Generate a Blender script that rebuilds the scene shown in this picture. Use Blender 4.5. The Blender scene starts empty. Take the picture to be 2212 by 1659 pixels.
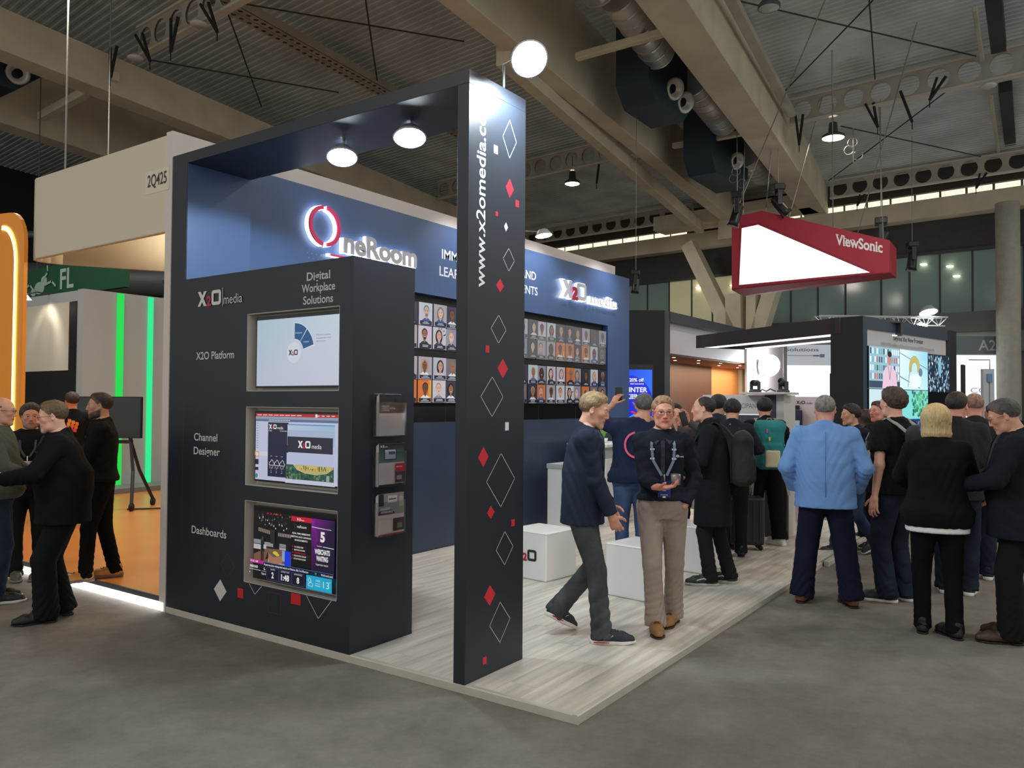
import bpy, math, random
import numpy as np
from mathutils import Vector, Matrix
random.seed(7)
sc = bpy.context.scene
COL = sc.collection
PI = math.pi
# ------------------------------------------------------------------ camera
yw, pt, rl = .6108, .0236, .0063
Fw = Vector((math.cos(yw)*math.cos(pt), math.sin(yw)*math.cos(pt), math.sin(pt)))
R0 = Vector((math.sin(yw), -math.cos(yw), 0)); U0 = R0.cross(Fw)
Rt = R0*math.cos(rl)+U0*math.sin(rl); Up = U0*math.cos(rl)-R0*math.sin(rl)
cd = bpy.data.cameras.new('camera'); cam = bpy.data.objects.new('camera', cd); COL.objects.link(cam)
m = Matrix((Rt, Up, -Fw)).transposed().to_4x4(); m.translation = (0, 0, 1.70); cam.matrix_world = m
cd.sensor_width = 36; cd.lens = 1723/2212*36; cd.clip_end = 300; cd.clip_start = .05
sc.camera = cam
# ------------------------------------------------------------------ view, world
vs = sc.view_settings
vs.view_transform = 'Standard'; vs.look = 'None'; vs.exposure = 0.0; vs.gamma = 1; vs.use_curve_mapping = False
w = bpy.data.worlds.new('hall_ambient'); sc.world = w; w.use_nodes = True
bg = w.node_tree.nodes['Background']; bg.inputs[0].default_value = (.97, .98, .97, 1); bg.inputs[1].default_value = .88
def area(name, loc, size, power, col=(1, 1, 1), aim=None, sy=None, spread=None):
    l = bpy.data.lights.new(name, 'AREA'); l.energy = power; l.color = col; l.size = size
    if sy: l.shape = 'RECTANGLE'; l.size_y = sy
    if spread: l.spread = math.radians(spread)
    o = bpy.data.objects.new(name, l); COL.objects.link(o); o.location = loc
    d = Vector(aim if aim else (loc[0], loc[1], loc[2]-1))-Vector(loc)
    o.rotation_euler = d.to_track_quat('-Z', 'Y').to_euler(); return o
def spot(name, loc, aim, power, angle, blend=.4, col=(1, 1, 1), r=.05):
    l = bpy.data.lights.new(name, 'SPOT'); l.energy = power; l.color = col; l.spot_size = math.radians(angle); l.spot_blend = blend; l.shadow_soft_size = r
    o = bpy.data.objects.new(name, l); COL.objects.link(o); o.location = loc
    o.rotation_euler = (Vector(aim)-Vector(loc)).to_track_quat('-Z', 'Y').to_euler(); return o
COOL = (.80, .93, 1.0); WARM = (1.0, .92, .84)
# rows of high-bay lamps of the hall (their housings in view are built further down)
for (x, y) in [(-4, 1), (-5, 9), (5, -7), (10, -3), (17, -3), (26, -5), (6, 13.2), (14, 13), (25, 14), (18, 2)]:
    area('high_bay_light', (x, y, 8.45), .8, 185, WARM)
# flood lamps of the booth
FL = [(4.0, 4.32, 3.43, 80), (4.0, 3.66, 3.45, 80), (4.02, 2.70, 3.66, 75)]
for i, (x, y, z, p) in enumerate(FL):
    spot('booth_flood_light', (x, y, z), (x+(.0 if i < 2 else .05), y, z-1), p, 172, .12, COOL, .05)
spot('column_flood_light', (4.02, 2.62, 3.74), (4.08, 2.907, 3.50), 110, 110, .6, COOL, .04)
for x in (7.3, 9.0, 10.8):
    spot('wall_wash_light', (x, 5.30, 4.02), (x, 5.86, 2.9), 40, 110, .8, (.95, .96, 1), .05)
    spot('wall_flood_light', (x, 5.2, 4.05), (x, 3.2, 0), 70, 130, .6, (1, .90, .80), .1)
# ------------------------------------------------------------------ materials
MATS = {}
def mat(name, col=(.5, .5, .5), rough=.6, metal=0, emit=None, es=1, bump=0, bs=80, var=0, vs=6, attr=False, spec=None, alpha=None, trans=0, stretch=None, sss=0):
    if name in MATS: return MATS[name]
    M = bpy.data.materials.new(name); MATS[name] = M; M.use_nodes = True
    nt = M.node_tree; b = nt.nodes['Principled BSDF']; L = nt.links.new
    b.inputs['Base Color'].default_value = (*col, 1); b.inputs['Roughness'].default_value = rough; b.inputs['Metallic'].default_value = metal
    if spec is not None: b.inputs['Specular IOR Level'].default_value = spec
    if trans: b.inputs['Transmission Weight'].default_value = trans
    if alpha is not None: b.inputs['Alpha'].default_value = alpha
    if sss: b.inputs['Subsurface Weight'].default_value = sss; b.inputs['Subsurface Scale'].default_value = .01
    src = None
    if attr:
        a = nt.nodes.new('ShaderNodeVertexColor'); a.layer_name = 'Col'; src = a.outputs[0]
        L(src, b.inputs['Base Color'])
    if emit is not None:
        b.inputs['Emission Color'].default_value = (*emit, 1); b.inputs['Emission Strength'].default_value = es
        if attr: L(src, b.inputs['Emission Color'])
    if bump or var:
        tc = nt.nodes.new('ShaderNodeTexCoord'); co = tc.outputs['Object']
        if stretch:
            mp = nt.nodes.new('ShaderNodeMapping'); mp.inputs['Scale'].default_value = stretch; L(co, mp.inputs[0]); co = mp.outputs[0]
        if bump:
            n = nt.nodes.new('ShaderNodeTexNoise'); n.inputs['Scale'].default_value = bs; n.inputs['Detail'].default_value = 4; L(co, n.inputs['Vector'])
            bp = nt.nodes.new('ShaderNodeBump'); bp.inputs['Strength'].default_value = bump; bp.inputs['Distance'].default_value = .01
            L(n.outputs[0], bp.inputs['Height']); L(bp.outputs[0], b.inputs['Normal'])
        if var:
            n2 = nt.nodes.new('ShaderNodeTexNoise'); n2.inputs['Scale'].default_value = vs; n2.inputs['Detail'].default_value = 5; L(co, n2.inputs['Vector'])
            mx = nt.nodes.new('ShaderNodeMix'); mx.data_type = 'RGBA'; mx.blend_type = 'MULTIPLY'; mx.inputs[0].default_value = 1
            mr = nt.nodes.new('ShaderNodeMapRange'); mr.inputs['From Min'].default_value = .3; mr.inputs['From Max'].default_value = .7; mr.inputs['To Min'].default_value = 1-var; mr.inputs['To Max'].default_value = 1+var
            L(n2.outputs[0], mr.inputs[0]); L(mr.outputs[0], mx.inputs[7])
            if src: L(src, mx.inputs[6])
            else: mx.inputs[6].default_value = (*col, 1)
            L(mx.outputs[2], b.inputs['Base Color'])
    return M
def srgb(r, g, b):
    f = lambda c: (c/255/12.92) if c/255 <= .04045 else ((c/255+.055)/1.055)**2.4
    return (f(r), f(g), f(b))
def emat(name, col=(1,1,1), s=1): return mat(name, (0, 0, 0), .5, emit=col, es=s)
PRINT = mat('print', attr=True, rough=.45)
def screen_mat(s):
    return mat('screen_%d' % int(s*100), (.01, .01, .01), .35, emit=(1, 1, 1), es=s, attr=True, spec=.2)
def scr(s):
    k = 'screen_image_%d' % int(s*100)
    if k in MATS: return MATS[k]
    M = bpy.data.materials.new(k); MATS[k] = M; M.use_nodes = True; nt = M.node_tree; b = nt.nodes['Principled BSDF']
    b.inputs['Base Color'].default_value = (.008, .008, .008, 1); b.inputs['Roughness'].default_value = .3
    a = nt.nodes.new('ShaderNodeVertexColor'); a.layer_name = 'Col'; nt.links.new(a.outputs[0], b.inputs['Emission Color']); b.inputs['Emission Strength'].default_value = s
    return M
# ------------------------------------------------------------------ object helpers
def tag(o, label=None, cat=None, group=None, kind=None):
    if label: o['label'] = label
    if cat: o['category'] = cat
    if group: o['group'] = group
    if kind: o['kind'] = kind
    return o
def link(name, me, material=None, parent=None, smooth=False):
    o = bpy.data.objects.new(name, me); COL.objects.link(o)
    if material: me.materials.append(material)
    if parent: o.parent = parent
    if smooth and len(me.polygons): me.polygons.foreach_set('use_smooth', [True]*len(me.polygons))
    return o
def empty(name, loc=(0, 0, 0), rz=0):
    o = bpy.data.objects.new(name, None); COL.objects.link(o); o.location = loc; o.rotation_euler = (0, 0, rz); o.empty_display_size = .1; return o
def V(*a): return Vector(a)
class MB:
    def __init__(s): s.v = []; s.f = []
    def add(s, vs_, fs_):
        k = len(s.v); s.v += [tuple(p) for p in vs_]; s.f += [tuple(i+k for i in q) for q in fs_]; return s
    def box(s, a, b):
        x0, y0, z0 = [min(a[i], b[i]) for i in range(3)]; x1, y1, z1 = [max(a[i], b[i]) for i in range(3)]
        return s.add([(x0, y0, z0), (x1, y0, z0), (x1, y1, z0), (x0, y1, z0), (x0, y0, z1), (x1, y0, z1), (x1, y1, z1), (x0, y1, z1)],
                     [(0, 3, 2, 1), (4, 5, 6, 7), (0, 1, 5, 4), (1, 2, 6, 5), (2, 3, 7, 6), (3, 0, 4, 7)])
    def prism(s, pts, h):  # pts: list of 3d points (planar polygon), h: extrusion vector
        n = len(pts); h = Vector(h); P = [Vector(p) for p in pts]
        nn = sum(((P[i]).cross(P[(i+1) % n]) for i in range(n)), Vector())
        if nn.dot(h) > 0: P.reverse()
        return s.add([tuple(p) for p in P]+[tuple(p+h) for p in P], [tuple(range(n)), tuple(range(2*n-1, n-1, -1))]+[(i, i+n, (i+1) % n+n, (i+1) % n) for i in range(n)])
    def beam(s, p, q, w_, h_, up=(0, 0, 1)):  # box from p to q, width w_, height h_ upward of the line
        p, q = Vector(p), Vector(q); d = (q-p).normalized(); u = Vector(up); sd = d.cross(u).normalized(); u2 = sd.cross(d).normalized()
        a = [p-sd*w_/2, p+sd*w_/2, p+sd*w_/2+u2*h_, p-sd*w_/2+u2*h_]
        return s.prism(a, q-p)
    def tube(s, path, r, n=8, closed=False):
        P = [Vector(p) for p in path]; k = len(s.v); m_ = len(P); ref = None
        for i, p in enumerate(P):
            if closed: t = (P[(i+1) % m_]-P[i-1]).normalized()
            else: t = ((P[min(i+1, m_-1)]-P[max(i-1, 0)])).normalized()
            if ref is None: ref = t.orthogonal().normalized()
            ref = (ref-t*ref.dot(t)).normalized(); bi = t.cross(ref)
            rr = r[i] if isinstance(r, (list, tuple)) else r
            for j in range(n):
                a = 2*PI*j/n; s.v.append(tuple(p+ref*rr*math.cos(a)+bi*rr*math.sin(a)))
        for i in range(m_ if closed else m_-1):
            i2 = (i+1) % m_
            for j in range(n):
                j2 = (j+1) % n; s.f.append((k+i*n+j, k+i*n+j2, k+i2*n+j2, k+i2*n+j))
        if not closed:
            s.f.append(tuple(k+j for j in range(n-1, -1, -1))); s.f.append(tuple(k+(m_-1)*n+j for j in range(n)))
        return s
    def lathe(s, prof, n=24, c=(0, 0, 0)):
        k = len(s.v)
        for (r, z) in prof:
            for j in range(n):
                a = 2*PI*j/n; s.v.append((c[0]+r*math.cos(a), c[1]+r*math.sin(a), c[2]+z))
        for i in range(len(prof)-1):
            for j in range(n):
                j2 = (j+1) % n; s.f.append((k+i*n+j, k+i*n+j2, k+(i+1)*n+j2, k+(i+1)*n+j))
        return s
    def build(s, name, material=None, parent=None, smooth=False, bevel=0, kind=None):
        me = bpy.data.meshes.new(name); me.from_pydata(s.v, [], s.f); me.update()
        o = link(name, me, material, parent, smooth)
        if bevel:
            b = o.modifiers.new('bevel', 'BEVEL'); b.width = bevel; b.segments = 2; b.limit_method = 'ANGLE'
        if kind: o['kind'] = kind
        return o
def box(name, a, b, material, parent=None, bevel=0, kind=None): return MB().box(a, b).build(name, material, parent, False, bevel, kind)
# ------------------------------------------------------------------ flat graphics
_tc = {}
def glyphs(body, bold=0.0, spacing=1.0):
    k = (body, bold, spacing)
    if k not in _tc:
        c = bpy.data.curves.new('t', 'FONT'); c.body = body; c.offset = bold; c.space_character = spacing; c.resolution_u = 4
        o = bpy.data.objects.new('t', c); COL.objects.link(o); bpy.context.view_layer.update()
        me = bpy.data.meshes.new_from_object(o.evaluated_get(bpy.context.evaluated_depsgraph_get()))
        v = [(p.co.x, p.co.y) for p in me.vertices]; f = [tuple(p.vertices) for p in me.polygons]
        f2 = []
        for q in f:
            ar = sum(v[q[i]][0]*v[q[(i+1) % len(q)]][1]-v[q[(i+1) % len(q)]][0]*v[q[i]][1] for i in range(len(q)))
            f2.append(q if ar > 0 else q[::-1])
        bpy.data.objects.remove(o); bpy.data.curves.remove(c); bpy.data.meshes.remove(me)
        xs = [p[0] for p in v] or [0]; _tc[k] = (v, f2, min(xs), max(xs))
    return _tc[k]
def X2(x, y, h, inv=1.0):
    """polygons of the X and the O ring, and of the small 2, of the logo (height h)"""
    X = [[(x, y), (x+.30*h, y), (x+1.0*h, y+h), (x+.70*h, y+h)], [(x+.70*h, y), (x+1.02*h, y), (x+.34*h, y+h), (x, y+h)]]
    ox = x+1.55*h
    def ring(x0, y0, x1, y1, c, n=5):
        p = []
        for (cx, cy, a0) in ((x1-c, y1-c, 0), (x0+c, y1-c, 90), (x0+c, y0+c, 180), (x1-c, y0+c, 270)):
            for i in range(n): a = math.radians(a0+90*i/(n-1)); p.append((cx+c*math.cos(a), cy+c*math.sin(a)))
        return p
    A = ring(ox, y, ox+1.05*h, y+h, .22*h); B = ring(ox+.24*h, y+.22*h, ox+.81*h, y+.78*h, .06*h); n = len(A)
    O = [[A[i], A[(i+1) % n], B[(i+1) % n], B[i]] for i in range(n)]
    return X, O, (x+1.03*h, x+1.5*h)
class Pic:
    def __init__(s, eps=.0006): s.v = []; s.f = []; s.c = []; s.l = 0; s.eps = eps
    def poly(s, pts, col, cols=None, up=True):
        ar = sum(pts[i][0]*pts[(i+1) % len(pts)][1]-pts[(i+1) % len(pts)][0]*pts[i][1] for i in range(len(pts)))
        cc = cols if cols else [col]*len(pts)
        if ar < 0: pts = pts[::-1]; cc = cc[::-1]
        k = len(s.v); s.v += [(p[0], p[1], s.l) for p in pts]; s.f.append(tuple(range(k, k+len(pts)))); s.c.append(cc)
        if up: s.l += 1
        return s
    def rect(s, x0, y0, x1, y1, col, cols=None, up=True): return s.poly([(x0, y0), (x1, y0), (x1, y1), (x0, y1)], col, cols, up)
    def ell(s, cx, cy, rx, ry, col, n=20, a0=0, a1=360, up=True): return s.poly([(cx+rx*math.cos(math.radians(a0+(a1-a0)*i/n)), cy+ry*math.sin(math.radians(a0+(a1-a0)*i/n))) for i in range(n + (1 if a1-a0 < 360 else 0))], col, None, up)
    def ring(s, cx, cy, r0, r1, a0, a1, col, n=24, ar=1):
        for i in range(n):
            t0, t1 = [math.radians(a0+(a1-a0)*j/n) for j in (i, i+1)]
            s.poly([(cx+r0*math.cos(t0), cy+r0*ar*math.sin(t0)), (cx+r1*math.cos(t0), cy+r1*ar*math.sin(t0)), (cx+r1*math.cos(t1), cy+r1*ar*math.sin(t1)), (cx+r0*math.cos(t1), cy+r0*ar*math.sin(t1))], col, None, False)
        s.l += 1; return s
    def line(s, pts, w_, col, closed=False):
        n = len(pts)
        for i in range(n if closed else n-1):
            a, b = pts[i], pts[(i+1) % n]; d = math.hypot(b[0]-a[0], b[1]-a[1]) or 1; nx, ny = -(b[1]-a[1])/d*w_/2, (b[0]-a[0])/d*w_/2; ex, ey = (b[0]-a[0])/d*w_/2, (b[1]-a[1])/d*w_/2
            s.poly([(a[0]+nx-ex, a[1]+ny-ey), (b[0]+nx+ex, b[1]+ny+ey), (b[0]-nx+ex, b[1]-ny+ey), (a[0]-nx-ex, a[1]-ny-ey)], col, None, False)
        s.l += 1; return s
    def text(s, body, x, y, h, col, align='l', bold=0.012, sx=1, width=None, rot=0, spacing=1):
        v, f, x0, x1 = glyphs(body, bold, spacing); k0 = h/.70
        kx = k0*sx
        if width: kx = width/(x1-x0)
        W = (x1-x0)*kx; ox = {'l': 0, 'c': -W/2, 'r': -W}[align]
        k = len(s.v); c, sn = math.cos(rot), math.sin(rot)
        for p in v:
            px, py = (p[0]-x0)*kx+ox, p[1]*k0; s.v.append((x+px*c-py*sn, y+px*sn+py*c, s.l))
        for q in f: s.f.append(tuple(i+k for i in q)); s.c.append([col]*len(q))
        s.l += 1; return s
    def logo(s, x, y, h, cw, cr, media=True, cm=None, bar=False):
        X, O, (a, b) = X2(x, y, h)
        for p in X: s.poly(p, cw)
        for p in O: s.poly(p, cw, None, False)
        s.l += 1; s.text('2', (a+b)/2, y, .62*h, cr, 'c', .05, width=.5*h)
        if bar: s.rect(x+2.75*h, y-.12*h, x+2.80*h, y+h*1.1, cm or cw)
        if media: s.text('media', x+2.9*h, y, .62*h, cm or cw, 'l', .0, .95)
        return s
    def dia(s, cx, cy, rx, ry, col, w_=0):
        p = [(cx+rx, cy), (cx, cy+ry), (cx-rx, cy), (cx, cy-ry)]
        return s.line(p, w_, col, True) if w_ else s.poly(p, col)
    def build(s, name, o, u, v, material, parent=None, label=None):
        o, u, v = Vector(o), Vector(u), Vector(v); n = u.cross(v).normalized()*s.eps
        me = bpy.data.meshes.new(name); me.from_pydata([tuple(o+u*p[0]+v*p[1]+n*(p[2]+1)) for p in s.v], [], s.f)
        at = me.color_attributes.new('Col', 'FLOAT_COLOR', 'CORNER')
        flat = []
        for cc in s.c:
            for c in cc: flat += [c[0], c[1], c[2], 1.0]
        at.data.foreach_set('color', flat); me.update()
        ob = link(name, me, material, parent)
        if label: ob['label'] = label
        return ob
WHITE = (.85, .85, .85); RED = srgb(214, 40, 58); NAVY = srgb(30, 36, 52)
# ------------------------------------------------------------------ implicit surfaces for figures, clothes and bags
def snets(Vv, ax):
    nx, ny, nz = Vv.shape; ins = Vv < 0
    c = ins[:-1, :-1, :-1].astype(np.int8)
    tot = np.zeros((nx-1, ny-1, nz-1), np.int8)
    for dx in (0, 1):
        for dy in (0, 1):
            for dz in (0, 1): tot += ins[dx:nx-1+dx, dy:ny-1+dy, dz:nz-1+dz]
    I, J, K = np.nonzero((tot > 0) & (tot < 8)); N = len(I)
    if N == 0: return np.zeros((0, 3)), np.zeros((0, 4), int)
    idx = np.full(tot.shape, -1, np.int64); idx[I, J, K] = np.arange(N)
    acc = np.zeros((N, 3)); cnt = np.zeros(N)
    cor = [(a, b, d) for a in (0, 1) for b in (0, 1) for d in (0, 1)]
    val = {q: Vv[I+q[0], J+q[1], K+q[2]] for q in cor}
    for q in cor:
        for axn in range(3):
            if q[axn] == 0:
                r = list(q); r[axn] = 1; r = tuple(r); a, b = val[q], val[r]; mk = (a < 0) != (b < 0)
                t = np.where(mk, a/np.where(mk, a-b, 1), 0)
                p = np.zeros((N, 3)); p[:] = q; p[:, axn] = t
                acc += p*mk[:, None]; cnt += mk
    acc /= cnt[:, None]; h = ax[0][1]-ax[0][0]
    P = np.stack([ax[0][I], ax[1][J], ax[2][K]], 1)+acc*h
    Q = []
    for axn in range(3):
        s0 = [slice(1, -1)]*3; s0[axn] = slice(0, -1); s1 = list(s0); s1[axn] = slice(1, None)
        A = ins[tuple(s0)]; B = ins[tuple(s1)]
        i, j, k = np.nonzero(A != B); st = A[i, j, k]
        g = [i+s0[0].start, j+s0[1].start, k+s0[2].start]
        u, v = [(1, 2), (2, 0), (0, 1)][axn]
        def cell(du, dv):
            t = [g[0].copy(), g[1].copy(), g[2].copy()]; t[u] -= du; t[v] -= dv; return idx[t[0], t[1], t[2]]
        q = np.stack([cell(1, 1), cell(0, 1), cell(0, 0), cell(1, 0)], 1); q[~st] = q[~st][:, ::-1]; Q.append(q)
    return P, np.concatenate(Q)
class F:
    def __init__(s, h): s.h = h; s.ops = []; s.lo = np.full(3, 1e9); s.hi = -s.lo; s.mods = []
    def _b(s, lo, hi, fn, k, sub):
        lo = np.array(lo, float); hi = np.array(hi, float)
        if not sub: s.lo = np.minimum(s.lo, lo); s.hi = np.maximum(s.hi, hi)
        s.ops.append((lo, hi, fn, k, sub)); return s
    def cone(s, a, b, ra, rb, k=.02, clip=None, sub=False, sq=None):
        a = np.array(a, float); b = np.array(b, float); r = max(ra, rb)
        def fn(X, Y, Z):
            d = b-a; L = d@d+1e-12
            t = np.clip(((X-a[0])*d[0]+(Y-a[1])*d[1]+(Z-a[2])*d[2])/L, 0, 1)
            e = np.sqrt((X-a[0]-t*d[0])**2+(Y-a[1]-t*d[1])**2+(Z-a[2]-t*d[2])**2)-(ra+(rb-ra)*t)
            if clip:
                n = np.array(clip[1]); e = np.maximum(e, (X-clip[0][0])*n[0]+(Y-clip[0][1])*n[1]+(Z-clip[0][2])*n[2])
            return e
        return s._b(np.minimum(a, b)-r, np.maximum(a, b)+r, fn, k, sub)
    def chain(s, P, R, k=.02, **kw):
        for i in range(len(P)-1): s.cone(P[i], P[i+1], R[i], R[i+1], k, **kw)
        return s
    def ell(s, c, r, k=.02, sub=False, rot=None):
        c = np.array(c, float); r = np.array(r, float)
        def fn(X, Y, Z):
            x, y, z = X-c[0], Y-c[1], Z-c[2]
            if rot is not None:
                M = rot; x, y, z = (x*M[0][0]+y*M[1][0]+z*M[2][0], x*M[0][1]+y*M[1][1]+z*M[2][1], x*M[0][2]+y*M[1][2]+z*M[2][2])
            k0 = np.sqrt((x/r[0])**2+(y/r[1])**2+(z/r[2])**2)+1e-9; k1 = np.sqrt((x/r[0]**2)**2+(y/r[1]**2)**2+(z/r[2]**2)**2)+1e-9
            return k0*(k0-1)/k1
        e = r if rot is None else np.full(3, r.max())
        return s._b(c-e, c+e, fn, k, sub)
    def rbox(s, c, hs, r, k=.01, rot=None, sub=False):
        c = np.array(c, float); hs = np.array(hs, float)
        def fn(X, Y, Z):
            x, y, z = X-c[0], Y-c[1], Z-c[2]
            if rot is not None:
                M = rot; x, y, z = (x*M[0][0]+y*M[1][0]+z*M[2][0], x*M[0][1]+y*M[1][1]+z*M[2][1], x*M[0][2]+y*M[1][2]+z*M[2][2])
            q = [np.abs(x)-hs[0]+r, np.abs(y)-hs[1]+r, np.abs(z)-hs[2]+r]
            return np.sqrt(sum(np.maximum(t, 0)**2 for t in q))+np.minimum(np.maximum(np.maximum(q[0], q[1]), q[2]), 0)-r
        e = hs if rot is None else np.full(3, np.linalg.norm(hs))
        return s._b(c-e, c+e, fn, k, sub)
    def loft(s, zs, cx, cy, rx, ry, k=.03, e=2.2, yaw=None):
        zs = np.array(zs, float); mx = max(max(rx), max(ry))
        lo = [min(cx)-mx, min(cy)-mx, zs[0]]; hi = [max(cx)+mx, max(cy)+mx, zs[-1]]
        def fn(X, Y, Z):
            z1 = Z[0, 0, :] if Z.ndim == 3 else Z
            zz = z1
            sm = lambda a: np.interp(zz, zs, a)
            CX, CY, RX, RY = sm(cx), sm(cy), sm(rx), sm(ry)
            x, y = X-CX, Y-CY
            if yaw is not None:
                A = sm(yaw); x, y = x*np.cos(A)+y*np.sin(A), -x*np.sin(A)+y*np.cos(A)
            q = (np.abs(x/RX)**e+np.abs(y/RY)**e)**(1/e)
            d = (q-1)*np.minimum(RX, RY)
            return np.maximum(d, np.maximum(zs[0]-Z, Z-zs[-1]))
        return s._b(lo, hi, fn, k, False)
    def mesh(s, xf=None):
        h = s.h; pad = 4*h; lo = s.lo-pad; hi = s.hi+pad
        ax = [np.arange(lo[i], hi[i]+h, h) for i in range(3)]
        G = np.full([len(a) for a in ax], .5, np.float32)
        for (a, b, fn, k, sub) in s.ops:
            mg = k+3*h; sl = []
            for i in range(3):
                i0 = max(0, int(np.floor((a[i]-mg-lo[i])/h))); i1 = min(len(ax[i]), int(np.ceil((b[i]+mg-lo[i])/h))+1); sl.append(slice(i0, max(i1, i0)))
            if any(q.stop <= q.start for q in sl): continue
            X = ax[0][sl[0]][:, None, None]; Y = ax[1][sl[1]][None, :, None]; Z = ax[2][sl[2]][None, None, :]
            d = fn(X, Y, Z); g = G[tuple(sl)]
            if sub:
                d = -d; hh = np.maximum(k-np.abs(g-d), 0)/max(k, 1e-6); G[tuple(sl)] = np.maximum(g, d)+hh*hh*k/4
            else:
                hh = np.maximum(k-np.abs(g-d), 0)/max(k, 1e-6); G[tuple(sl)] = np.minimum(g, d)-hh*hh*k/4
        if s.mods:
            X = ax[0][:, None, None]; Y = ax[1][None, :, None]; Z = ax[2][None, None, :]
            for fn in s.mods: G = fn(G, X, Y, Z)
        P, Q = snets(G.astype(np.float64), ax)
        return P, Q
def raw(name, P, Q, material=None, parent=None, col=None):
    me = bpy.data.meshes.new(name); n = len(P); q = len(Q)
    me.vertices.add(n); me.vertices.foreach_set('co', np.ascontiguousarray(P, np.float32).ravel())
    me.loops.add(q*4); me.loops.foreach_set('vertex_index', Q.astype(np.int32).ravel())
    me.polygons.add(q); me.polygons.foreach_set('loop_start', np.arange(0, q*4, 4, dtype=np.int32))
    me.update(calc_edges=True); me.polygons.foreach_set('use_smooth', np.ones(q, bool))
    if col is not None:
        at = me.color_attributes.new('Col', 'FLOAT_COLOR', 'POINT'); c4 = np.ones((n, 4), np.float32); c4[:, :3] = col; at.data.foreach_set('color', c4.ravel())
    return link(name, me, material, parent)
def join(L):
    P = np.concatenate([a for a, b in L]) if L else np.zeros((0, 3)); k = 0; Q = []
    for a, b in L: Q.append(b+k); k += len(a)
    return P, np.concatenate(Q)
def wrinkle(X, Y, Z, sd=0.0):
    u = np.sin(27*Z+7*np.sin(10*X+sd)+8*np.sin(8*Y+sd)+9*X+sd); v = np.sin(46*Z+9*np.sin(9*Y+2*sd)+20*X-13*Y+sd*3)
    q = np.sin(11*X+9*Y+5*Z+4*sd)
    return (1-2.2*np.abs(u))*(.55+.45*q)+(.55-1.3*np.abs(v))*(.5-.5*q)
def rotz(a): c, s_ = math.cos(a), math.sin(a); return np.array([[c, -s_, 0], [s_, c, 0], [0, 0, 1]])
def rotx(a): c, s_ = math.cos(a), math.sin(a); return np.array([[1, 0, 0], [0, c, -s_], [0, s_, c]])
def unit(v): v = np.array(v, float); return v/(np.linalg.norm(v)+1e-12)
def ik(a, b, l1, l2, hint):
    a = np.array(a, float); b = np.array(b, float); d = b-a; L = np.linalg.norm(d); mx = (l1+l2)*.997
    if L > mx: b = a+d/L*mx; L = mx; d = b-a
    t = (l1*l1-l2*l2+L*L)/(2*L); hh = math.sqrt(max(l1*l1-t*t, 0)); u = d/L; hv = np.array(hint, float); hv = unit(hv-u*(hv@u))
    return a+u*t+hv*hh, b
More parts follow.
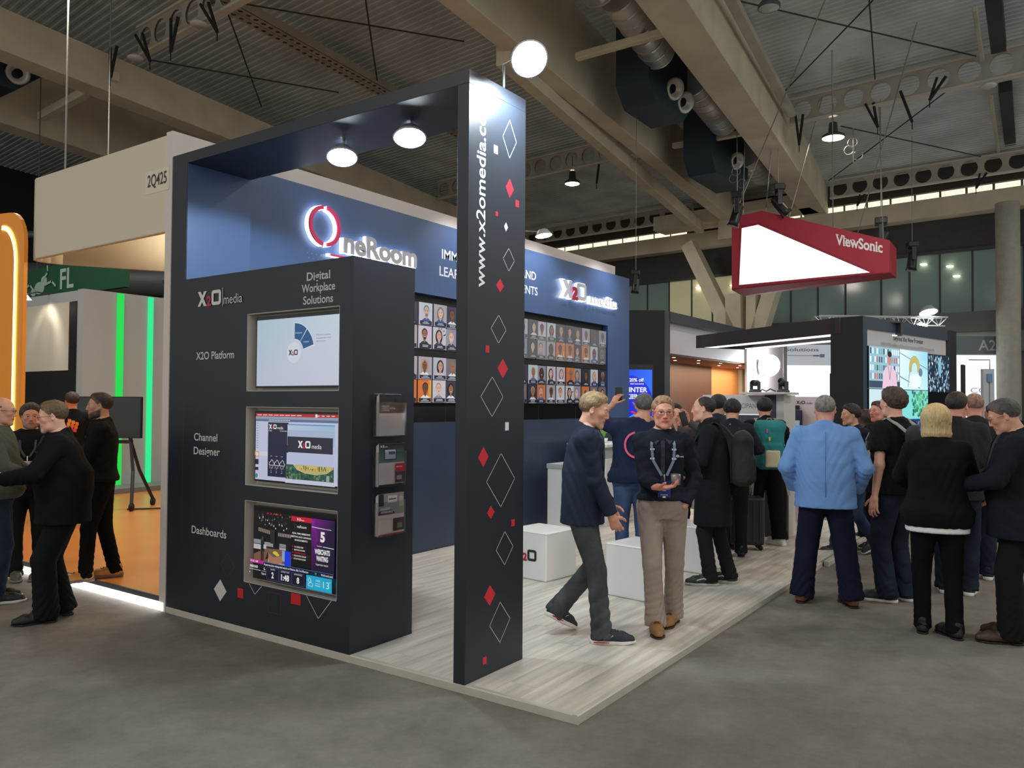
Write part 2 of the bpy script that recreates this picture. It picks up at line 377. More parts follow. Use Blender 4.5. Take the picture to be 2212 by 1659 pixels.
# ---- head, in its own frame: origin between the ears, +Y the way the face looks
def head_mesh(h, wide=1.0, beard=None, skin=(.6, .35, .25), brow=(.1, .06, .04), fem=False, jowl=0, lid=0):
    f = F(h); w_ = wide
    f.ell((0, -.014, .030), (.075*w_, .096, .085), .02)
    f.ell((0, .028, -.028), (.057*w_, .060, .080), .03)
    for sx in (-1, 1):
        f.chain([(sx*.051*w_, -.005, -.040), (sx*.041*w_, .024, -.084), (sx*.010, .070, -.104)], [.017+jowl, .015+jowl, .015], .03)
        f.ell((sx*.040, .060, -.016), (.020, .020, .020), .025)
        f.cone((sx*.012, .083, .024), (sx*.042, .074, .026), .009, .008, .015)
    f.ell((0, .072, -.104), (.018, .016, .016), .02)
    f.ell((0, .064, -.062), (.034, .024, .024), .025)
    f.chain([(0, .085, .018), (0, .096, -.008), (0, .103, -.029)], [.0070, .0075, .0105], .012)
    for sx in (-1, 1): f.ell((sx*.012, .096, -.034), (.008, .010, .008), .006)
    for sx in (-1, 1): f.ell((sx*.031, .100, .004), (.018, .017, .012), .010, sub=True); f.ell((sx*.031, .0745, .0145-lid*.008), (.0165, .0165, .0075+lid*.005), .004); f.ell((sx*.031, .0740, -.0095), (.0155, .0145, .0062), .005)
    f.chain([(-.023, .0800, -.0595), (-.006, .0885, -.0600), (.006, .0885, -.0600), (.023, .0800, -.0595)], [.002, .0042, .0042, .002], .006); f.chain([(-.020, .0800, -.0690), (0, .0880, -.0705), (.020, .0800, -.0690)], [.003, .0055, .003], .006)
    f.cone((-.022, .098, -.0650), (.022, .098, -.0650), .0028, .0028, .003, sub=True)
    for sx in (-1, 1):
        f.ell((sx*.079*w_, -.010, -.004), (.0075, .019, .032), .008, rot=rotz(-sx*.35)@rotx(.12))
        f.ell((sx*.087*w_, -.006, -.002), (.006, .010, .018), .005, sub=True)
    f.chain([(0, -.022, -.050), (0, -.040, -.190)], [.056*(.86 if fem else 1), .057*(.84 if fem else 1)], .03)
    P, Q = f.mesh(); C = np.tile(np.array(skin), (len(P), 1)); x, y, z = P.T
    def mix(mask, col, a=1.0):
        mk = (np.clip(mask, 0, 1)*a)[:, None]; C[:] = C*(1-mk)+np.array(col)*mk
    red = np.array(skin)*[1.15, .72, .70]
    for sx in (-1, 1): mix(1-np.hypot((x-sx*.042)/.03, (z+.02)/.028)+.2*(y > .04)-.2, red, .6*1)
    mix((y > .09)*(1-np.abs(z+.028)/.02), red, .5)
    mix((y > .074)*(1.25-np.hypot(x/.026, (z+.065)/.0105))*4, np.array(skin)*[.80, .45, .44], .85)
    mix((y > .074)*(1.3-np.hypot(x/.024, (z+.0648)/.0022))*2, np.array(skin)*[.30, .14, .14], .8)
    for sx in (-1, 1):
        mix((y > .05)*(2.5-2.5*np.hypot((x-sx*.032)/.019, (z-.027+abs(0)*.1)/.0055)), brow, .95)
        mix((y > .055)*(1.8-1.8*np.hypot((x-sx*.031)/.019, (z-.004)/.013)), np.array(skin)*[.7, .6, .6], .35)  # eye socket shade mixed into the skin colour
    if beard is not None:
        t = beard[1]; zz = -.028+.035*np.clip((y-.0)/.09, 0, 1)*-1
        m1 = np.clip((zz-z)/.012, 0, 1)*(y > -.02)*(z > -.125)*np.clip((y+.02)/.02, 0, 1)
        lip = np.clip(1.8-np.hypot(x/.026, (z+.065)/.012), 0, 1); m1 = np.maximum(m1*(1-lip*.9), np.clip(1-np.hypot(x/.032, (z+.050)/.008), 0, 1)*(y > .06))
        mix(m1, beard[0], t)
    return P, Q, C
def hair_mesh(h, style, wide=1.0):
    f = F(h); th = {'short': .010, 'buzz': .003, 'messy': .022, 'full': .017, 'bald': .003, 'crew': .011, 'bob': .028, 'long': .028, 'reced': .008}[style]
    w_ = wide
    f.ell((0, -.016, .033), (.077*w_+th, .099+th, .086+th*1.05), .01)
    if style in ('short', 'crew', 'full', 'messy'):
        f.ell((0, .026, .084), (.052, .046, .018+th), .03)
    if style in ('bob', 'long'):
        dz = .0 if style == 'bob' else .09
        f.loft([-.125-dz, -.10, -.03, .04], [0, 0, 0, 0], [-.018, -.012, -.010, -.012], [.100, .108, .100, .090], [.082, .098, .102, .104], .03)
    sd = {'short': 1.0, 'messy': 2.3}.get(style, .4)
    def md(G, X, Y, Z):
        Yf = np.broadcast_to(Y, G.shape); n = np.sin(95*X+13*np.sin(40*Y)+sd)*np.sin(80*Y+50*Z+7*np.sin(60*X))
        am = {'messy': .006, 'full': .003, 'short': .003, 'crew': .003, 'bob': .002, 'long': .0035}.get(style, .0008)
        G = G+am*n
        if style in ('bob', 'long'):
            G = G+.0022*np.sin(150*np.arctan2(X, Y+.02)+3*np.sin(20*Z))
            face = np.maximum(np.maximum(np.abs(X)-.062, .030-Yf), Z-.078)
            return np.maximum(G, -face)
        zl = np.interp(Y[0, :, 0], [-.13, -.10, -.055, -.03, -.012, .006, .022, .045, .058, .072, .13],
                       {'bald': [-.07, -.065, -.055, -.045, -.012, .012, .03, .05, .06, .08, .2]}.get(style, [-.085, -.078, -.062, -.05, -.015, .008, .014, .045, .062, .078, .080]))[None, :, None]
        if style == 'reced': zl = zl+np.interp(Y[0, :, 0], [.0, .03, .06], [0, .015, .06])[None, :, None]-.01*(Y < -.02)
        edge = np.clip((Z-zl)/{'messy': .045, 'full': .04, 'bald': .02}.get(style, .060), 0, 1)
        G = G+(th*.80+.004)*(1-edge)**1.5
        G = np.maximum(G, zl-Z-.002*np.sin(170*X+60*Y))
        pass
        if style == 'bald': G = np.maximum(np.maximum(G, np.broadcast_to(Z-.045, G.shape)), Yf-.004)
        if style == 'reced': G = np.where((Z > .085) & (Yf < .04) & (np.abs(X) < .045), G+.012, G)
        return G
    f.mods.append(md); return f.mesh()
def hand_mesh(h, wr, d, n, side, curl=(.35, .4, .45, .5), thumb=(.5, .3), spread=.06, s=1.0):
    """five separate fingers on a palm; d along the hand, n the way the palm faces, side +1 right -1 left"""
    d = unit(d); n = np.array(n, float); n = unit(n-d*(n@d)); ac = np.cross(d, n)*side  # towards the thumb
    f = F(h); wr = np.array(wr, float); kn = []
    for i, o in enumerate((.030, .010, -.011, -.030)):
        k_ = wr+d*(.088-.004*abs(i-1)-.005*(i == 3))*s+ac*o*s+n*(.003*abs(i-1.5))*s; kn.append(k_)
        f.cone(wr+ac*o*.55*s+d*.012*s, k_, .0145*s, .0105*s, .014)
    f.cone(wr-d*.03*s, wr+d*.02*s, .024*s, .022*s, .02)
    L = [(.042, .026, .020), (.046, .030, .021), (.043, .028, .020), (.033, .020, .018)]
    for i in range(4):
        p = kn[i]; a = 0; sp = (1.5-i)*spread; dd = unit(d+ac*sp)
        for j, l in enumerate(L[i]):
            a += curl[i]*(1.0 if j else .75); v = dd*math.cos(a)+n*math.sin(a); q = p+v*l*s
            f.cone(p, q, (.0095-.0008*j)*s, (.0088-.001*j)*s, .004); p = q
    p = wr+d*.022*s+ac*.026*s+n*.006*s; v = unit(d*.62+ac*.75+n*thumb[1])
    for l, r in ((.042, .0125), (.033, .0105), (.026, .0095)):
        q = p+v*l*s; f.cone(p, q, r*s, r*.88*s, .006); p = q; v = unit(v*math.cos(thumb[0]*.6)+(d*.7+n*.45-ac*.25)*math.sin(thumb[0]*.6))
    return f.mesh()
def shoe(parent, at, yaw, pitch, col, sole, scale=1.0, mode='sneaker', sc_col=None, hh=.006, accent=None):
    f = F(hh); q = F(hh); L = scale
    k = .03; f.chain([(0, -.065*L, .040), (0, .02*L, .052), (0, .105*L, .036), (0, .165*L, .030)], [.040, .044, .045, .033], k)
    f.cone((0, -.045*L, .055), (0, -.055*L, .105), .043, .042, .03)
    f.mods.append(lambda G, X, Y, Z: np.maximum(G+.0012*np.sin(90*Y)*np.clip((Z-.05)*30, 0, 1), .020-Z))
    q.chain([(0, -.070*L, .02), (0, .02*L, .02), (0, .115*L, .02), (0, .170*L, .02)], [.043, .041, .049, .036], .03)
    th = {'sneaker': .026, 'runner': .034, 'dress': .014}[mode]
    def cut(G, X, Y, Z):
        bot = 0.0+.012*np.clip((Y-.13)/.08, 0, 1)
        if mode == 'dress': bot = bot+.010*((Y > -.03) & (Y < .04))
        return np.maximum(np.maximum(G, Z-th), bot-Z)
    q.mods.append(cut)
    M = rotz(yaw)@rotx(pitch); at = np.array(at, float)
    def put(fd, name, m_, par):
        P, Q = fd.mesh(); piv = np.array([0, .10*L, 0]) if pitch < 0 else np.zeros(3)
        P = (P-piv)@M.T+(rotz(yaw)@piv)+at; return raw(name, P, Q, m_, par)
    u = put(f, 'shoe', mat('shoe_'+str(tuple(round(c, 3) for c in col)), col, .55, bump=.2, bs=150), parent)
    put(q, 'sole', mat('sole_'+str(tuple(round(c, 3) for c in sole)), sole, .6), u)
    if mode != 'dress' or sc_col:
        b = MB(); piv = np.array([0, .10*L, 0]) if pitch < 0 else np.zeros(3)
        for i in range(4):
            y = .062+.020*i; z = .0955-.0045*i-.0012*i*i; r = .024-.001*i
            for sg in (1, -1):
                pts = [(-r*sg, y-.006, z-.010), (-r*.4*sg, y, z), (r*.4*sg, y+.006, z-.001), (r*sg, y+.010, z-.012)]
                b.tube([tuple((np.array(p)-piv)@M.T+(rotz(yaw)@piv)+at) for p in pts], .0028, 5)
        b.build('laces', mat('lace_'+str(tuple(round(c, 2) for c in (sc_col or col))), sc_col or tuple(min(1, c*1.5+.02) for c in col), .7), u, True)
    if accent:
        def tr(p): return tuple((np.array(p)-piv)@M.T+(rotz(yaw)@piv)+at)
        piv = np.array([0, .10*L, 0]) if pitch < 0 else np.zeros(3)
        if accent == 'red':
            for sg in (1, -1): MB().tube([tr((sg*.0455, -.085+.012*i, .015)) for i in range(10)], .0042, 6).build('stripe', mat('red_stripe', (.55, .02, .04), .5), u)
            MB().prism([tr((-.018, .030, .094)), tr((.018, .030, .094)), tr((.018, .028, .118)), tr((-.018, .028, .118))], (0, 0, .004)).build('tongue', mat('tongue_white', (.75, .70, .70), .6), u)
            for sg in (1, -1): MB().beam(tr((sg*.0465, .025, .048)), tr((sg*.0455, .05, .066)), .010, .003).build('emblem', mat('tongue_white'), u)
        else:
            for sg in (1, -1): MB().tube([tr((sg*q_[0], q_[1], q_[2])) for q_ in ((.046, -.07, .055), (.048, -.02, .052), (.049, .03, .070), (.047, .07, .060), (.046, .11, .046))], .0045, 6).build('stripe', mat('tongue_white'), u)
    return u
def person(label, loc, heading, H=1.78, res=.011, skin=None, top=None, legs=None, hair=None, feet=None, arms=None, head=(0, 0), lean=(0, 0), drop=0, belly=0, wide=1.0, beard=None, fem=False, shoes=None, group=None, glasses=None, collar=None, headoff=(0, 0, 0), jowl=0, yawt=0, look=None, hips=None, lid=0, accent=None):
    """one continuous skinned figure with garments, hair and shoes as its parts; local +Y is the way it faces, +X its right"""
    skin = skin or srgb(214, 160, 135)
    hr, hres = res, min(res, .008); fs = .90 if fem else 1.0
    pz = .955-drop; lx, ly = lean
    tz = [.84, .90, .96, 1.04, 1.12, 1.20, 1.30, 1.38, 1.44, 1.475, 1.51]
    tz = [z-drop for z in tz]
    tt = [max(0, (z+drop-.95)/.5) for z in tz]; cx = [lx*t for t in tt]
    rx = [.150, .168, .168, .156, .146, .150, .164, .168, .148, .108, .066]; ry = [.10, .116, .120, .112, .106, .110, .118, .114, .094, .076, .060]
    if fem: rx = [.155, .170, .168, .148, .132, .134, .146, .150, .128, .092, .056]; ry = [.10, .118, .118, .104, .098, .108, .122, .108, .084, .066, .052]
    cy = [ly*t-.012*math.sin(min(1, t)*PI) for t in tt]
    if belly:
        ry = [r+belly*g for r, g in zip(ry, [.1, .35, .8, 1, .95, .7, .35, .1, 0, 0, 0])]; cy = [c+belly*.6*g for c, g in zip(cy, [0, .3, .8, 1, .95, .7, .35, .1, 0, 0, 0])]; rx = [r+belly*.45*g for r, g in zip(rx, [.2, .6, .9, 1, 1, .8, .5, .2, .1, 0, 0])]
    rx = [r*(1+(wide-1)*.9) for r in rx]
    yawA = [yawt*min(1, t) for t in tt]
    sw = (.176 if not fem else .152)*wide; shz = 1.425-drop
    ca, sa = math.cos(yawt), math.sin(yawt)
    sh = {sd: np.array([lx+sd*sw*ca, ly-.008+sd*sw*sa, shz]) for sd in (1, -1)}
    hip = {sd: np.array([sd*.088+lx*.0, 0, pz-.03]) for sd in (1, -1)}
    feet = feet or {}; arms = arms or {}
    A, Kn, FT = {}, {}, {}
    for sd in (1, -1):
        ft = dict(x=sd*.10, y=0, z=0, yaw=-sd*.12, pitch=0, knee=(sd*.15, 1, 0)); ft.update(feet.get(sd, {})); FT[sd] = ft
        off = rotz(ft['yaw'])@(rotx(ft['pitch'])@np.array([0, -.03-(.10 if ft['pitch'] < 0 else 0), .085])+np.array([0, .10 if ft['pitch'] < 0 else 0, 0]))
        an = np.array([ft['x'], ft['y'], ft['z']])+off
        Kn[sd], A[sd] = ik(hip[sd], an, .435, .415, ft['knee'])
    El, Wr, HD = {}, {}, {}
    for sd in (1, -1):
        ar = dict(w=(sd*.24, .05, .90), hint=(sd*.35, -1, -.1), d=None, n=(-sd, .1, 0), curl=(.35, .42, .48, .55), thumb=(.5, .2), hide=False); ar.update(arms.get(sd, {}))
        wt = np.array(ar['w'], float)-np.array([0, 0, 0])
        El[sd], Wr[sd] = ik(sh[sd], wt, .295*fs, .262*fs, ar['hint']); ar['d'] = unit(ar['d']) if ar['d'] is not None else unit(Wr[sd]-El[sd]); HD[sd] = ar
    nb = np.array([lx, ly-.02, 1.475-drop]); hc = np.array([lx*1.12+headoff[0], ly*1.18+.022+headoff[1], 1.645-drop+headoff[2]])
    # head transform: pivot low in the neck
    Mh = rotz(-head[0]+yawt*.5)@rotx(-head[1]); piv = np.array([0, -.03, -.09])
    def hx(P): return (P-piv)@Mh.T+piv+hc
    # body
    f = F(max(res*1.35, .012))
    f.loft(tz, cx, cy, [r*.95 for r in rx], [r*.93 for r in ry], .03, 2.15, yawA)
    for sd in (1, -1):
        f.cone(nb+[0, 0, .015], sh[sd]+[-sd*.02*ca, 0, .0], .042, .050, .04); f.ell(sh[sd]+[-sd*.008, 0, -.006], (.048, .048, .050), .04)
        f.chain([sh[sd], El[sd]], [.048*fs, .038*fs], .03); f.chain([El[sd], Wr[sd]], [.040*fs, .026*fs], .02)
        f.chain([hip[sd], Kn[sd]], [.088, .056], .03); f.chain([Kn[sd], A[sd]], [.050, .034], .02)
        f.cone(Kn[sd]*.65+A[sd]*.35+[0, -.02, 0], Kn[sd]*.4+A[sd]*.6+[0, -.010, 0], .041, .036, .02)
        yv = rotz(FT[sd]['yaw'])@rotx(FT[sd]['pitch'])@np.array([0, .12, -.045]); f.cone(A[sd]+[0, 0, -.02], A[sd]+yv, .030, .022, .02)
    nk = hx(np.array([[0, -.022, -.055]]))[0]
    f.cone(nb+[0, 0, -.03], nk, .060*fs, .053*fs, .03)
    P, Q = f.mesh(); parts = [(P, Q)]; cols = [np.tile(np.array(skin), (len(P), 1))]
    hb = tuple(c*.8 for c in (hair[1] if hair else (.1, .07, .05)))
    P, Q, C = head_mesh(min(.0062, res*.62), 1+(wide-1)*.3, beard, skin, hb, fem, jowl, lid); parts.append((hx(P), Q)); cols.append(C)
    for sd in (1, -1):
        if HD[sd]['hide']: continue
        P, Q = hand_mesh(min(.0065, res*.62), Wr[sd], HD[sd]['d'], HD[sd]['n'], sd, HD[sd]['curl'], HD[sd]['thumb'], s=.93 if fem else 1.0); parts.append((P, Q)); cols.append(np.tile(np.array(skin)*[1.05, .9, .88], (len(P), 1)))
    P, Q = join(parts)
    SK = mat('skin', attr=True, rough=.5, sss=.08, var=.06, vs=25)
    body = raw('person', P, Q, SK, None, np.concatenate(cols)); sca = H/1.78
    tag(body, label, 'person', group)
    body.scale = (sca,)*3; body.location = loc; body.rotation_euler = (0, 0, heading-PI/2)
    # eyes
    for sd in (1, -1):
        b = MB(); b.lathe([(.0001, -.0125)]+[(.0125*math.sin(a), -.0125*math.cos(a)) for a in [PI*i/8 for i in range(1, 8)]]+[(.0001, .0125)], 12)
        pv = np.array(b.v); pv = np.stack([pv[:, 0], pv[:, 2], -pv[:, 1]], 1); dr = np.linalg.norm(pv/[1, 1, 1]-np.array([0, .0125, 0]), axis=1)
        pv = pv@rotx(-.06).T+np.array([sd*.031, .0725, .0035]); o = MB(); o.v = [tuple(p) for p in hx(pv)]; o.f = b.f
        e = o.build('eye', None, body, True); at = e.data.color_attributes.new('Col', 'FLOAT_COLOR', 'POINT')
        at.data.foreach_set('color', np.concatenate([np.where(dr[:, None] < .0088, [[.03, .03, .035]], [[.50, .46, .44]]), np.ones((len(dr), 1))], 1).ravel()); e.data.materials.append(mat('eye_ball', attr=True, rough=.15))
    if hair:
        P, Q = hair_mesh(min(.0065, res*.65), hair[0], 1+(wide-1)*.3)
        zl_ = np.interp(P[:, 1], [-.13, -.10, -.055, -.03, -.012, .006, .022, .045, .058, .072, .13], [-.085, -.078, -.062, -.05, -.015, .008, .014, .045, .062, .078, .080])
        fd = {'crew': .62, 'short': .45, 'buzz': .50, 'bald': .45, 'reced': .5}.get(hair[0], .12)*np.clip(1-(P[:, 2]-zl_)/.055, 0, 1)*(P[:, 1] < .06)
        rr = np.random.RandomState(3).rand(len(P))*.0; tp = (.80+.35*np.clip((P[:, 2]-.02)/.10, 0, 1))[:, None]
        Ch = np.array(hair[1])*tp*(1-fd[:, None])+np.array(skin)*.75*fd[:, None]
        hm = mat('hair', rough=.6, attr=True, bump=1.0, bs=75, var=.45, vs=55, stretch=(1, .3, .55))
        if hair[0] in ('bob', 'long'): hm = mat('hair_long', rough=.45, attr=True, bump=.7, bs=70, var=.22, vs=60, stretch=(1.6, 1.6, .08))
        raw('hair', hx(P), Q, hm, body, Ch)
    if glasses is not None:
        b = MB()
        for sd in (1, -1):
            pts = []
            for i in range(16):
                a = 2*PI*i/16; pts.append((sd*.033+.023*abs(math.cos(a))**.7*math.copysign(1, math.cos(a)), .101-.006*abs(math.cos(a)+sd*.3), .003+.0145*abs(math.sin(a))**.7*math.copysign(1, math.sin(a))))
            b.tube(list(map(tuple, hx(np.array(pts)))), .0016, 5, True)
            b.tube(list(map(tuple, hx(np.array([(sd*.058, .094, .008), (sd*.074, .07, .008), (sd*.083, -.006, .006), (sd*.080, -.022, -.008)])))), .0018, 5)
        b.tube(list(map(tuple, hx(np.array([(-.009, .103, .006), (0, .106, .008), (.009, .103, .006)])))), .0016, 5)
        b.build('glasses', mat('glasses_frame', glasses, .3, .6), body, True)
    # trousers
    if legs:
        f = F(res); wl = legs.get('wide', 0); sd_ = (abs(loc[0]*3.1+loc[1]*7.7)) % 6
        n0 = 5; f.loft(tz[:n0], cx[:n0], cy[:n0], [r+.012 for r in rx[:n0]], [r+.014 for r in ry[:n0]], .02, 2.2, yawA[:n0]) if legs.get('high') else f.loft(tz[:4], cx[:4], cy[:4], [r+.008 for r in rx[:4]], [r+.008 for r in ry[:4]], .02, 2.2, yawA[:4])
        for sd in (1, -1):
            u = unit(A[sd]-Kn[sd]); e = A[sd]+u*legs.get('len', .035)
            f.cone(hip[sd]+[0, -.012, 0], Kn[sd], .105+wl*.3, .070+wl, .03); f.cone(Kn[sd], e+u*.06, .069+wl, legs.get('cuff', .056)+wl*.35, .02, clip=(e, u)); f.cone(e-u*.09, e-u*.01, legs.get('cuff', .056)+wl*.35-.004, legs.get('cuff', .056)+wl*.35+.004, .02, clip=(e, u))
        dA = [(Kn[1]+0, .16), (Kn[-1]+0, .16)]
        def md(G, X, Y, Z):
            lo = np.clip((.42-Z)/.35, 0, 1)+.45*np.clip((Z-.70)*4, 0, 1)*np.clip((.95-Z)*6, 0, 1)+.25
            return G+(legs.get('wr', .0036)*1.5)*lo*(wrinkle(X, Y, Z*1.25, sd_)-.5)
        f.mods.append(md); P, Q = f.mesh()
        tm = mat('cloth_'+str(tuple(round(c, 3) for c in legs['col']))+str(legs.get('denim', 0)), legs['col'], .9, spec=.12, bump=.25, bs=400, var=.35 if legs.get('denim') else .10, vs=7)
        raw(legs.get('name', 'trousers'), P, Q, tm, body)
    # upper garment
    if top:
        kind = top['kind']; f = F(res); infl = {'tee': .012, 'shirt': .010, 'jacket': .020, 'coat': .027, 'sweater': .018, 'puffer': .034}[kind]+top.get('loose', 0)
        hem = {'tee': .90, 'shirt': 1.0, 'jacket': .83, 'coat': .50, 'sweater': .90, 'puffer': .90}[kind] if 'hem' not in top else top['hem']
        hem -= drop; zz, rxx, ryy, cxx, cyy, yy = [], [], [], [], [], []
        for z in [hem, (hem+.9-drop)/2]+tz:
            if z < hem-1e-6: continue
            if z < tz[0]:
                fl = (tz[0]-z)*.10; zz.append(z); rxx.append(rx[1]+fl+infl); ryy.append(ry[1]+fl+infl); cxx.append(cx[0]); cyy.append(cy[0]); yy.append(0)
            else:
                g = infl+(.022 if z < .99-drop and kind in ('jacket', 'coat', 'sweater', 'shirt', 'tee') else 0)
                mn = 1.0 if z > 1.3-drop else (.06 if kind in ('jacket', 'coat', 'puffer') else .025)*0+1
                zz.append(z); rxx.append(np.interp(z, tz, rx)+g); ryy.append(np.interp(z, tz, ry)+g); cxx.append(np.interp(z, tz, cx)); cyy.append(np.interp(z, tz, cy)); yy.append(np.interp(z, tz, yawA))
        o = np.argsort(zz); zz, rxx, ryy, cxx, cyy, yy = [list(np.array(t)[o]) for t in (zz, rxx, ryy, cxx, cyy, yy)]
        keep = [i for i in range(len(zz)) if i == 0 or zz[i]-zz[i-1] > .004]; zz, rxx, ryy, cxx, cyy, yy = [[t[i] for i in keep] for t in (zz, rxx, ryy, cxx, cyy, yy)]
        if kind in ('jacket', 'coat', 'puffer'): # straighten the waist
            wl_ = [i for i in range(len(zz)) if zz[i] < 1.22-drop]
            rb, yb2 = max(np.interp(1.22-drop, zz, rxx), (.158+infl)*fs*wide), max(np.interp(1.22-drop, zz, ryy), .118+infl+belly*.5)
            cyb = np.interp(1.10-drop, zz, cyy)
            for i in wl_:
                t = (1.22-drop-zz[i]); rxx[i] = max(rb+t*.055, .178*wide+infl*.6+.008); ryy[i] = max(yb2+t*.045, .125+infl+belly*(.9 if zz[i] > 1.0-drop else .6)); cyy[i] = cyb*.6
        f.loft(zz, cxx, cyy, rxx, ryy, .03, 2.3, yy)
        sr = infl*.6
        for sd in (1, -1):
            f.cone(nb+[0, 0, .012], sh[sd]+[-sd*.03*ca, 0, .0], .046+sr*.2, .050+sr*.5, .035); f.ell(sh[sd]+[-sd*.010*ca, 0, -.006], (.056+sr*.4, .056+sr, .056+sr*.6), .035)
            if kind == 'tee' or top.get('short'):
                t = .62; e = sh[sd]*(1-t)+El[sd]*t; u = unit(El[sd]-sh[sd]); f.cone(sh[sd], El[sd], .053+sr, .056+sr, .03, clip=(e, u))
            else:
                u = unit(Wr[sd]-El[sd]); e = Wr[sd]-u*top.get('slv', .015)
                f.cone(sh[sd], El[sd], .050+sr, .044+sr*.9, .03); f.cone(El[sd], e+u*.05, .045+sr*.9, .036+sr*.7, .02, clip=(e, u))
        if kind in ('sweater', 'tee', 'shirt'):
            f.cone(nb+[0, .004, -.02], nb+[0, .012, .022], .076*fs, .068*fs, .03, clip=(nb+[0, 0, .012 if kind == 'shirt' else .024], unit([0, .9 if kind == 'shirt' else .5, 1])))
        else: f.cone(nb+[0, -.004, -.02], nb+[0, .0, .04], .080*fs, .072*fs, .02, clip=(nb+[0, 0, .048], unit([0, .55, 1])))
        sd_ = (abs(loc[0]*5.3+loc[1]*3.7)) % 6; wa = {'puffer': .004, 'coat': .0022, 'jacket': .0026, 'tee': .0036, 'shirt': .0040, 'sweater': .0030}[kind]
        def md(G, X, Y, Z):
            if kind == 'puffer': G = G+.006*np.sin(Z*75)
            if kind in ('jacket', 'coat') and top.get('vent', 1): # back vent
                G = np.maximum(G, -np.maximum(np.maximum(np.abs(X-.0)-.004, Y+.03), Z-(hem+.20)))
            side = 1+.8*np.clip((np.abs(X)-.15)*8, 0, 1)
            return G+wa*side*(wrinkle(X, Y, Z*.8, sd_)-.55)
        f.mods.append(md)
        if top.get('vneck'):
            vb = top.get('vbase', 1.12)-drop; vt = 1.50-drop; ny = nb[1]
            f.mods.append(lambda G, X, Y, Z: np.maximum(G, -np.maximum(np.maximum(np.abs(X-lx*np.clip((Z-.95)/.5, 0, 1))-np.clip((Z-vb)/(vt-vb), 0, 1)*.075, (ny+.012)-Y), (vb-Z))*np.ones_like(G)))
            f2 = F(.0085); i3 = [i for i in range(len(tz)) if tz[i] > 1.0-drop]
            f2.loft([tz[i] for i in i3], [cx[i] for i in i3], [cy[i] for i in i3], [rx[i]+.004 for i in i3], [ry[i]+.006 for i in i3], .03, 2.2, [yawA[i] for i in i3]); f2.cone(nb+[0, .004, -.02], nb+[0, .014, .05], .070*fs, .064*fs, .02, clip=(nb+[0, .012, .052], unit([0, .6, 1])))
            P, Q = f2.mesh(); raw('shirt', P, Q, mat('shirt_'+str(top['vneck']), top['vneck'], .8), body)
            lp = MB()
            for sd in (1, -1):
                pts = []
                for z_, xo in ((vb, .004), ((vb+vt)/2-.01, .040), (vt-.075, .062), (vt-.01, .072)):
                    RX, RY, CX, CY = [np.interp(z_, zz, t) for t in (rxx, ryy, cxx, cyy)]
                    def yy_(x): return CY+RY*math.sqrt(max(.05, 1-min(.95, abs(x/RX))**2.3))
                    wd = .048 if z_ > vb+.1 else .012
                    pts.append((sd*xo+CX, yy_(xo)+.006, z_, sd*(xo+wd)+CX, yy_(xo+wd)+.007))
                for a_, b_ in zip(pts[:-1], pts[1:]):
                    q4 = [(a_[0], a_[1], a_[2]), (a_[3], a_[4], a_[2]), (b_[3], b_[4], b_[2]), (b_[0], b_[1], b_[2])]; lp.add([q for q in q4]+[(x_, y_+.004, z__) for x_, y_, z__ in q4], [(0, 1, 2, 3), (7, 6, 5, 4), (0, 4, 5, 1), (2, 6, 7, 3), (1, 5, 6, 2), (3, 7, 4, 0)])
            lp.build('lapel', mat('lapel_'+str(tuple(round(c, 3) for c in top['col'])), tuple(c*1.15 for c in top['col']), .8), body)
        P, Q = f.mesh()
        tm = mat('cloth_'+str(tuple(round(c, 3) for c in top['col']))+kind, top['col'], top.get('rough', .88), spec=.14, bump=.2, bs=500, var=.08, vs=5)
        g = raw(top.get('name', {'tee': 't_shirt', 'puffer': 'jacket'}.get(kind, kind)), P, Q, tm, body)
        if top.get('band'):  # pale under-layer that shows below the hem
            f = F(res); i0 = 0; z0 = zz[0]
            f.loft([z0-.045, z0+.05], [cxx[0]]*2, [cyy[0]]*2, [rxx[0]-.004]*2, [ryy[0]-.004]*2, .01, 2.2); P, Q = f.mesh(); raw('blouse', P, Q, mat('cloth_pale', top['band'], .8, bump=.2, bs=300), body)
    if collar:
        f = F(.006); f.cone(nb+[0, .008, -.01], nb+[0, .018, .060], .068*fs, .062*fs, .01, clip=(nb+[0, 0, .066], unit([0, .5, 1]))); P, Q = f.mesh(); raw('collar', P, Q, mat('collar_'+str(collar), collar, .8), body)
    for sd in (1, -1):
        if shoes: shoe(body, (FT[sd]['x'], FT[sd]['y'], FT[sd]['z']), FT[sd]['yaw'], FT[sd]['pitch'], *shoes, hh=max(.006, res*.62), accent=accent)
    info = dict(body=body, sh=sh, el=El, wr=Wr, hc=hc, hx=hx, nb=nb, s=sca, A=A, Kn=Kn, drop=drop, tz=tz, rx=rx, ry=ry, cx=cx, cy=cy)
    info['W'] = lambda p: body.matrix_basis @ Vector(p) if False else (Matrix.Translation(Vector(loc)) @ Matrix.Rotation(heading-PI/2, 4, 'Z') @ Matrix.Scale(sca, 4)) @ Vector(p)
    def front(x, z, off=.02, side=1):
        RX, RY, CX, CY = [np.interp(z, tz, t) for t in (rx, ry, cx, cy)]
        return (x, CY+side*(RY*math.sqrt(max(.02, 1-min(.98, abs((x-CX)/RX))**2))+off), z)
    info['front'] = front
    return info
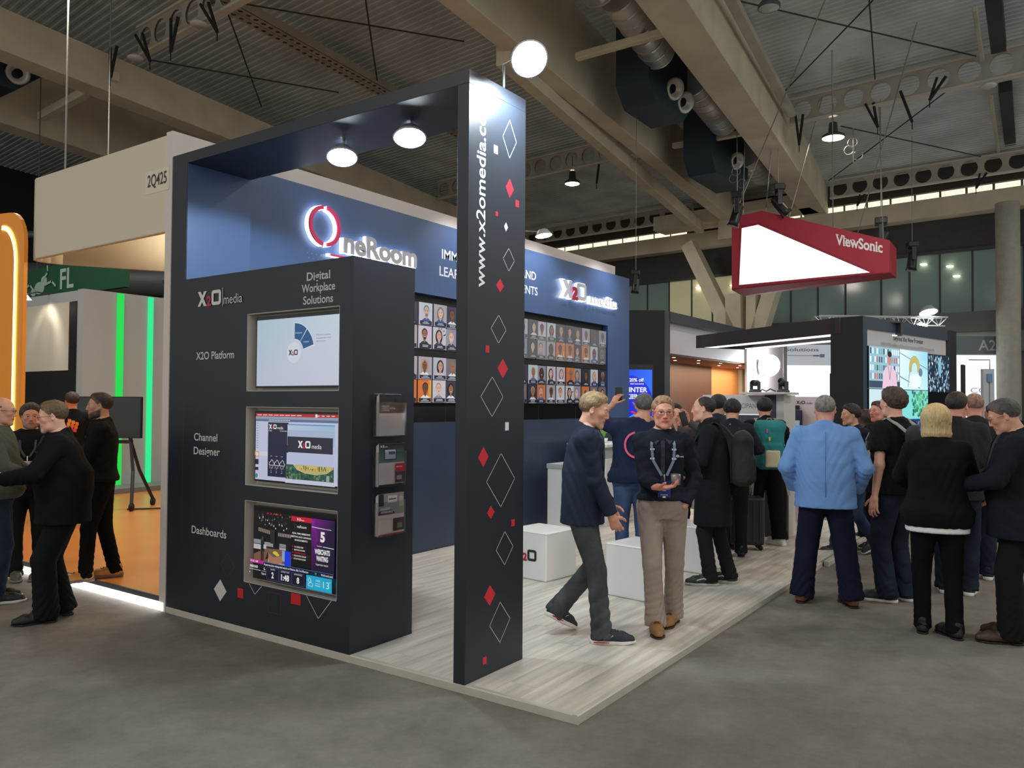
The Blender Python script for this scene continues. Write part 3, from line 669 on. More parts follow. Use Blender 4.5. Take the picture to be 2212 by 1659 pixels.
# ------------------------------------------------------------------ floor
carpet = mat('carpet', srgb(124, 118, 108), .95, bump=.6, bs=260, var=.30, vs=2.0)
for n_ in carpet.node_tree.nodes:
    if n_.type == 'TEX_NOISE' and n_.inputs['Scale'].default_value < 10: n_.inputs['Detail'].default_value = 12; n_.inputs['Roughness'].default_value = .78
nt = carpet.node_tree
MB().add([(-14, -16, 0), (44, -16, 0), (44, 34, 0), (-14, 34, 0)], [(0, 1, 2, 3)]).build('floor', carpet, kind='structure')
# ------------------------------------------------------------------ hall roof and far wall
deck_m = mat('roof_deck', srgb(198, 206, 206), .6, .1, var=.18, vs=.8)
conc = mat('concrete', srgb(204, 196, 172), .85, bump=.15, bs=6, var=.12, vs=1.2)
steel = mat('painted_steel', srgb(176, 172, 156), .6, .1, var=.12, vs=2)
dark_st = mat('dark_steel', srgb(40, 42, 44), .6)
def corr():
    b = MB(); p = .19; n = 300; x0 = -14; zf = lambda x: 10.05-.054*(x-22)
    P = []
    for i in range(n):
        x = x0+i*p
        for dx, z in ((0, .024), (.07, .024), (.09, 0), (.16, 0), (.18, .024)): P.append((x+dx, z+zf(x)))
    for x, z in P: b.v.append((x-1.2, -16, z)); b.v.append((x+3.2, 34, z))
    for i in range(len(P)-1): b.f.append((2*i, 2*i+1, 2*i+3, 2*i+2))
    b.build('ceiling', deck_m, kind='structure')
corr()
def girder(name, p, q, z0, z1, pitch, hole, label, n=12, t=.05, chord=.16, parent=None, horiz=False):
    """beam whose web is cut by a row of round holes"""
    p = Vector((p[0], p[1], 0)); q = Vector((q[0], q[1], 0)); L = (q-p).length; u = (q-p)/L; sd = Vector((-u.y, u.x, 0)); up = Vector((0, 0, 1)); org = p+up*z0
    if horiz: up, sd = sd, -up
    Hh = z1-z0; N = max(1, int(L/pitch)); pitch = L/N; b = MB()
    for s_ in (0, 1):
        for i in range(N):
            cx, cz = (i+.5)*pitch, Hh/2; k = len(b.v); m_ = 16
            for j in range(m_):
                a = 2*PI*j/m_+PI/4; c, s2 = math.cos(a), math.sin(a); mm = max(abs(c), abs(s2))
                b.v.append(tuple(org+u*(cx+c*hole)+up*(cz+s2*hole)+sd*(s_-.5)*t)); b.v.append(tuple(org+u*(cx+c/mm*pitch/2)+up*(cz+s2/mm*Hh/2)+sd*(s_-.5)*t))
            for j in range(m_):
                j2 = (j+1) % m_; b.f.append((k+2*j, k+2*j+1, k+2*j2+1, k+2*j2))
    web = b.build('web', steel, parent)
    if parent is None:
        tag(web, label, 'girder'); web.name = name
    c = MB()
    if not horiz:
        c.beam(org, org+u*L, chord, .05); c.beam(org+up*(Hh-.05), org+up*(Hh-.05)+u*L, chord, .05); c.build('chord', mat('chord_paint', srgb(200, 196, 180), .6), web)
    else:
        c.beam(org+up*.01, org+up*.01+u*L, .02, .20); c.beam(org+up*Hh, org+up*Hh+u*L, .02, .20); c.build('chord', steel, web)
    return web
girder('castellated_girder', (21.98, 6.2), (20.7, -9), 9.30, 10.0, .64, .25, 'near right castellated roof girder with lit high-bay lamp below')
girder('castellated_girder', (22.02, 10.35), (22.81, 19.4), 9.30, 10.0, .64, .25, 'castellated roof girder carrying the small lit lamp right of the black column')
girder('castellated_girder', (29.4, 6.9), (28.5, -9), 8.97, 9.62, .64, .25, 'far right castellated roof girder running above the glowing clerestory strip')
girder('castellated_girder', (29.72, 12.1), (30.25, 20.4), 8.97, 9.62, .64, .25, 'far left castellated girder over the clerestory behind the rear booth wall')
girder('castellated_girder', (9.6, 16.9), (9.0, 7.3), 9.30, 10.0, .64, .25, 'castellated girder with black straps at top left of the hall')
for (p, q, l) in [((9.75, 14.03), (21.5, 15.3), 'perforated roof channel crossing the bay above the booth')]:
    a = girder('perforated_channel', p, q, 0, .22, .21, .055, l, horiz=True); a.location = (0, 0, 9.9)
    b_ = girder('w', (p[0], p[1]+.24), (q[0], q[1]+.24), 0, .22, .21, .055, l, horiz=True, parent=a)
def cbeam(name, p, q, w_, z0, z1, label, m_=None):
    o = MB().beam((p[0], p[1], z0), (q[0], q[1], z0), w_, z1-z0).build(name, m_ or conc, bevel=.02); tag(o, label, 'beam'); return o
cbeam('concrete_beam', (-14, 2.85), (30.6, 7.62), .80, 8.60, 10.3, 'right-hand concrete roof beam nearest the hanging red sign')
cbeam('concrete_beam', (-14, 6.20), (31, 10.70), .45, 8.60, 10.85, 'concrete roof beam behind the round duct nozzles')
cbeam('concrete_beam', (12.6, 9.10), (29.5, 11.75), .30, 8.35, 8.75, 'narrow concrete ledge beam left of the duct recess')
cbeam('concrete_beam', (-14, 14.3), (30.5, 20.9), .6, 8.55, 9.40, 'upper concrete roof beam at top left of the hall')
cbeam('concrete_beam', (-14, 17.4), (30.5, 26.2), .6, 8.55, 10.85, 'lower concrete roof beam at top left beside the dark void')
cbeam('roof_channel', (-5, 2.95), (21.5, 6.02), .22, 9.35, 9.5, 'pale steel channel running beside the right concrete beam', steel)
for (x, y0, y1, l) in [(14.45, 6.4, 8.5, 'first short cross strut between the right concrete beams'), (21.05, 7.0, 9.2, 'middle short cross strut between the right concrete beams'), (21.35, 9.6, 11.0, 'small cross strut beside the narrow ledge beam')]:
    cbeam('cross_strut', (x, y0), (x, y1), .16, 8.95, 9.1, l)
cbeam('cross_strut', (9.3, 17.3), (9.6, 21.4), .2, 8.8, 9.0, 'short cross strut in the dark recess at top left')
duct_m = mat('galvanised_duct', srgb(190, 192, 188), .4, .6, bump=.2, bs=4)
noz_m = mat('nozzle_metal', srgb(205, 206, 200), .4, .3); boxm = mat('duct_box_paint', srgb(34, 56, 68), .6)
def nozzle_box(x0, y, x1, z0, z1, noz, label, nd=(0, -1, 0)):
    o = MB().prism([(x0, y, z1), (x1, y, z1), (x1, y, z0+.45), (x1-.5, y, z0), (x0+.4, y, z0), (x0, y, z0+.4)], (0, .8, 0)).build('duct_box', boxm); tag(o, label, 'air duct')
    for (x, z) in noz:
        b = MB(); pr = [(.10, 0), (.12, .05), (.21, .16), (.24, .18), (.20, .10), (.13, .02)]
        b.lathe([(.24, -.02), (.25, .06), (.22, .10), (.15, .04), (.11, -.04), (.09, -.05)], 20); q = Vector((-.45, -1, -.45)).to_track_quat('Z', 'Y')
        b.v = [tuple(q @ Vector(p)+Vector((x, y-.06, z))) for p in b.v]; n_ = b.build('nozzle', noz_m, o, True)
        d = MB(); d.lathe([(.0001, -.045), (.11, -.045)], 16); d.v = [tuple(q @ Vector(p)+Vector((x, y-.06, z))) for p in d.v]; d.build('opening', mat('black_hole', (.004, .004, .004), .9), n_)
    return o
nozzle_box(15.75, 7.45, 18.1, 8.35, 10.1, [(16.95, 8.92), (17.55, 8.80)], 'dark duct box with two round nozzles between the concrete beams')
nozzle_box(20.6, 7.9, 23.6, 8.05, 9.85, [(22.4, 8.72)], 'farther dark duct box behind the moving-head lamp')
nozzle_box(6.4, 19.6, 8.75, 8.75, 9.5, [(8.25, 9.12), (7.55, 9.14)], 'dark duct box with round nozzles in the top left corner')
def duct(a, b, r, label):
    o = MB().tube([a, b], r, 24).build('air_duct', duct_m, None, True); tag(o, label, 'air duct'); rb = MB()
    A, B = Vector(a), Vector(b); n = int((B-A).length/.35)
    for i in range(n+1):
        c = A+(B-A)*(i/n); u = (B-A).normalized()*.02; rb.tube([c-u, c+u], r*1.03, 24)
    rb.build('rib', duct_m, o); return o
duct((17.9, 7.35, 9.45), (20.6, 7.55, 9.30), .40, 'long silver ventilation duct next to the duct box nozzles')
duct((13.4, 7.0, 9.5), (15.9, 7.3, 9.35), .36, 'silver ventilation duct above the bright flood lamp')
duct((23.3, 7.9, 9.2), (25.5, 8.1, 9.2), .42, 'short silver duct end beyond the far duct box')
duct((11.5, 7.0, 9.6), (12.9, 7.1, 9.4), .36, 'ribbed duct end at the top edge left of the concrete beam')
# tie cables
def cable(p, q, r, label, m_, cat='cable', g=None, name='cable'):
    o = MB().tube([p, q], r, 5).build(name, m_); tag(o, label, cat, g); return o
ck = mat('dark_cable', (.03, .03, .032), .6); wc = mat('steel_wire', srgb(150, 150, 145), .4, .5)
CL = ['long dark cable slanting across the near right roof bay', 'short dark cable rising from the left end of the near right girder', 'steep dark cable beside the unlit high-bay lamp', 'dark cable running from the top left girder towards the booth header', 'dark cable starting at the perforated channel in the top left bay', 'lowest dark cable in the top left bay, above the cream canopy', 'dark cable crossing the bay above the booth header', 'dark cable behind the lit high-bay lamp in the far right bay', 'dark cable at the right edge of the far right bay']
for ci, (p, q) in enumerate([((16.7, 5.8), (22.7, 1.85)), ((18.3, 3.4), (22.4, 6.5)), ((18.25, 3.47), (22.8, 4.2)), ((10.4, 15), (14.86, 19.5)), ((10.7, 14.8), (14.9, 11.9)), ((11.2, 19.2), (15.4, 16.8)), ((12.1, 12.4), (15.4, 15.3)), ((26.1, 5.8), (32, 2.5)), ((24.6, 2.6), (32.2, 7.6))]):
    k_ = .948 if p[0] < 24 else .905; zc = 1.7+8.7*k_
    cable((p[0]*k_, p[1]*k_, zc), (q[0]*k_, q[1]*k_, zc), .018, CL[ci], ck, 'cable', 'roof bracing cables')
for (p, q, l) in [((19.5, 1.61), (22.5, 1.7), 'nearer pale steel purlin at the right edge of the roof'), ((25.4, 1.73), (31.0, 1.9), 'farther pale steel purlin at the right edge of the roof')]:
    p = (p[0]*.935, p[1]*.935); q = (q[0]*.935, q[1]*.935); cbeam('roof_purlin', p, q, .09, 9.6, 9.72, l, steel); cbeam('roof_purlin', (p[0], p[1]-.32), (q[0], q[1]-.32), .30, 9.72, 10.0, l.replace('pale steel purlin', 'dark deep purlin'), dark_st)
# high-bay lamps
def highbay(x, y, z, on, label, r=.17, g=None):
    h = MB().lathe([(.06, .42), (.10, .40), (.12, .16), (r, .06), (r, 0), (r-.02, 0), (r-.03, .05), (.10, .14)], 24).build('high_bay_lamp', mat('lamp_body', srgb(70, 70, 70), .5), None, True); h.location = (x, y, z); tag(h, label, 'lamp', g)
    MB().lathe([(.0001, -.05), (r*.6, -.03), (r-.012, .002)], 24).build('lamp_lens', emat('lens_on', (1, .86, .80), 30) if on else mat('lens_off', srgb(170, 185, 180), .3), h)
    MB().tube([(0, 0, .42), (0, 0, .9)], .01, 6).build('hanger', ck, h); return h
highbay(21.9, 5.06, 8.72, True, 'lit round high-bay lamp hanging right of the two hanging spotlights', .29)
highbay(22.28, 13.25, 8.85, True, 'lit round high-bay lamp seen just right of the black column', .25)
highbay(14.5, 4.46, 8.95, False, 'unlit high-bay lamp at the top edge of the hall', .20)
# webbing straps on girders
st = mat('black_webbing', (.012, .012, .012), .8)
def strap(x, y, z, dx, dy, l, label, two=True):
    b = MB().tube([(x, y, z+.1), (x+dx, y+dy, z-l)], .035, 6)
    if two: b.tube([(x-.05, y+.18, z+.1), (x+dx, y+dy, z-l)], .03, 6)
    b.tube([(x+dx, y+dy, z-l), (x+dx, y+dy, z-l-.18)], .012, 5)
    tag(b.build('rigging_strap', st), label, 'strap')
strap(21.75, 4.05, 9.3, 0, -.1, .55, 'black strap on the right girder left of the high-bay lamp'); strap(21.6, 5.75, 9.3, 0, .1, .7, 'black strap at the left end of the right girder')
strap(21.3, 3.35, 9.3, .05, -.25, .7, 'single black strap right of the high-bay lamp', False); strap(21.2, 2.35, 9.4, 0, .35, .4, 'slanting strap near the right end of the near girder')
strap(29.05, 2.1, 8.95, 0, .3, .35, 'slanting strap on the far right girder'); strap(29.35, 5.7, 8.95, 0, .3, .35, 'black strap at the left end of the far right girder')
for i, (y, l) in enumerate([(16.9, 'strap at the lower end of the top left girder'), (15.9, 'second strap from the lower end of the top left girder'), (14.6, 'V-shaped strap pair on the top left girder'), (13.6, 'uppermost strap on the top left girder')]): strap(9.1, y, 9.3, 0, -.3 if i % 2 else .25, .55, l)
strap(22.6, 17.6, 9.3, 0, -.3, .5, 'strap on the girder seen under the booth header'); strap(22.19, 12.2, 9.3, 0, .1, .6, 'strap right of the lit lamp beyond the black column', False)
for (x, y, z, l) in [(9.35, 16.6, 9.12, 'round white detector disc by the top left beam'), (9.3, 14.2, 9.2, 'round white detector disc on the top left girder'), (21.4, 1.5, 9.12, 'round white detector disc under the near right girder')]:
    tag(MB().lathe([(.0001, 0), (.16, 0), (.17, .03), (.10, .09), (.0001, .09)], 20, (x, y, z)).build('smoke_detector', mat('white_plastic', srgb(205, 205, 200), .4), None, True), l, 'detector')
# far wall: local frame along v, from A
A0 = Vector((29.54, 1.13, 0)); vW = Vector((.085, .996, 0)); nW = Vector((-.996, .085, 0))
def fwp(s_, z, o=0): p = A0+vW*s_+nW*o; return (p.x, p.y, z)
def wbox(s0, s1, z0, z1, o0, o1): return MB().prism([fwp(s0, z0, o0), fwp(s1, z0, o0), fwp(s1, z0, o1), fwp(s0, z0, o1)], (0, 0, z1-z0))
wl = wbox(-14, 30, 0, 4.1, -.6, -.3).build('wall_far', mat('far_wall', srgb(112, 108, 98), .8, var=.1, vs=1), kind='structure')
wbox(-14, 30, 8.9, 11, -.6, -.2).build('upper_wall', mat('far_wall_top', srgb(70, 66, 62), .8), wl)
wbox(-14, 30, 7.98, 8.60, -.5, .1).build('concrete_band', conc, wl)
wbox(-14, 30, 6.9, 7.98, -.9, -.5).build('dark_band', mat('dark_band', srgb(64, 62, 60), .8, var=.1), wl)
wbox(-14, 30, 4.1, 4.75, -.4, .1).build('mezzanine_edge', mat('mezz_edge', srgb(96, 98, 96), .8), wl)
wbox(-14, 30, 3.45, 4.1, -.4, -.05).build('lower_band', mat('low_band', srgb(150, 152, 140), .8), wl)
# clerestory: lit translucent panes
cs = wbox(-14, 30, 8.58, 8.92, -.45, -.38).build('window_1', mat('mullion_dark', srgb(60, 52, 44), .6), kind='structure')
pm = emat('daylit_pane', (1.0, .90, .70), 1.15)
s_ = -13.9; i = 0; pane = None
while s_ < 29:
    if 7.6 < s_ < 11.4: s_ += .78; continue
    if pane is None: pane = MB().prism([fwp(0, 0, -.37), fwp(.70, 0, -.37), fwp(.70, 0, -.33), fwp(0, 0, -.33)], (0, 0, .27)).build('pane', pm, cs); base_s = 0; pane.location = (vW.x*s_, vW.y*s_, 8.615)
    else:
        c = pane.copy(); COL.objects.link(c); c.location = (vW.x*s_, vW.y*s_, 8.615)
    s_ += .78
# mezzanine glazing
gl = wbox(-14, 30, 6.82, 6.92, -.7, -.45).build('window_2', mat('mullion_grey', srgb(58, 60, 58), .5), kind='structure')
gm_pale = mat('mezz_glass_pale', srgb(196, 192, 158), .12, emit=srgb(196, 190, 150), es=.22); gm_teal = mat('mezz_glass_teal', srgb(110, 130, 122), .10, emit=srgb(110, 132, 124), es=.10)
ed = [-13, -11.5, -10, -8.5, -7, -5.5, -4, -2.6, -1.2, .1, 1.54, 2.51, 3.46, 4.38, 5.6, 6.59, 7.6, 8.6, 9.72, 10.8, 11.72, 12.76, 13.8, 15, 16.2, 17.5, 19, 21, 24, 28]
for a, b in zip(ed[:-1], ed[1:]):
    pale = (8.5 < a < 12) or a < -.5
    wbox(a+.03, b-.03, 4.75, 6.82, -.62, -.58).build('pane', gm_pale if pale else gm_teal, gl)
    wbox(a-.03, a+.03, 4.75, 6.82, -.64, -.55).build('mullion', mat('mullion_grey'), gl)
for (s1, z, l) in [(11.4, 6.45, 0), (10.9, 6.2, 0), (9.9, 6.4, 0), (2.2, 6.35, 0), (2.0, 6.0, 0), (3.0, 6.5, 0), (8.2, 6.6, 0)]:
    o = MB(); c = fwp(s1, z, -.5); o.lathe([(.0001, 0), (.09, 0)], 14, c); o.lathe([(.11, .03), (.09, 0)], 14, c); tag(o.build('downlight', emat('warm_dot', (1, .9, .7), 9)), 'small round downlight glowing behind the mezzanine glazing', 'light', 'mezzanine downlights')
# concrete tree column below the beams (V legs) and round column
tc_ = MB()
tc_.beam(fwp(10.9, 7.9, 1.0), fwp(9.0, 4.1, 1.0), .5, .5, up=nW); tc_.beam(fwp(6.9, 7.9, 1.0), fwp(8.15, 4.1, 1.0), .5, .5, up=nW); tc_.beam(fwp(9.0, 5.8, 1.0), fwp(8.9, 0, 1.0), .6, .5, up=nW); tc_.beam(fwp(8.3, 5.8, 1.0), fwp(8.35, 0, 1.0), .35, .5, up=nW)
tc_.beam(fwp(9.6, 7.9, 1.1), fwp(7.2, 7.9, 1.1), .7, .9); tc_.beam(fwp(12.4, 8.6, .9), fwp(6.2, 8.6, .9), 1.0, .55)
tag(tc_.build('branching_column', conc), 'branching concrete column with V legs under the hanging red sign', 'column')
tag(MB().lathe([(.33, 0), (.33, 7.95)], 32, (28.75, 1.54, 0)).build('round_column', mat('round_concrete', srgb(150, 148, 136), .8, bump=.2, bs=20, var=.08), None, True), 'round concrete column at the right edge of the hall', 'column')
dk = MB().box((28.9, -14, 0), (29.05, 1.1, 4.9)).build('wall_right', mat('dark_corner', srgb(20, 26, 26), .8), kind='structure')
# left side dark void wall
MB().box((-14, 33.6, 0), (40, 34, 11)).build('wall_left', mat('void_wall', srgb(34, 40, 36), .9), kind='structure')
# ------------------------------------------------------------------ the booth platform
X0, Y0, HP = 3.69, 2.145, .05
plat = box('floor_platform', (X0+.012, Y0+.012, 0), (12.0, 5.95, .042), mat('platform_core', srgb(150, 146, 136), .7), kind='structure')
wood = mat('laminate', srgb(206, 198, 184), .38, bump=.05, bs=40, var=.26, vs=3.0, stretch=(.35, 5, 1))
nt = wood.node_tree; oi = nt.nodes.new('ShaderNodeObjectInfo')
for n_ in nt.nodes:
    if n_.type == 'MAPPING':
        ad = nt.nodes.new('ShaderNodeVectorMath'); ad.operation = 'ADD'; mu = nt.nodes.new('ShaderNodeVectorMath'); mu.operation = 'SCALE'; mu.inputs[3].default_value = 40
        cb = nt.nodes.new('ShaderNodeCombineXYZ'); nt.links.new(oi.outputs['Random'], cb.inputs[0]); nt.links.new(oi.outputs['Random'], cb.inputs[1]); nt.links.new(cb.outputs[0], mu.inputs[0])
        src_ = n_.inputs[0].links[0].from_socket; nt.links.new(src_, ad.inputs[0]); nt.links.new(mu.outputs[0], ad.inputs[1]); nt.links.new(ad.outputs[0], n_.inputs[0])
pw = .1838; L0 = 1.28; protos = {}
def plank(x0, x1, y):
    k = round(x1-x0, 3)
    if k not in protos:
        o = MB().box((0, 0, 0), (x1-x0-.0015, pw-.0015, .0075)).build('plank', wood, plat); protos[k] = o
    else: o = protos[k].copy(); COL.objects.link(o); o.parent = plat
    o.location = (x0, y, .0425)
rows = int((5.862-(Y0+.035))/pw)
for r in range(rows+1):
    y = Y0+.035+r*pw; x = X0+.035-[0, .43, .86, .21, .64][r % 5]*L0
    if y+pw > 5.866: break
    while x < 11.95:
        a, b = max(x, X0+.035), min(x+L0, 11.95)
        if b-a > .05: plank(a, b, y)
        x += L0
alu = mat('edge_trim', srgb(196, 192, 178), .45, .2, var=.06, vs=8)
MB().prism([(X0, Y0+.034, 0), (X0+.034, Y0+.034, 0), (X0+.034, Y0+.034, .0505), (X0+.006, Y0+.034, .0505), (X0, Y0+.034, .044)], (0, 5.96-Y0-.034, 0)).build('trim_1', alu, kind='structure')
MB().prism([(X0, Y0, 0), (X0, Y0+.034, 0), (X0, Y0+.034, .0503), (X0, Y0+.006, .0503), (X0, Y0, .044)], (8.75-X0, 0, 0)).build('trim_2', alu, kind='structure')
MB().prism([(8.82, Y0-.05, 0), (8.82, Y0, 0), (8.82, Y0, .0506), (8.82, Y0-.044, .0506), (8.82, Y0-.05, .044)], (3.2, 0, 0)).build('trim_3', alu, kind='structure')
# ------------------------------------------------------------------ booth portal, screen wall, back wall
navy = mat('navy_laminate', srgb(31, 37, 47), .42, bump=.04, bs=300, var=.05, vs=3)
navy2 = mat('navy_print', srgb(66, 90, 132), .36, var=.05, vs=2)
zb_ = 2.664
portal = empty('booth_portal', (X0, 2.907, HP)); tag(portal, 'black portal frame with URL column, standing at the platform edge', 'display frame')
def pbox(name, a, b, m_=navy, par=portal, bevel=.002):
    o = box(name, tuple(a[i]-par.location[i] for i in range(3)), tuple(b[i]-par.location[i] for i in range(3)), m_, par, bevel); return o
pc = pbox('column_panel', (X0, 2.907, HP), (4.29, 2.993, 3.60))
pbox('header_panel', (X0, 2.907, 3.60), (4.29, 5.76, 3.685)); pbox('pier_panel', (X0, 5.76, HP), (4.29, 5.96, 3.685)); pbox('pier_print', (X0+.004, 5.755, zb_+.001), (4.29, 5.7595, 3.599), navy2, bevel=0)
def WW(c): return (c, c, c)
wht = srgb(228, 228, 230); thin = srgb(190, 190, 192)
for (k, x, z, *r) in [('o', 4.109, 3.375, .075, .121), ('w2', 3.961, 3.270), ('f', 4.113, 3.062, .045, .062), ('s', 4.197, 2.982), ('t', 3.975, 2.872), ('w', 4.075, 2.809, .022, .030), ('o', 4.108, 2.606, .062, .073), ('f', 4.015, 2.430, .042, .043), ('o', 4.003, 2.157, .080, .088), ('s', 3.889, 2.027), ('f', 4.050, 1.914, .058, .061), ('o', 3.940, 1.737, .115, .122), ('w2', 4.099, 1.552), ('f', 3.855, 1.372, .052, .062), ('o', 4.038, 1.219, .150, .166), ('f', 3.934, 1.030, .040, .040), ('s', 4.172, .939), ('o', 4.083, .791, .091, .104), ('f', 3.930, .527, .058, .063), ('o', 4.038, .341, .108, .124), ('s', 3.883, .145)]:
    x -= X0; z -= HP; p = Pic()
    if k == 'o': p.dia(x, z, r[0], r[1], thin, .0045)
    elif k == 'f': p.dia(x, z, r[0], r[1], RED)
    elif k == 'w': p.dia(x, z, r[0], r[1], wht)
    elif k == 's': p.rect(x-.019, z-.022, x+.019, z+.022, RED)
    elif k == 't': p.rect(x-.012, z-.014, x+.012, z+.014, RED)
    else: p.rect(x-.020, z-.026, x+.020, z+.026, wht)
    p.build('diamond_print', (0, 0, 0), (1, 0, 0), (0, 0, 1), PRINT, pc)
p = Pic(); p.text('www.x2omedia.com', .165, 2.345, .088, wht, 'l', .012, width=1.16, rot=PI/2)
p.build('url_lettering', (0, 0, 0), (1, 0, 0), (0, 0, 1), PRINT, pc, 'white URL www.x2omedia.com running up the column')
# screen wall (box) with three recesses
zb = 2.664; ys0, ys1 = 3.863, 5.96
sw_ = empty('screen_wall', (X0, ys0, HP)); tag(sw_, 'dark navy wall unit with three recessed monitors at the platform corner', 'display wall')
b = MB(); d = .10; hol = [(1.772, 2.343), (1.085, 1.660), (.378, .975)]; hy0, hy1 = 3.99, 4.972
def lb(a, c): b.box(tuple(a[i]-sw_.location[i] for i in range(3)), tuple(c[i]-sw_.location[i] for i in range(3)))
lb((X0, ys0, HP), (X0+d, hy0, zb)); lb((X0, hy1, HP), (X0+d, 5.76, zb))
zz = [HP]+[t for h_ in reversed(hol) for t in h_]+[zb]
for i in range(0, len(zz), 2): lb((X0, hy0, zz[i]), (X0+d, hy1, zz[i+1]))
lb((X0+d, ys0, HP), (4.29, ys0+.02, zb)); lb((X0+d, ys0+.02, zb-.02), (4.29, 5.76, zb)); lb((4.27, ys0+.02, HP), (4.29, 5.76, zb-.02))
wb = b.build('carcass', navy, sw_)
rv = mat('reveal_paint', srgb(196, 190, 178), .5)
for (z0, z1) in hol:
    r = MB(); t = .004; A_ = lambda *q: tuple(q[i]-sw_.location[i] for i in range(3))
    r.box(A_(X0+.001, hy0, z0), A_(X0+.10, hy0+t, z1)); r.box(A_(X0+.001, hy1-t, z0), A_(X0+.10, hy1, z1)); r.box(A_(X0+.001, hy0, z0), A_(X0+.10, hy1, z0+t)); r.box(A_(X0+.001, hy0, z1-t), A_(X0+.10, hy1, z1)); r.box(A_(X0+.10, hy0, z0), A_(X0+.104, hy1, z1))
    r.build('recess_lining', rv, sw_)
def T(p, s, y, z, h, al='c', w_=None, c=srgb(205, 203, 200), b_=.014): p.text(s, -(y-ys0)*1.0, z-HP, h, c, al, b_, width=w_)
p = Pic(); cx_ = -(4.205-ys0)
for s, z, w_ in (('Digital', 2.535, .235), ('Workplace', 2.455, .335), ('Solutions', 2.372, .30)): p.text(s, cx_, z-HP, .056, srgb(205, 203, 200), 'c', .014, width=w_)
p.text('X2O Platform', -(5.60-ys0), 2.022-HP, .058, srgb(205, 203, 200), 'l', .014, width=.48)
p.text('Channel', -(5.61-ys0), 1.392-HP, .058, srgb(205, 203, 200), 'l', .014, width=.30); p.text('Designer', -(5.61-ys0), 1.285-HP, .058, srgb(205, 203, 200), 'l', .014, width=.335)
p.text('Dashboards', -(5.62-ys0), .672-HP, .058, srgb(205, 203, 200), 'l', .014, width=.44)
p.logo(-(5.585-ys0), 2.435-HP, .115, srgb(215, 213, 210), srgb(190, 40, 60), True, srgb(200, 198, 195), True)
p.build('lettering', (0, 0, 0), (0, -1, 0), (0, 0, 1), PRINT, sw_, 'pale lettering and logo on the screen wall')
dm = srgb(52, 44, 50); gw_ = srgb(205, 203, 198); rd = srgb(200, 32, 44)
def deco(fn, label=None):
    p = Pic(); fn(p); p.build('diamond_print', (0, 0, 0), (0, -1, 0), (0, 0, 1), PRINT, sw_, label)
for (y, z, a, c, col, w_) in [(5.455, .405, .125, .135, dm, .003), (5.165, .473, .085, .088, srgb(80, 72, 76), .003), (5.25, .277, .078, .082, gw_, 0)]: deco(lambda p: p.dia(-(y-ys0), z-HP, a, c, col, w_))
deco(lambda p: p.rect(-(5.04-ys0), .255-HP, -(4.975-ys0), .325-HP, rd)); deco(lambda p: p.rect(-(4.445-ys0), .298-HP, -(4.345-ys0), .372-HP, rd))
deco(lambda p: p.line([(-(4.69-ys0), .345-HP), (-(4.55-ys0), .345-HP), (-(4.55-ys0), .202-HP), (-(4.69-ys0), .202-HP)], .003, srgb(110, 40, 44), True))
deco(lambda p: p.line([(-(4.905-ys0), .372-HP), (-(4.84-ys0), .305-HP), (-(4.765-ys0), .372-HP)], .004, gw_)); deco(lambda p: p.line([(-(4.285-ys0), .374-HP), (-(4.165-ys0), .238-HP), (-(4.04-ys0), .374-HP)], .004, gw_))
# monitors: image plane coordinates 0..W x 0..Hh from the lower left as seen
def monitor(z0, z1, pic, label, s, par_x=X0+.045, y0=4.017, y1=4.925):
    o = box('monitor', (0, 0, 0), (.04, y1-y0, z1-z0), mat('bezel_black', (.006, .006, .007), .3), bevel=.003); o.location = (par_x, y0, z0); tag(o, label, 'monitor')
    pic.build('screen', (0, y1-y0-.012, .014), (0, -1, 0), (0, 0, 1), scr(s), o); return o
W_, H_ = .884, .483
p = Pic(); bgc = srgb(196, 206, 224)
p.rect(0, 0, W_, H_, bgc, cols=[srgb(190, 196, 218), srgb(206, 208, 226), srgb(204, 218, 232), srgb(170, 200, 214)])
def sector(cx, cy, r0, r1, a0, a1, c, n=10, kx=1.0):
    pts = [(cx+kx*r1*math.cos(math.radians(a0+(a1-a0)*i/n)), cy+r1*math.sin(math.radians(a0+(a1-a0)*i/n))) for i in range(n+1)]+[(cx+kx*r0*math.cos(math.radians(a1+(a0-a1)*i/n)), cy+r0*math.sin(math.radians(a1+(a0-a1)*i/n))) for i in range(n+1)]
    for i in range(n): p.poly([pts[i], pts[i+1], pts[2*n-i], pts[2*n+1-i]], c, None, False)
    p.l += 1
bl = srgb(22, 84, 134); cx2, cy2 = .418, .235
for a0, a1 in ((52, 90), (14, 50)):
    sector(cx2, cy2, .093, .213, a0-2, a1+2, srgb(225, 235, 250)); sector(cx2, cy2, .097, .208, a0, a1, bl)
p.ell(cx2, cy2, .079, .079, srgb(200, 202, 212), 28); p.ell(cx2, cy2, .076, .076, srgb(214, 218, 232), 28)
p.logo(cx2-.058, cy2-.018, .038, srgb(40, 40, 50), srgb(170, 30, 70), False)
p.text('Distribution', cx2+.016, cy2+.133, .009, WHITE, 'l', 0, width=.07); p.text('Analytics', cx2+.10, cy2+.068, .009, WHITE, 'l', 0, width=.06)
for i, t in enumerate(('Measure content', 'engagement and', 'distribution')): p.text(t, cx2+.235, cy2+.11-i*.022, .010, srgb(110, 112, 130), 'l', 0, width=(.145, .145, .10)[i])
monitor(1.797, 2.318, p, 'top recessed monitor showing a white slide with blue pie wedges', .80)
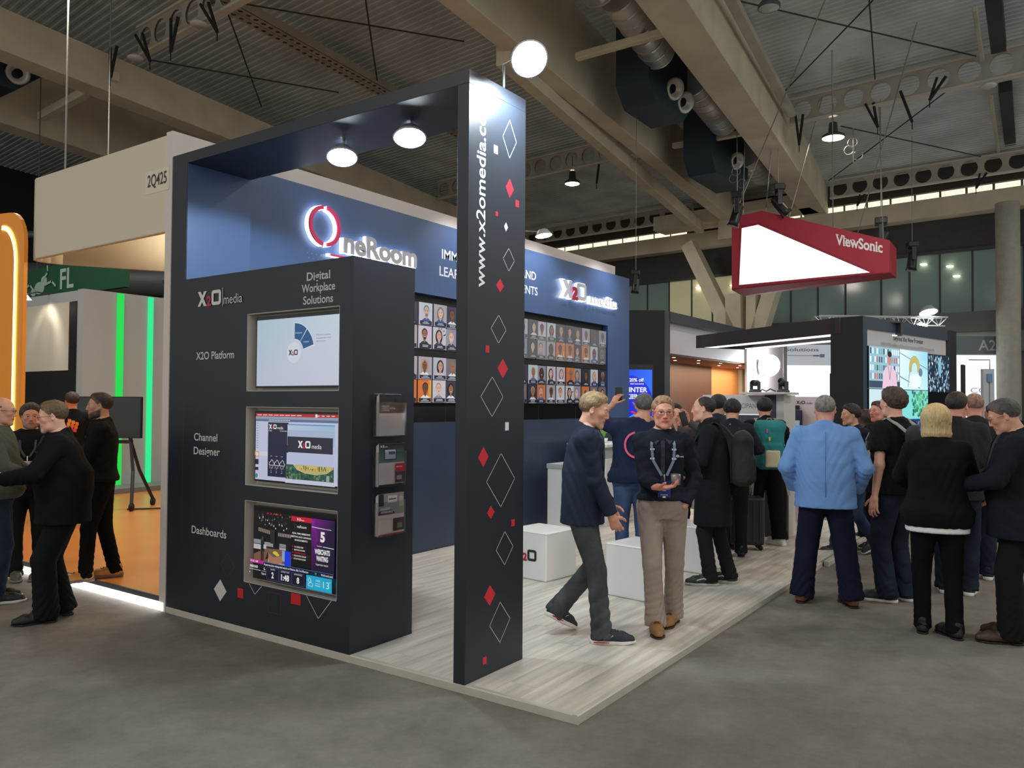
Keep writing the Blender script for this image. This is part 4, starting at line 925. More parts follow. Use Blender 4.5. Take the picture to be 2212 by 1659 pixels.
# second monitor
p = Pic(); p.rect(0, 0, W_, H_, srgb(196, 200, 226))
p.rect(0, H_-.022, W_, H_, srgb(186, 32, 36)); p.rect(0, H_-.040, W_, H_-.022, srgb(150, 160, 182)); p.rect(0, H_-.058, W_, H_-.040, srgb(96, 112, 146))
x = .02
for i in range(8): p.rect(x, H_-.014, x+.05, H_-.009, WHITE, None, False); x += .062
for i in range(4): p.rect(.66+i*.05, H_-.014, .69+i*.05, H_-.009, WHITE, None, False)
for i in range(14): p.rect(.15+i*.017, H_-.052, .158+i*.017, H_-.044, srgb(230, 235, 245), None, False)
p.l += 1; p.rect(.648, H_-.022, .668, H_, WHITE)
for i in range(11): p.rect(.012, H_-.075-i*.018, .036, H_-.071-i*.018, srgb(130, 135, 165), None, False)
p.l += 1; p.rect(0, .175, .145, .205, srgb(214, 214, 222)); p.rect(.006, .165, .046, .205, srgb(214, 150, 110)); p.rect(.012, .172, .040, .198, srgb(230, 222, 210)); p.rect(.006, .110, .044, .148, srgb(24, 28, 48)); p.rect(.006, .068, .044, .090, srgb(24, 28, 48)); p.ell(.024, .028, .014, .017, srgb(40, 140, 150))
p.rect(.15, .030, .375, .420, srgb(22, 28, 58)); p.logo(.160, .372, .033, WHITE, srgb(214, 30, 70), True); p.text('10:25am', .16, .356, .009, WHITE, 'l', 0, width=.04); p.text('12 December', .285, .356, .009, WHITE, 'l', 0, width=.08)
for i in range(3):
    cx3, cy3 = .20+i*.063, .126
    p.line([(cx3-.028, cy3-.010), (cx3-.024, cy3+.006), (cx3-.012, cy3+.012), (cx3, cy3+.026), (cx3+.014, cy3+.018), (cx3+.018, cy3+.006), (cx3+.028, cy3-.002), (cx3+.024, cy3-.014), (cx3-.022, cy3-.014)], .0035, WHITE, True)
    for j, dx in enumerate((-.016, 0, .016)): p.line([(cx3+dx, cy3-.022-.008*(j % 2)), (cx3+dx-.003, cy3-.034-.008*(j % 2))], .003, WHITE)
    p.rect(cx3-.012, .176, cx3+.010, .179, srgb(190, 195, 215)); p.rect(cx3-.006, .070, cx3+.006, .074, srgb(150, 155, 185)); p.rect(cx3-.008, .058, cx3+.006, .064, srgb(150, 155, 185))
p.rect(.385, .270, .868, .410, srgb(190, 206, 228), cols=[srgb(178, 190, 220), srgb(186, 200, 222), srgb(160, 196, 220), srgb(196, 208, 228)]); p.rect(.392, .404, .868, .412, srgb(90, 150, 214))
p.rect(.385, .264, .868, .370, srgb(170, 186, 214)); p.rect(.388, .215, .852, .325, srgb(34, 38, 56)); p.logo(.50, .248, .050, WHITE, srgb(214, 30, 70), True)
p.rect(.385, .130, .868, .210, srgb(188, 196, 226))
p.rect(.378, .028, .868, .130, srgb(48, 84, 66)); random.seed(3)
for i in range(130):
    x, y = random.uniform(.385, .86), random.uniform(.03, .125); r_ = random.uniform(.004, .011); p.ell(x, y, r_*1.2, r_, [srgb(70, 120, 86), srgb(28, 58, 46), srgb(110, 140, 100), srgb(40, 90, 80)][i % 4], 7, up=False)
p.l += 1
p.poly([(.46, .130), (.50, .100), (.58, .080), (.70, .075), (.80, .09), (.866, .125), (.866, .130)], srgb(196, 180, 110)); p.line([(.46, .130), (.50, .098), (.58, .078), (.70, .071), (.80, .086), (.866, .120)], .005, srgb(205, 196, 165))
for i in range(46):
    x = random.uniform(.49, .85); p.rect(x, .092+random.uniform(0, .02), x+.007, .104+random.uniform(0, .026), [srgb(60, 48, 30), srgb(226, 206, 120), srgb(150, 130, 70)][i % 3], None, False)
p.l += 1; p.rect(.62, .112, .70, .128, srgb(222, 190, 90)); p.rect(.80, .03, .83, .07, srgb(160, 165, 160)); p.rect(.378, .0, .884, .028, srgb(206, 206, 228))
monitor(1.115, 1.627, p, 'middle recessed monitor showing a layout editor with rain clouds', .80)
# third monitor
p = Pic(); p.rect(0, 0, W_, H_, srgb(8, 8, 22)); p.rect(0, .11, .43, H_, srgb(14, 14, 18))
for i in range(26):
    x, y = .03+random.random()*.38, .38+random.random()*.09; s2 = random.uniform(.012, .030); g_ = random.choice([70, 100, 130, 50])
    p.poly([(x, y), (x+s2, y+.006), (x+s2*.4, y+s2*.9)], srgb(g_, g_, g_), None, False)
p.l += 1
for i in range(5): p.poly([(.14+i*.035, .465), (.168+i*.035, .468), (.15+i*.035, .48)], srgb(180, 30, 50), None, False)
for (x, y) in [(.06, .43), (.10, .44), (.15, .42), (.17, .40), (.22, .385), (.24, .37), (.31, .395), (.33, .365), (.36, .38), (.28, .40)]: p.ell(x, y, .004, .006, WHITE, 8, up=False)
p.l += 1
for i in range(8): p.rect(.05+i*.019, .335-.002*i, .063+i*.019, .362-.002*i, srgb(150, 128, 110), None, False)
for i in range(9): p.rect(.27+i*.018, .318, .282+i*.018, .342, srgb(150, 140, 135), None, False)
p.l += 1
p.poly([(0, .11), (.43, .11), (.43, .19), (.30, .225), (.14, .22), (.0, .165)], srgb(120, 88, 70)); p.poly([(0, .165), (.14, .22), (.30, .228), (.43, .195), (.43, .235), (.2, .245), (0, .20)], srgb(22, 20, 20))
p.rect(.0, .245, .09, .275, srgb(140, 142, 146)); p.rect(0, .205, .10, .240, srgb(190, 190, 190)); p.rect(.12, .235, .22, .265, srgb(150, 150, 152)); p.rect(.29, .245, .36, .268, srgb(140, 140, 140)); p.rect(.29, .225, .36, .242, srgb(170, 170, 168)); p.rect(.19, .26, .24, .36, srgb(40, 40, 42))
p.rect(.085, .195, .125, .275, srgb(26, 28, 36)); p.ell(.105, .285, .011, .014, srgb(70, 60, 55)); p.rect(.088, .125, .102, .2, srgb(24, 18, 16)); p.rect(.108, .125, .12, .2, srgb(24, 18, 16)); p.poly([(.14, .14), (.175, .15), (.17, .20)], srgb(24, 18, 16)); p.rect(.12, .215, .15, .245, srgb(190, 190, 195))
p.poly([(.18, .19), (.27, .205), (.33, .185), (.24, .165)], srgb(90, 92, 92)); p.line([(.18, .19), (.18, .125)], .003, WHITE); p.line([(.24, .165), (.24, .12)], .003, WHITE); p.ell(.255, .198, .028, .012, srgb(222, 200, 60)); p.ell(.275, .188, .025, .010, srgb(230, 190, 40)); p.poly([(.18, .19), (.24, .165), (.33, .185), (.33, .13), (.24, .115), (.185, .13)], srgb(170, 120, 90), up=True)
p.rect(.355, .11, .425, .225, srgb(20, 60, 220)); p.rect(.33, .15, .36, .225, srgb(140, 170, 190)); p.rect(.385, .225, .40, .26, srgb(20, 20, 24)); p.rect(.30, .11, .36, .13, srgb(170, 180, 170))
p.rect(.43, .11, .655, .45, srgb(8, 8, 10)); p.rect(.43, .445, .655, H_-.004, srgb(196, 24, 50)); p.logo(.49, .453, .016, WHITE, srgb(240, 120, 130), True)
p.ring(.478, .412, .012, .015, 0, 360, srgb(80, 60, 62), 16); p.text('neRoom', .497, .402, .020, WHITE, 'l', 0, width=.095)
for i, t in enumerate(('REAL-TIME IMMERSIVE', 'MEETING AND LEARNING', 'ENVIRONMENTS')): p.text(t, .54, .357-i*.023, .012, WHITE, 'c', .01, width=(.185, .205, .13)[i])
for i, t in enumerate(('CLASSROOM', 'MEETING ROOM', 'TRAINING ROOM', 'EXECUTIVE ROOM', 'SITUATION ROOM')):
    c = srgb(214, 30, 50) if i == 2 else WHITE; p.ell(.456, .270-i*.020, .005, .005, srgb(200, 30, 50), 8); p.text(t, .473, .265-i*.020, .010, c, 'l', .01, width=(.09, .108, .12, .125, .122)[i])
p.rect(.655, .075, .884, H_, srgb(60, 14, 84), cols=[srgb(24, 12, 44), srgb(18, 14, 44), srgb(34, 16, 60), srgb(120, 20, 140)]); p.poly([(.655, .25), (.72, .34), (.69, .47), (.655, .47)], srgb(118, 24, 136), cols=[srgb(50, 14, 70), srgb(110, 22, 130), srgb(120, 22, 136), srgb(150, 36, 160)])
p.line([(.66, .425), (.79, .420)], .004, WHITE); p.line([(.80, .42), (.85, .419)], .003, WHITE); p.text('5', .768, .335, .062, WHITE, 'c', .05, width=.045); p.line([(.715, .302), (.76, .30)], .003, WHITE); p.line([(.775, .30), (.878, .297)], .004, WHITE)
p.text('WEBCHATS', .768, .248, .032, WHITE, 'c', .04, width=.150); p.text('WAITING', .768, .203, .032, WHITE, 'c', .04, width=.115); p.text('Supervisor notice', .768, .172, .014, WHITE, 'c', .0, width=.12)
p.rect(0, .110, .155, .135, srgb(190, 30, 150)); p.text('10:25 AM', .008, .117, .014, WHITE, 'l', .01, width=.085); p.rect(.155, .100, .884, .128, srgb(16, 22, 58)); p.line([(.155, .129), (.884, .129)], .003, srgb(80, 110, 170))
p.text('Russia launches widespread attack on Ukraine, kills 3 in Kherson', .165, .106, .014, WHITE, 'l', .01, width=.47); p.text('TW', .70, .106, .014, srgb(80, 220, 140), 'l', .01, width=.02); p.text('World month punch', .765, .106, .014, WHITE, 'l', .01, width=.115)
p.text('INBOUND', .008, .078, .017, WHITE, 'l', .03, width=.09); p.line([(.004, .066), (.13, .064)], .003, WHITE); p.line([(.145, .064), (.19, .063)], .002, WHITE); p.text('Team A', .19, .038, .016, WHITE, 'r', .01, width=.05); p.ell(.010, .043, .004, .004, WHITE, 8); p.ring(.178, .083, .005, .010, 100, 330, WHITE, 10)
for i, (t, n_) in enumerate((('WAITING', '2'), ('LONGEST WAIT', '1:48'), ('ABANDONED', '8'))):
    x = .205+i*.138; p.rect(x, .012, x+.128, .098, srgb(12, 14, 38)); p.line([(x, .012), (x+.128, .012), (x+.128, .098), (x, .098)], .002, srgb(90, 95, 140), True)
    p.text(t, x+.064, .082, .011, srgb(190, 195, 210), 'c', .01, width=(.05, .09, .085)[i]); p.text(n_, x+.064, .028, .040, WHITE, 'c', .03, width=(.024, .085, .026)[i])
p.rect(.63, .006, .884, .100, srgb(20, 176, 214)); p.ring(.665, .066, .010, .013, 0, 360, WHITE, 14); p.line([(.655, .030), (.652, .040), (.662, .046), (.675, .058), (.69, .048), (.70, .038), (.696, .028)], .003, WHITE, True)
for a in range(0, 360, 45): p.line([(.665+.017*math.cos(math.radians(a)), .066+.017*math.sin(math.radians(a))), (.665+.023*math.cos(math.radians(a)), .066+.023*math.sin(math.radians(a)))], .002, WHITE)
p.text('THURS', .755, .068, .013, WHITE, 'c', .0, width=.045); p.line([(.73, .056), (.78, .055)], .002, WHITE); p.text('Montreal', .755, .036, .013, WHITE, 'c', .0, width=.05); p.text('13', .838, .034, .044, WHITE, 'c', -.005, width=.058); p.ring(.875, .078, .002, .004, 0, 360, WHITE, 8)
monitor(.405, .935, p, 'lowest recessed monitor showing a purple and blue call dashboard', .80)
# brochure holders on the side face (y = ys0), brochures in them
acr = mat('clear_acrylic', (.9, .92, .92), .05, trans=1, alpha=.35)
def holder(z0, z1, mode, label, blabel):
    e = empty('brochure_holder', (3.885, ys0-.001, z0)); tag(e, label, 'holder')
    Wd = .270; hh = z1-z0
    h = MB(); h.box((0, -.004, 0), (Wd, 0, hh)); h.box((0, -.050, 0), (Wd, -.004, .004)); h.box((0, -.050, 0), (.004, -.004, hh*.8)); h.box((Wd-.004, -.050, 0), (Wd, -.004, hh*.8)); h.build('back_plate', acr, e)
    h = MB(); h.box((0, -.054, 0), (Wd, -.050, hh*.80)); h.build('front_pocket', acr, e)
    sb = Matrix.Identity(4)
    br = MB(); 
    for i in range(6): br.box((.008+.002*i, -.045+.006*i, .006), (Wd-.012+.001*i, -.0405+.006*i, hh*.985-.003*i))
    o = br.build('brochure_stack', mat('paper', srgb(216, 208, 206), .6)); o.location = e.location; tag(o, blabel, 'brochures')
    p = Pic(.0004); a, c = .008, Wd-.012; H2 = hh*.985
    if mode == 0:
        p.rect(a, .55*H2, c, H2, srgb(30, 32, 36)); p.rect(a, .006, c, .55*H2, srgb(206, 196, 192))
        for i, t in enumerate(('IMMERSIVE', 'HYBRID & VIRTUAL', 'LEARNING')): p.text(t, a+.02, H2*(.70-.05*i), .011, srgb(210, 210, 215), 'l', .01)
        for i in range(5): p.rect(a+.15+random.random()*.02, H2*(.78+.03*i), a+.21, H2*(.80+.03*i), srgb(52, 54, 60))
        for i in range(8): p.rect(a+.02, H2*(.48-.045*i), a+.10+.11*random.random(), H2*(.485-.045*i), srgb(160, 150, 148))
    elif mode == 1:
        p.rect(a, .56*H2, c, H2, srgb(70, 92, 94), cols=[srgb(96, 120, 118)]*2+[srgb(20, 24, 28)]*2); p.rect(a, .06*H2, c, .56*H2, srgb(210, 200, 196)); p.rect(a, .006, c, .06*H2, srgb(26, 26, 30)); p.rect(a+.05, .62*H2, a+.17, .88*H2, srgb(30, 34, 44)); p.rect(a+.058, .645*H2, a+.162, .86*H2, srgb(176, 186, 196))
        for i in range(5): p.rect(a+.095+i*.012, .75*H2, a+.104+i*.012, .82*H2, srgb(30, 30, 36))
        p.logo(a+.01, H2*.92, .014, WHITE, RED, True); p.rect(a+.155, .34*H2, c, .53*H2, srgb(190, 30, 44)); p.rect(a+.155, .08*H2, c, .34*H2, srgb(60, 52, 54)); p.rect(a+.17, .15*H2, a+.22, .25*H2, srgb(150, 140, 140)); p.text('MEETINGS', a+.165, .44*H2, .009, WHITE, 'l', 0)
        for i in range(6): p.rect(a+.02, H2*(.48-.05*i), a+.09+.04*random.random(), H2*(.485-.05*i), srgb(160, 150, 148))
    else:
        p.rect(a, .50*H2, c, H2, srgb(150, 144, 142)); p.rect(a, .06*H2, c, .50*H2, srgb(214, 200, 194)); p.rect(a, .006, c, .055*H2, srgb(168, 26, 50)); p.rect(a+.09, .78*H2, a+.18, .95*H2, srgb(206, 200, 196)); p.rect(a+.10, .85*H2, a+.17, .88*H2, srgb(70, 66, 66)); p.rect(a+.20, .66*H2, c-.01, .92*H2, srgb(178, 174, 170)); p.rect(a, .72*H2, a+.05, H2, srgb(44, 40, 40))
        p.poly([(a, .52*H2), (a+.16, .52*H2), (a+.13, .62*H2), (a, .60*H2)], srgb(80, 36, 44)); p.text('WORKFORCE', a+.02, .55*H2, .013, WHITE, 'l', .02); p.text('ENGAGING', a+.02, .63*H2, .012, WHITE, 'l', .02)
        p.rect(a+.14, .10*H2, c, .40*H2, srgb(44, 36, 36)); p.rect(a+.18, .16*H2, a+.23, .28*H2, srgb(110, 104, 102))
        for i in range(4): p.rect(a+.02, H2*(.44-.05*i), a+.08+.04*random.random(), H2*(.445-.05*i), srgb(170, 158, 154))
    p.build('cover_print', (0, -.0455, 0), (1, 0, 0), (0, 0, 1), PRINT, o)
holder(1.465, 1.757, 0, 'uppermost clear brochure holder on the side of the screen wall', 'brochures with black and white cover in the top holder')
holder(1.122, 1.420, 1, 'middle clear brochure holder on the side of the screen wall', 'brochures with a red inset in the middle holder')
holder(.788, 1.080, 2, 'lowest clear brochure holder on the side of the screen wall', 'brochures with a crimson foot band in the lowest holder')
# back wall
BW = 5.866; XE = 11.67
bw = empty('booth_back_wall', (4.29, BW, HP)); tag(bw, 'navy back wall with video wall and glowing signs behind the platform', 'display wall')
def bb(name, a, b, m_=navy2, bevel=0, par=bw): return box(name, tuple(a[i]-bw.location[i] for i in range(3)), tuple(b[i]-bw.location[i] for i in range(3)), m_, par, bevel)
rx0, rx1, rz0, rz1 = 6.08, 10.96, 1.478, 2.905
bb('lower_panel', (4.29, BW, HP), (XE, BW+.09, rz0), mat('navy_low', srgb(48, 60, 82), .34, var=.15, vs=2)); bb('upper_panel', (4.29, BW, rz1), (XE, BW+.09, 3.73)); bb('left_panel', (4.29, BW, rz0), (rx0, BW+.09, rz1)); bb('right_panel', (rx1, BW, rz0), (XE, BW+.09, rz1))
bb('recess_back', (rx0, BW+.085, rz0), (rx1, BW+.09, rz1), mat('recess_black', (.004, .004, .005), .5))
bb('lower_cover', (rx0, BW+.01, rz0), (rx1, BW+.04, 1.655), mat('gloss_black', (.006, .006, .007), .18)); bb('end_return', (XE, BW-.0, HP), (XE+.02, BW+.25, 3.73))
for i in range(1, 5): bb('cover_joint', (rx0+i*.98, BW+.008, rz0), (rx0+i*.98+.004, BW+.011, 1.655), mat('joint', (.03, .03, .03), .5))
bb('centre_rail', (rx0, BW+.012, 2.215), (rx1, BW+.06, 2.282), mat('recess_black'))
# portrait tiles
def portrait(p, x, y, w_, h_, k, seed):
    R = random.Random(seed); bgs = [srgb(196, 188, 200), srgb(186, 186, 200), srgb(150, 150, 165), srgb(206, 200, 208), srgb(60, 60, 76), srgb(210, 116, 60), srgb(120, 110, 116), srgb(44, 46, 62), srgb(176, 168, 176), srgb(200, 204, 212)]
    skins = [srgb(226, 184, 164), srgb(206, 156, 132), srgb(120, 76, 56), srgb(88, 56, 44), srgb(214, 170, 150), srgb(160, 110, 84)]
    hairs = [srgb(40, 30, 28), srgb(24, 20, 22), srgb(110, 76, 50), srgb(180, 150, 110), srgb(120, 116, 116), srgb(60, 40, 30)]
    tops = [srgb(230, 230, 236), srgb(60, 66, 90), srgb(90, 110, 150), srgb(40, 40, 48), srgb(140, 140, 150), srgb(200, 196, 200), srgb(60, 90, 160)]
    B = R.choice(bgs); S = R.choice(skins); Hc = R.choice(hairs); Tc = R.choice(tops); fem = R.random() < .5
    if k == 'o': B = srgb(222, 116, 50); S = srgb(110, 66, 46); Hc = srgb(30, 22, 22); Tc = srgb(236, 236, 240); fem = False
    if k == 'z': B = srgb(200, 200, 205); Hc = srgb(26, 22, 24); fem = True
    p.rect(x, y, x+w_, y+h_, B)
    if k == 'o': p.rect(x+w_*.78, y, x+w_, y+h_, srgb(230, 170, 60))
    if k == 'z':
        for i in range(5):
            a = math.radians(20+i*28); p.line([(x+w_*.55, y+h_*.55), (x+w_*(.55+.42*math.cos(a)), y+h_*(.55+.42*math.sin(a)))], w_*.06, srgb(30, 30, 34))
    for i in range(2):
        if R.random() < .6: p.rect(x+w_*R.uniform(0, .7), y+h_*R.uniform(.3, .8), x+w_*R.uniform(.7, 1), y+h_*R.uniform(.85, 1), tuple(c*R.uniform(.75, 1.2) for c in B))
    cx, cy, r = x+w_*(.5+R.uniform(-.06, .06)), y+h_*.62, w_*.20
    if fem: p.ell(cx, cy-r*.3, r*1.35, r*1.8, Hc, 18)
    p.poly([(cx-w_*.38, y), (cx-w_*.34, y+h_*.20), (cx-w_*.14, y+h_*.32), (cx+w_*.14, y+h_*.32), (cx+w_*.34, y+h_*.20), (cx+w_*.38, y)], Tc)
    p.poly([(cx-r*.45, y+h_*.36), (cx, y+h_*.24), (cx+r*.45, y+h_*.36), (cx+r*.4, cy), (cx-r*.4, cy)], tuple(c*.85 for c in S))
    p.ell(cx, cy+r*.35, r*1.08, r*1.15, Hc, 18); p.ell(cx, cy-r*.05, r*.92, r*1.22, S, 18)
    if fem: p.poly([(cx-r*.9, cy+r*.4), (cx, cy+r*1.25), (cx+r*.9, cy+r*.4), (cx+r*.8, cy+r*1.0), (cx, cy+r*1.4), (cx-r*.8, cy+r)], Hc)
    for sx in (-1, 1): p.ell(cx+sx*r*.36, cy+r*.12, r*.15, r*.09, srgb(40, 30, 30), 8, up=False); p.rect(cx+sx*r*.36-r*.2, cy+r*.32, cx+sx*r*.36+r*.2, cy+r*.39, Hc, None, False)
    p.l += 1; p.ell(cx, cy-r*.62, r*.28, r*.10, srgb(170, 80, 76) if R.random() < .7 else srgb(236, 230, 230), 8); p.poly([(cx-r*.1, cy-r*.28), (cx+r*.1, cy-r*.28), (cx, cy+r*.1)], tuple(c*.88 for c in S))
    if not fem and R.random() < .35: p.ell(cx, cy-r*.95, r*.5, r*.32, Hc, 12)
    p.rect(x+w_*.06, y+h_*.02, x+w_*.94, y+h_*.19, srgb(26, 30, 54))
    for i, ww in enumerate((R.uniform(.30, .5), R.uniform(.4, .62))): p.rect(x+w_*(.5-ww/2), y+h_*(.125-.06*i), x+w_*(.5+ww/2), y+h_*(.15-.06*i), srgb(220, 222, 230), None, False)
    p.l += 1
sn = 0; ew = .945; lab = ['left end', 'second from the left', 'middle', 'second from the right', 'right end']
for c in range(5):
    for r, (z0, z1) in enumerate(((2.285, 2.815), (1.685, 2.213))):
        x1 = 10.87-(4-c)*.957; x0 = x1-.945; o = box('video_wall_display', (0, 0, 0), (x1-x0, .03, z1-z0), mat('bezel_black')); o.location = (x0, BW+.02, z0)
        tag(o, '%s display of the %s video wall row, showing portrait tiles' % (lab[c].capitalize(), ('upper', 'lower')[r]), 'display')
        p = Pic(.0005); p.rect(0, 0, .933, .518, srgb(24, 24, 34))
        dim = 1.0
        for q in range(4):
            for rr in range(2):
                sn += 1; k = ''
                if (c, r, q, rr) in ((0, 1, 2, 0), (3, 0, 2, 0), (4, 0, 1, 0)): k = 'o'
                if (c, r, q, rr) in ((0, 0, 3, 0), (3, 1, 3, 0)): k = 'z'
                portrait(p, .004+q*.2325, .008+rr*.257, .226, .249, k, sn*17+5)
        if c >= 2 and r == 0:  # upper right screens are hazier
            p.c = [[tuple(min(1, q_*.72+.13) for q_ in cc) for cc in col] for col in p.c]
        p.build('screen', (.006, 0, .006), (1, 0, 0), (0, 0, 1), scr(.62 if c > 1 else .8), o)
# raised halo-lit signs
def sign3(name, polys, h_off, th, face_m, parent_loc, label, cat='sign'):
    pass
def solid_text(body, x, z, h, width, y, th, m_, name, par, bold=.02):
    v, f, a, b_ = glyphs(body, bold); kx = width/(b_-a); kz = h/.70; o = MB(); n = len(v)
    o.v = [((p[0]-a)*kx+x, y, p[1]*kz+z) for p in v]+[((p[0]-a)*kx+x, y+th, p[1]*kz+z) for p in v]
    ec = {}
    for q in f:
        o.f.append(tuple(q)); o.f.append(tuple(i+n for i in q[::-1]))
        for i in range(len(q)): e = (q[i], q[(i+1) % len(q)]); ec[e] = 1
    for (i, j) in ec:
        if (j, i) not in ec: o.f.append((j, i, i+n, j+n))
    return o.build(name, m_, par)
def prism_set(polys, y, th, m_, name, par, grow=0):
    o = MB()
    for pl_ in polys: o.prism([(q[0], y, q[1]) for q in pl_], (0, th, 0))
    return o.build(name, m_, par)
face_w = mat('letter_face', srgb(206, 206, 212), .4); halo = emat('halo_led', (.82, .90, 1.0), 5.5); face_r = mat('letter_red', srgb(214, 44, 92), .35, emit=srgb(214, 44, 92), es=.25)
sg = empty('oneroom_sign', (4.92, BW, 3.10)); sg.name = 'halo_lit_sign'; tag(sg, 'halo-lit OneRoom sign with split red ring on the back wall', 'sign')
def arcs(cx, cz, r0, r1, a0, a1, ar=1, n=20):
    out = []
    for i in range(n):
        t = [math.radians(a0+(a1-a0)*j/n) for j in (i, i+1)]
        out.append([(cx+r0*math.cos(t[0]), cz+r0*ar*math.sin(t[0])), (cx+r1*math.cos(t[0]), cz+r1*ar*math.sin(t[0])), (cx+r1*math.cos(t[1]), cz+r1*ar*math.sin(t[1])), (cx+r0*math.cos(t[1]), cz+r0*ar*math.sin(t[1]))])
    return out
lx_, lz_ = 5.135-4.92, 3.372-3.10
prism_set(arcs(lx_+.03, lz_, .158, .195, 98, 262), -.075, .02, face_r, 'red_arc', sg); prism_set(arcs(lx_+.03, lz_, .158, .195, -82, 82), -.075, .02, face_r, 'red_arc', sg)
prism_set(arcs(lx_+.03, lz_, .152, .198, 98, 262)+arcs(lx_+.03, lz_, .152, .198, -82, 82), -.053, .045, halo, 'halo_ring', sg)
solid_text('neRoom', 5.40-4.92, 3.165-3.10, .200, 1.06, -.075, .02, face_w, 'letters', sg, .035)
solid_text('neRoom', 5.397-4.92, 3.162-3.10, .206, 1.07, -.052, .040, halo, 'halo_letters', sg, .03)
prism_set([[(.32, -.0), (1.45, -.0), (1.45, .018), (.32, .018)]], -.07, .02, face_r, 'underline', sg); prism_set([[(.30, -.004), (1.46, -.004), (1.46, .022), (.30, .022)]], -.048, .03, halo, 'halo_underline', sg)
sg2 = empty('halo_lit_sign', (9.50, BW, 3.16)); tag(sg2, 'halo-lit X2O media sign at the right end of the back wall', 'sign')
Xp, Op, tw = X2(0.02, .03, .245); 
prism_set([Xp[0]], -.075, .02, face_w, 'letters', sg2); prism_set([Xp[1]], -.0755, .02, face_w, 'letters', sg2); prism_set(Op, -.075, .02, face_w, 'letter_o', sg2)
g_ = lambda P_, k=1.04, c=(0, 0): [[((q[0]), (q[1])) for q in pl_] for pl_ in P_]
Xh, Oh, _ = X2(.005, .02, .265); prism_set([Xh[0]], -.052, .045, halo, 'halo_letters', sg2); prism_set([Xh[1]], -.0515, .045, halo, 'halo_letters', sg2); prism_set(Oh, -.052, .045, halo, 'halo_letter_o', sg2)
solid_text('2', tw[0]-.02, .03, .165, .155, -.080, .02, mat('letter_crimson', srgb(176, 30, 66), .35), 'numeral', sg2, .06)
solid_text('media', .80, .025, .150, .86, -.070, .02, face_w, 'letters', sg2, -.005); solid_text('media', .79, .018, .160, .88, -.048, .040, halo, 'halo_letters', sg2, .012)
p = Pic(); p.text('IMMERSIVE MEETING AND', 7.945-4.29, 3.345-HP, .108, srgb(226, 228, 232), 'c', .016, width=1.96); p.text('LEARNING ENVIRONMENTS', 7.945-4.29, 3.145-HP, .108, srgb(226, 228, 232), 'c', .016, width=2.04)
p.build('lettering', (0, 0, 0), (1, 0, 0), (0, 0, 1), PRINT, bw, 'white slogan in capitals above the video wall')
p = Pic(); 
for i in range(14):
    for j in range(3): p.ell(.72+i*.055+(j % 2)*.02, 3.10-HP-j*.045, .007, .007, srgb(84, 130, 180), 8, up=False)
p.build('dot_print', (0, 0, 0), (1, 0, 0), (0, 0, 1), PRINT, bw, 'faint blue dotted print under the sign')
# flood lamps
def flood(x, y, z, aim, label, power_es=60, arm=None):
    e = empty('flood_lamp', (x, y, z)); tag(e, label, 'lamp'); q = (Vector(aim)-Vector((x, y, z))).to_track_quat('-Z', 'Y')
    b = MB().lathe([(.02, .08), (.06, .075), (.10, .02), (.115, 0), (.106, -.004)], 24); b.v = [tuple(q @ Vector(v_)) for v_ in b.v]; b.build('housing', mat('lamp_housing', srgb(200, 202, 205), .4), e, True)
    l = MB().lathe([(.0001, .0), (.107, .0)], 24); l.v = [tuple(q @ Vector(v_)) for v_ in l.v]; l.build('lens', emat('flood_lens', (.82, .95, 1.0), power_es), e)
    if arm: MB().tube([(0, 0, .05), (arm[0]-x, arm[1]-y, max(.1, arm[2]-z+.1)), (arm[0]-x, arm[1]-y, arm[2]-z)], .009, 6).build('arm', mat('lamp_arm', srgb(160, 160, 165), .4, .5), e, True)
    return e
flood(4.0, 4.32, 3.475, (3.75, 4.05, 2.475), 'left glowing flood lamp under the portal header', arm=(4.05, 4.32, 3.60)); flood(4.0, 3.66, 3.495, (3.75, 3.40, 2.495), 'right glowing flood lamp under the portal header', arm=(4.05, 3.66, 3.60)); flood(3.93, 2.64, 3.76, (3.2, 1.8, 2.8), 'dazzling flood lamp at the top of the URL column', 140, arm=(4.1, 2.95, 3.69))
for x in (8.62,): flood(x, 5.55, 3.86, (x, 5.4, 3.0), 'small arm spotlight on top of the back wall', 25, arm=(x, 5.88, 3.74))
# ------------------------------------------------------------------ neighbouring stand at the left
wp = mat('white_panel', srgb(206, 196, 182), .55, var=.02)
def tb(label, cat, name, a, b, m_, **k): o = box(name, a, b, m_, **k); tag(o, label, cat); return o
nb_ = tb('tall white stand wall rising behind the navy back wall', 'wall', 'stand_wall', (X0, 5.972, 0), (11.4, 6.06, 3.90), mat('white_panel_warm', srgb(214, 204, 196), .6))
cpm = mat('canopy_paint', srgb(214, 204, 182), .6)
cp = MB().prism([(X0, 6.062, 3.08), (X0, 8.30, 3.08), (X0+.05, 8.30, 3.08), (X0+.05, 6.062, 3.08)], (0, 0, .80)).build('canopy', cpm, bevel=.01); tag(cp, 'cream canopy of the neighbouring stand marked with its stand number', 'canopy')
oc = [(X0, 8.30), (X0+.03, 8.40), (X0+.10, 8.455), (X0+.20, 8.46), (X0+.32, 8.42), (6.9, 6.70), (8.2, 6.062)]; ic = [(X0+.05, 8.30), (X0+.075, 8.36), (X0+.12, 8.395), (X0+.20, 8.40), (X0+.30, 8.37), (6.88, 6.64), (8.1, 6.062)]
b = MB()
for i in range(6): b.prism([(*oc[i], 3.08), (*oc[i+1], 3.08), (*ic[i+1], 3.08), (*ic[i], 3.08)], (0, 0, .80))
b.build('side_fascia', cpm, cp, True); b = MB().prism([(X0+.05, 6.062, 3.50)]+[(*q, 3.50) for q in ic], (0, 0, .03)); b.build('inner_ceiling', mat('canopy_ceiling', srgb(196, 170, 128), .7), cp)
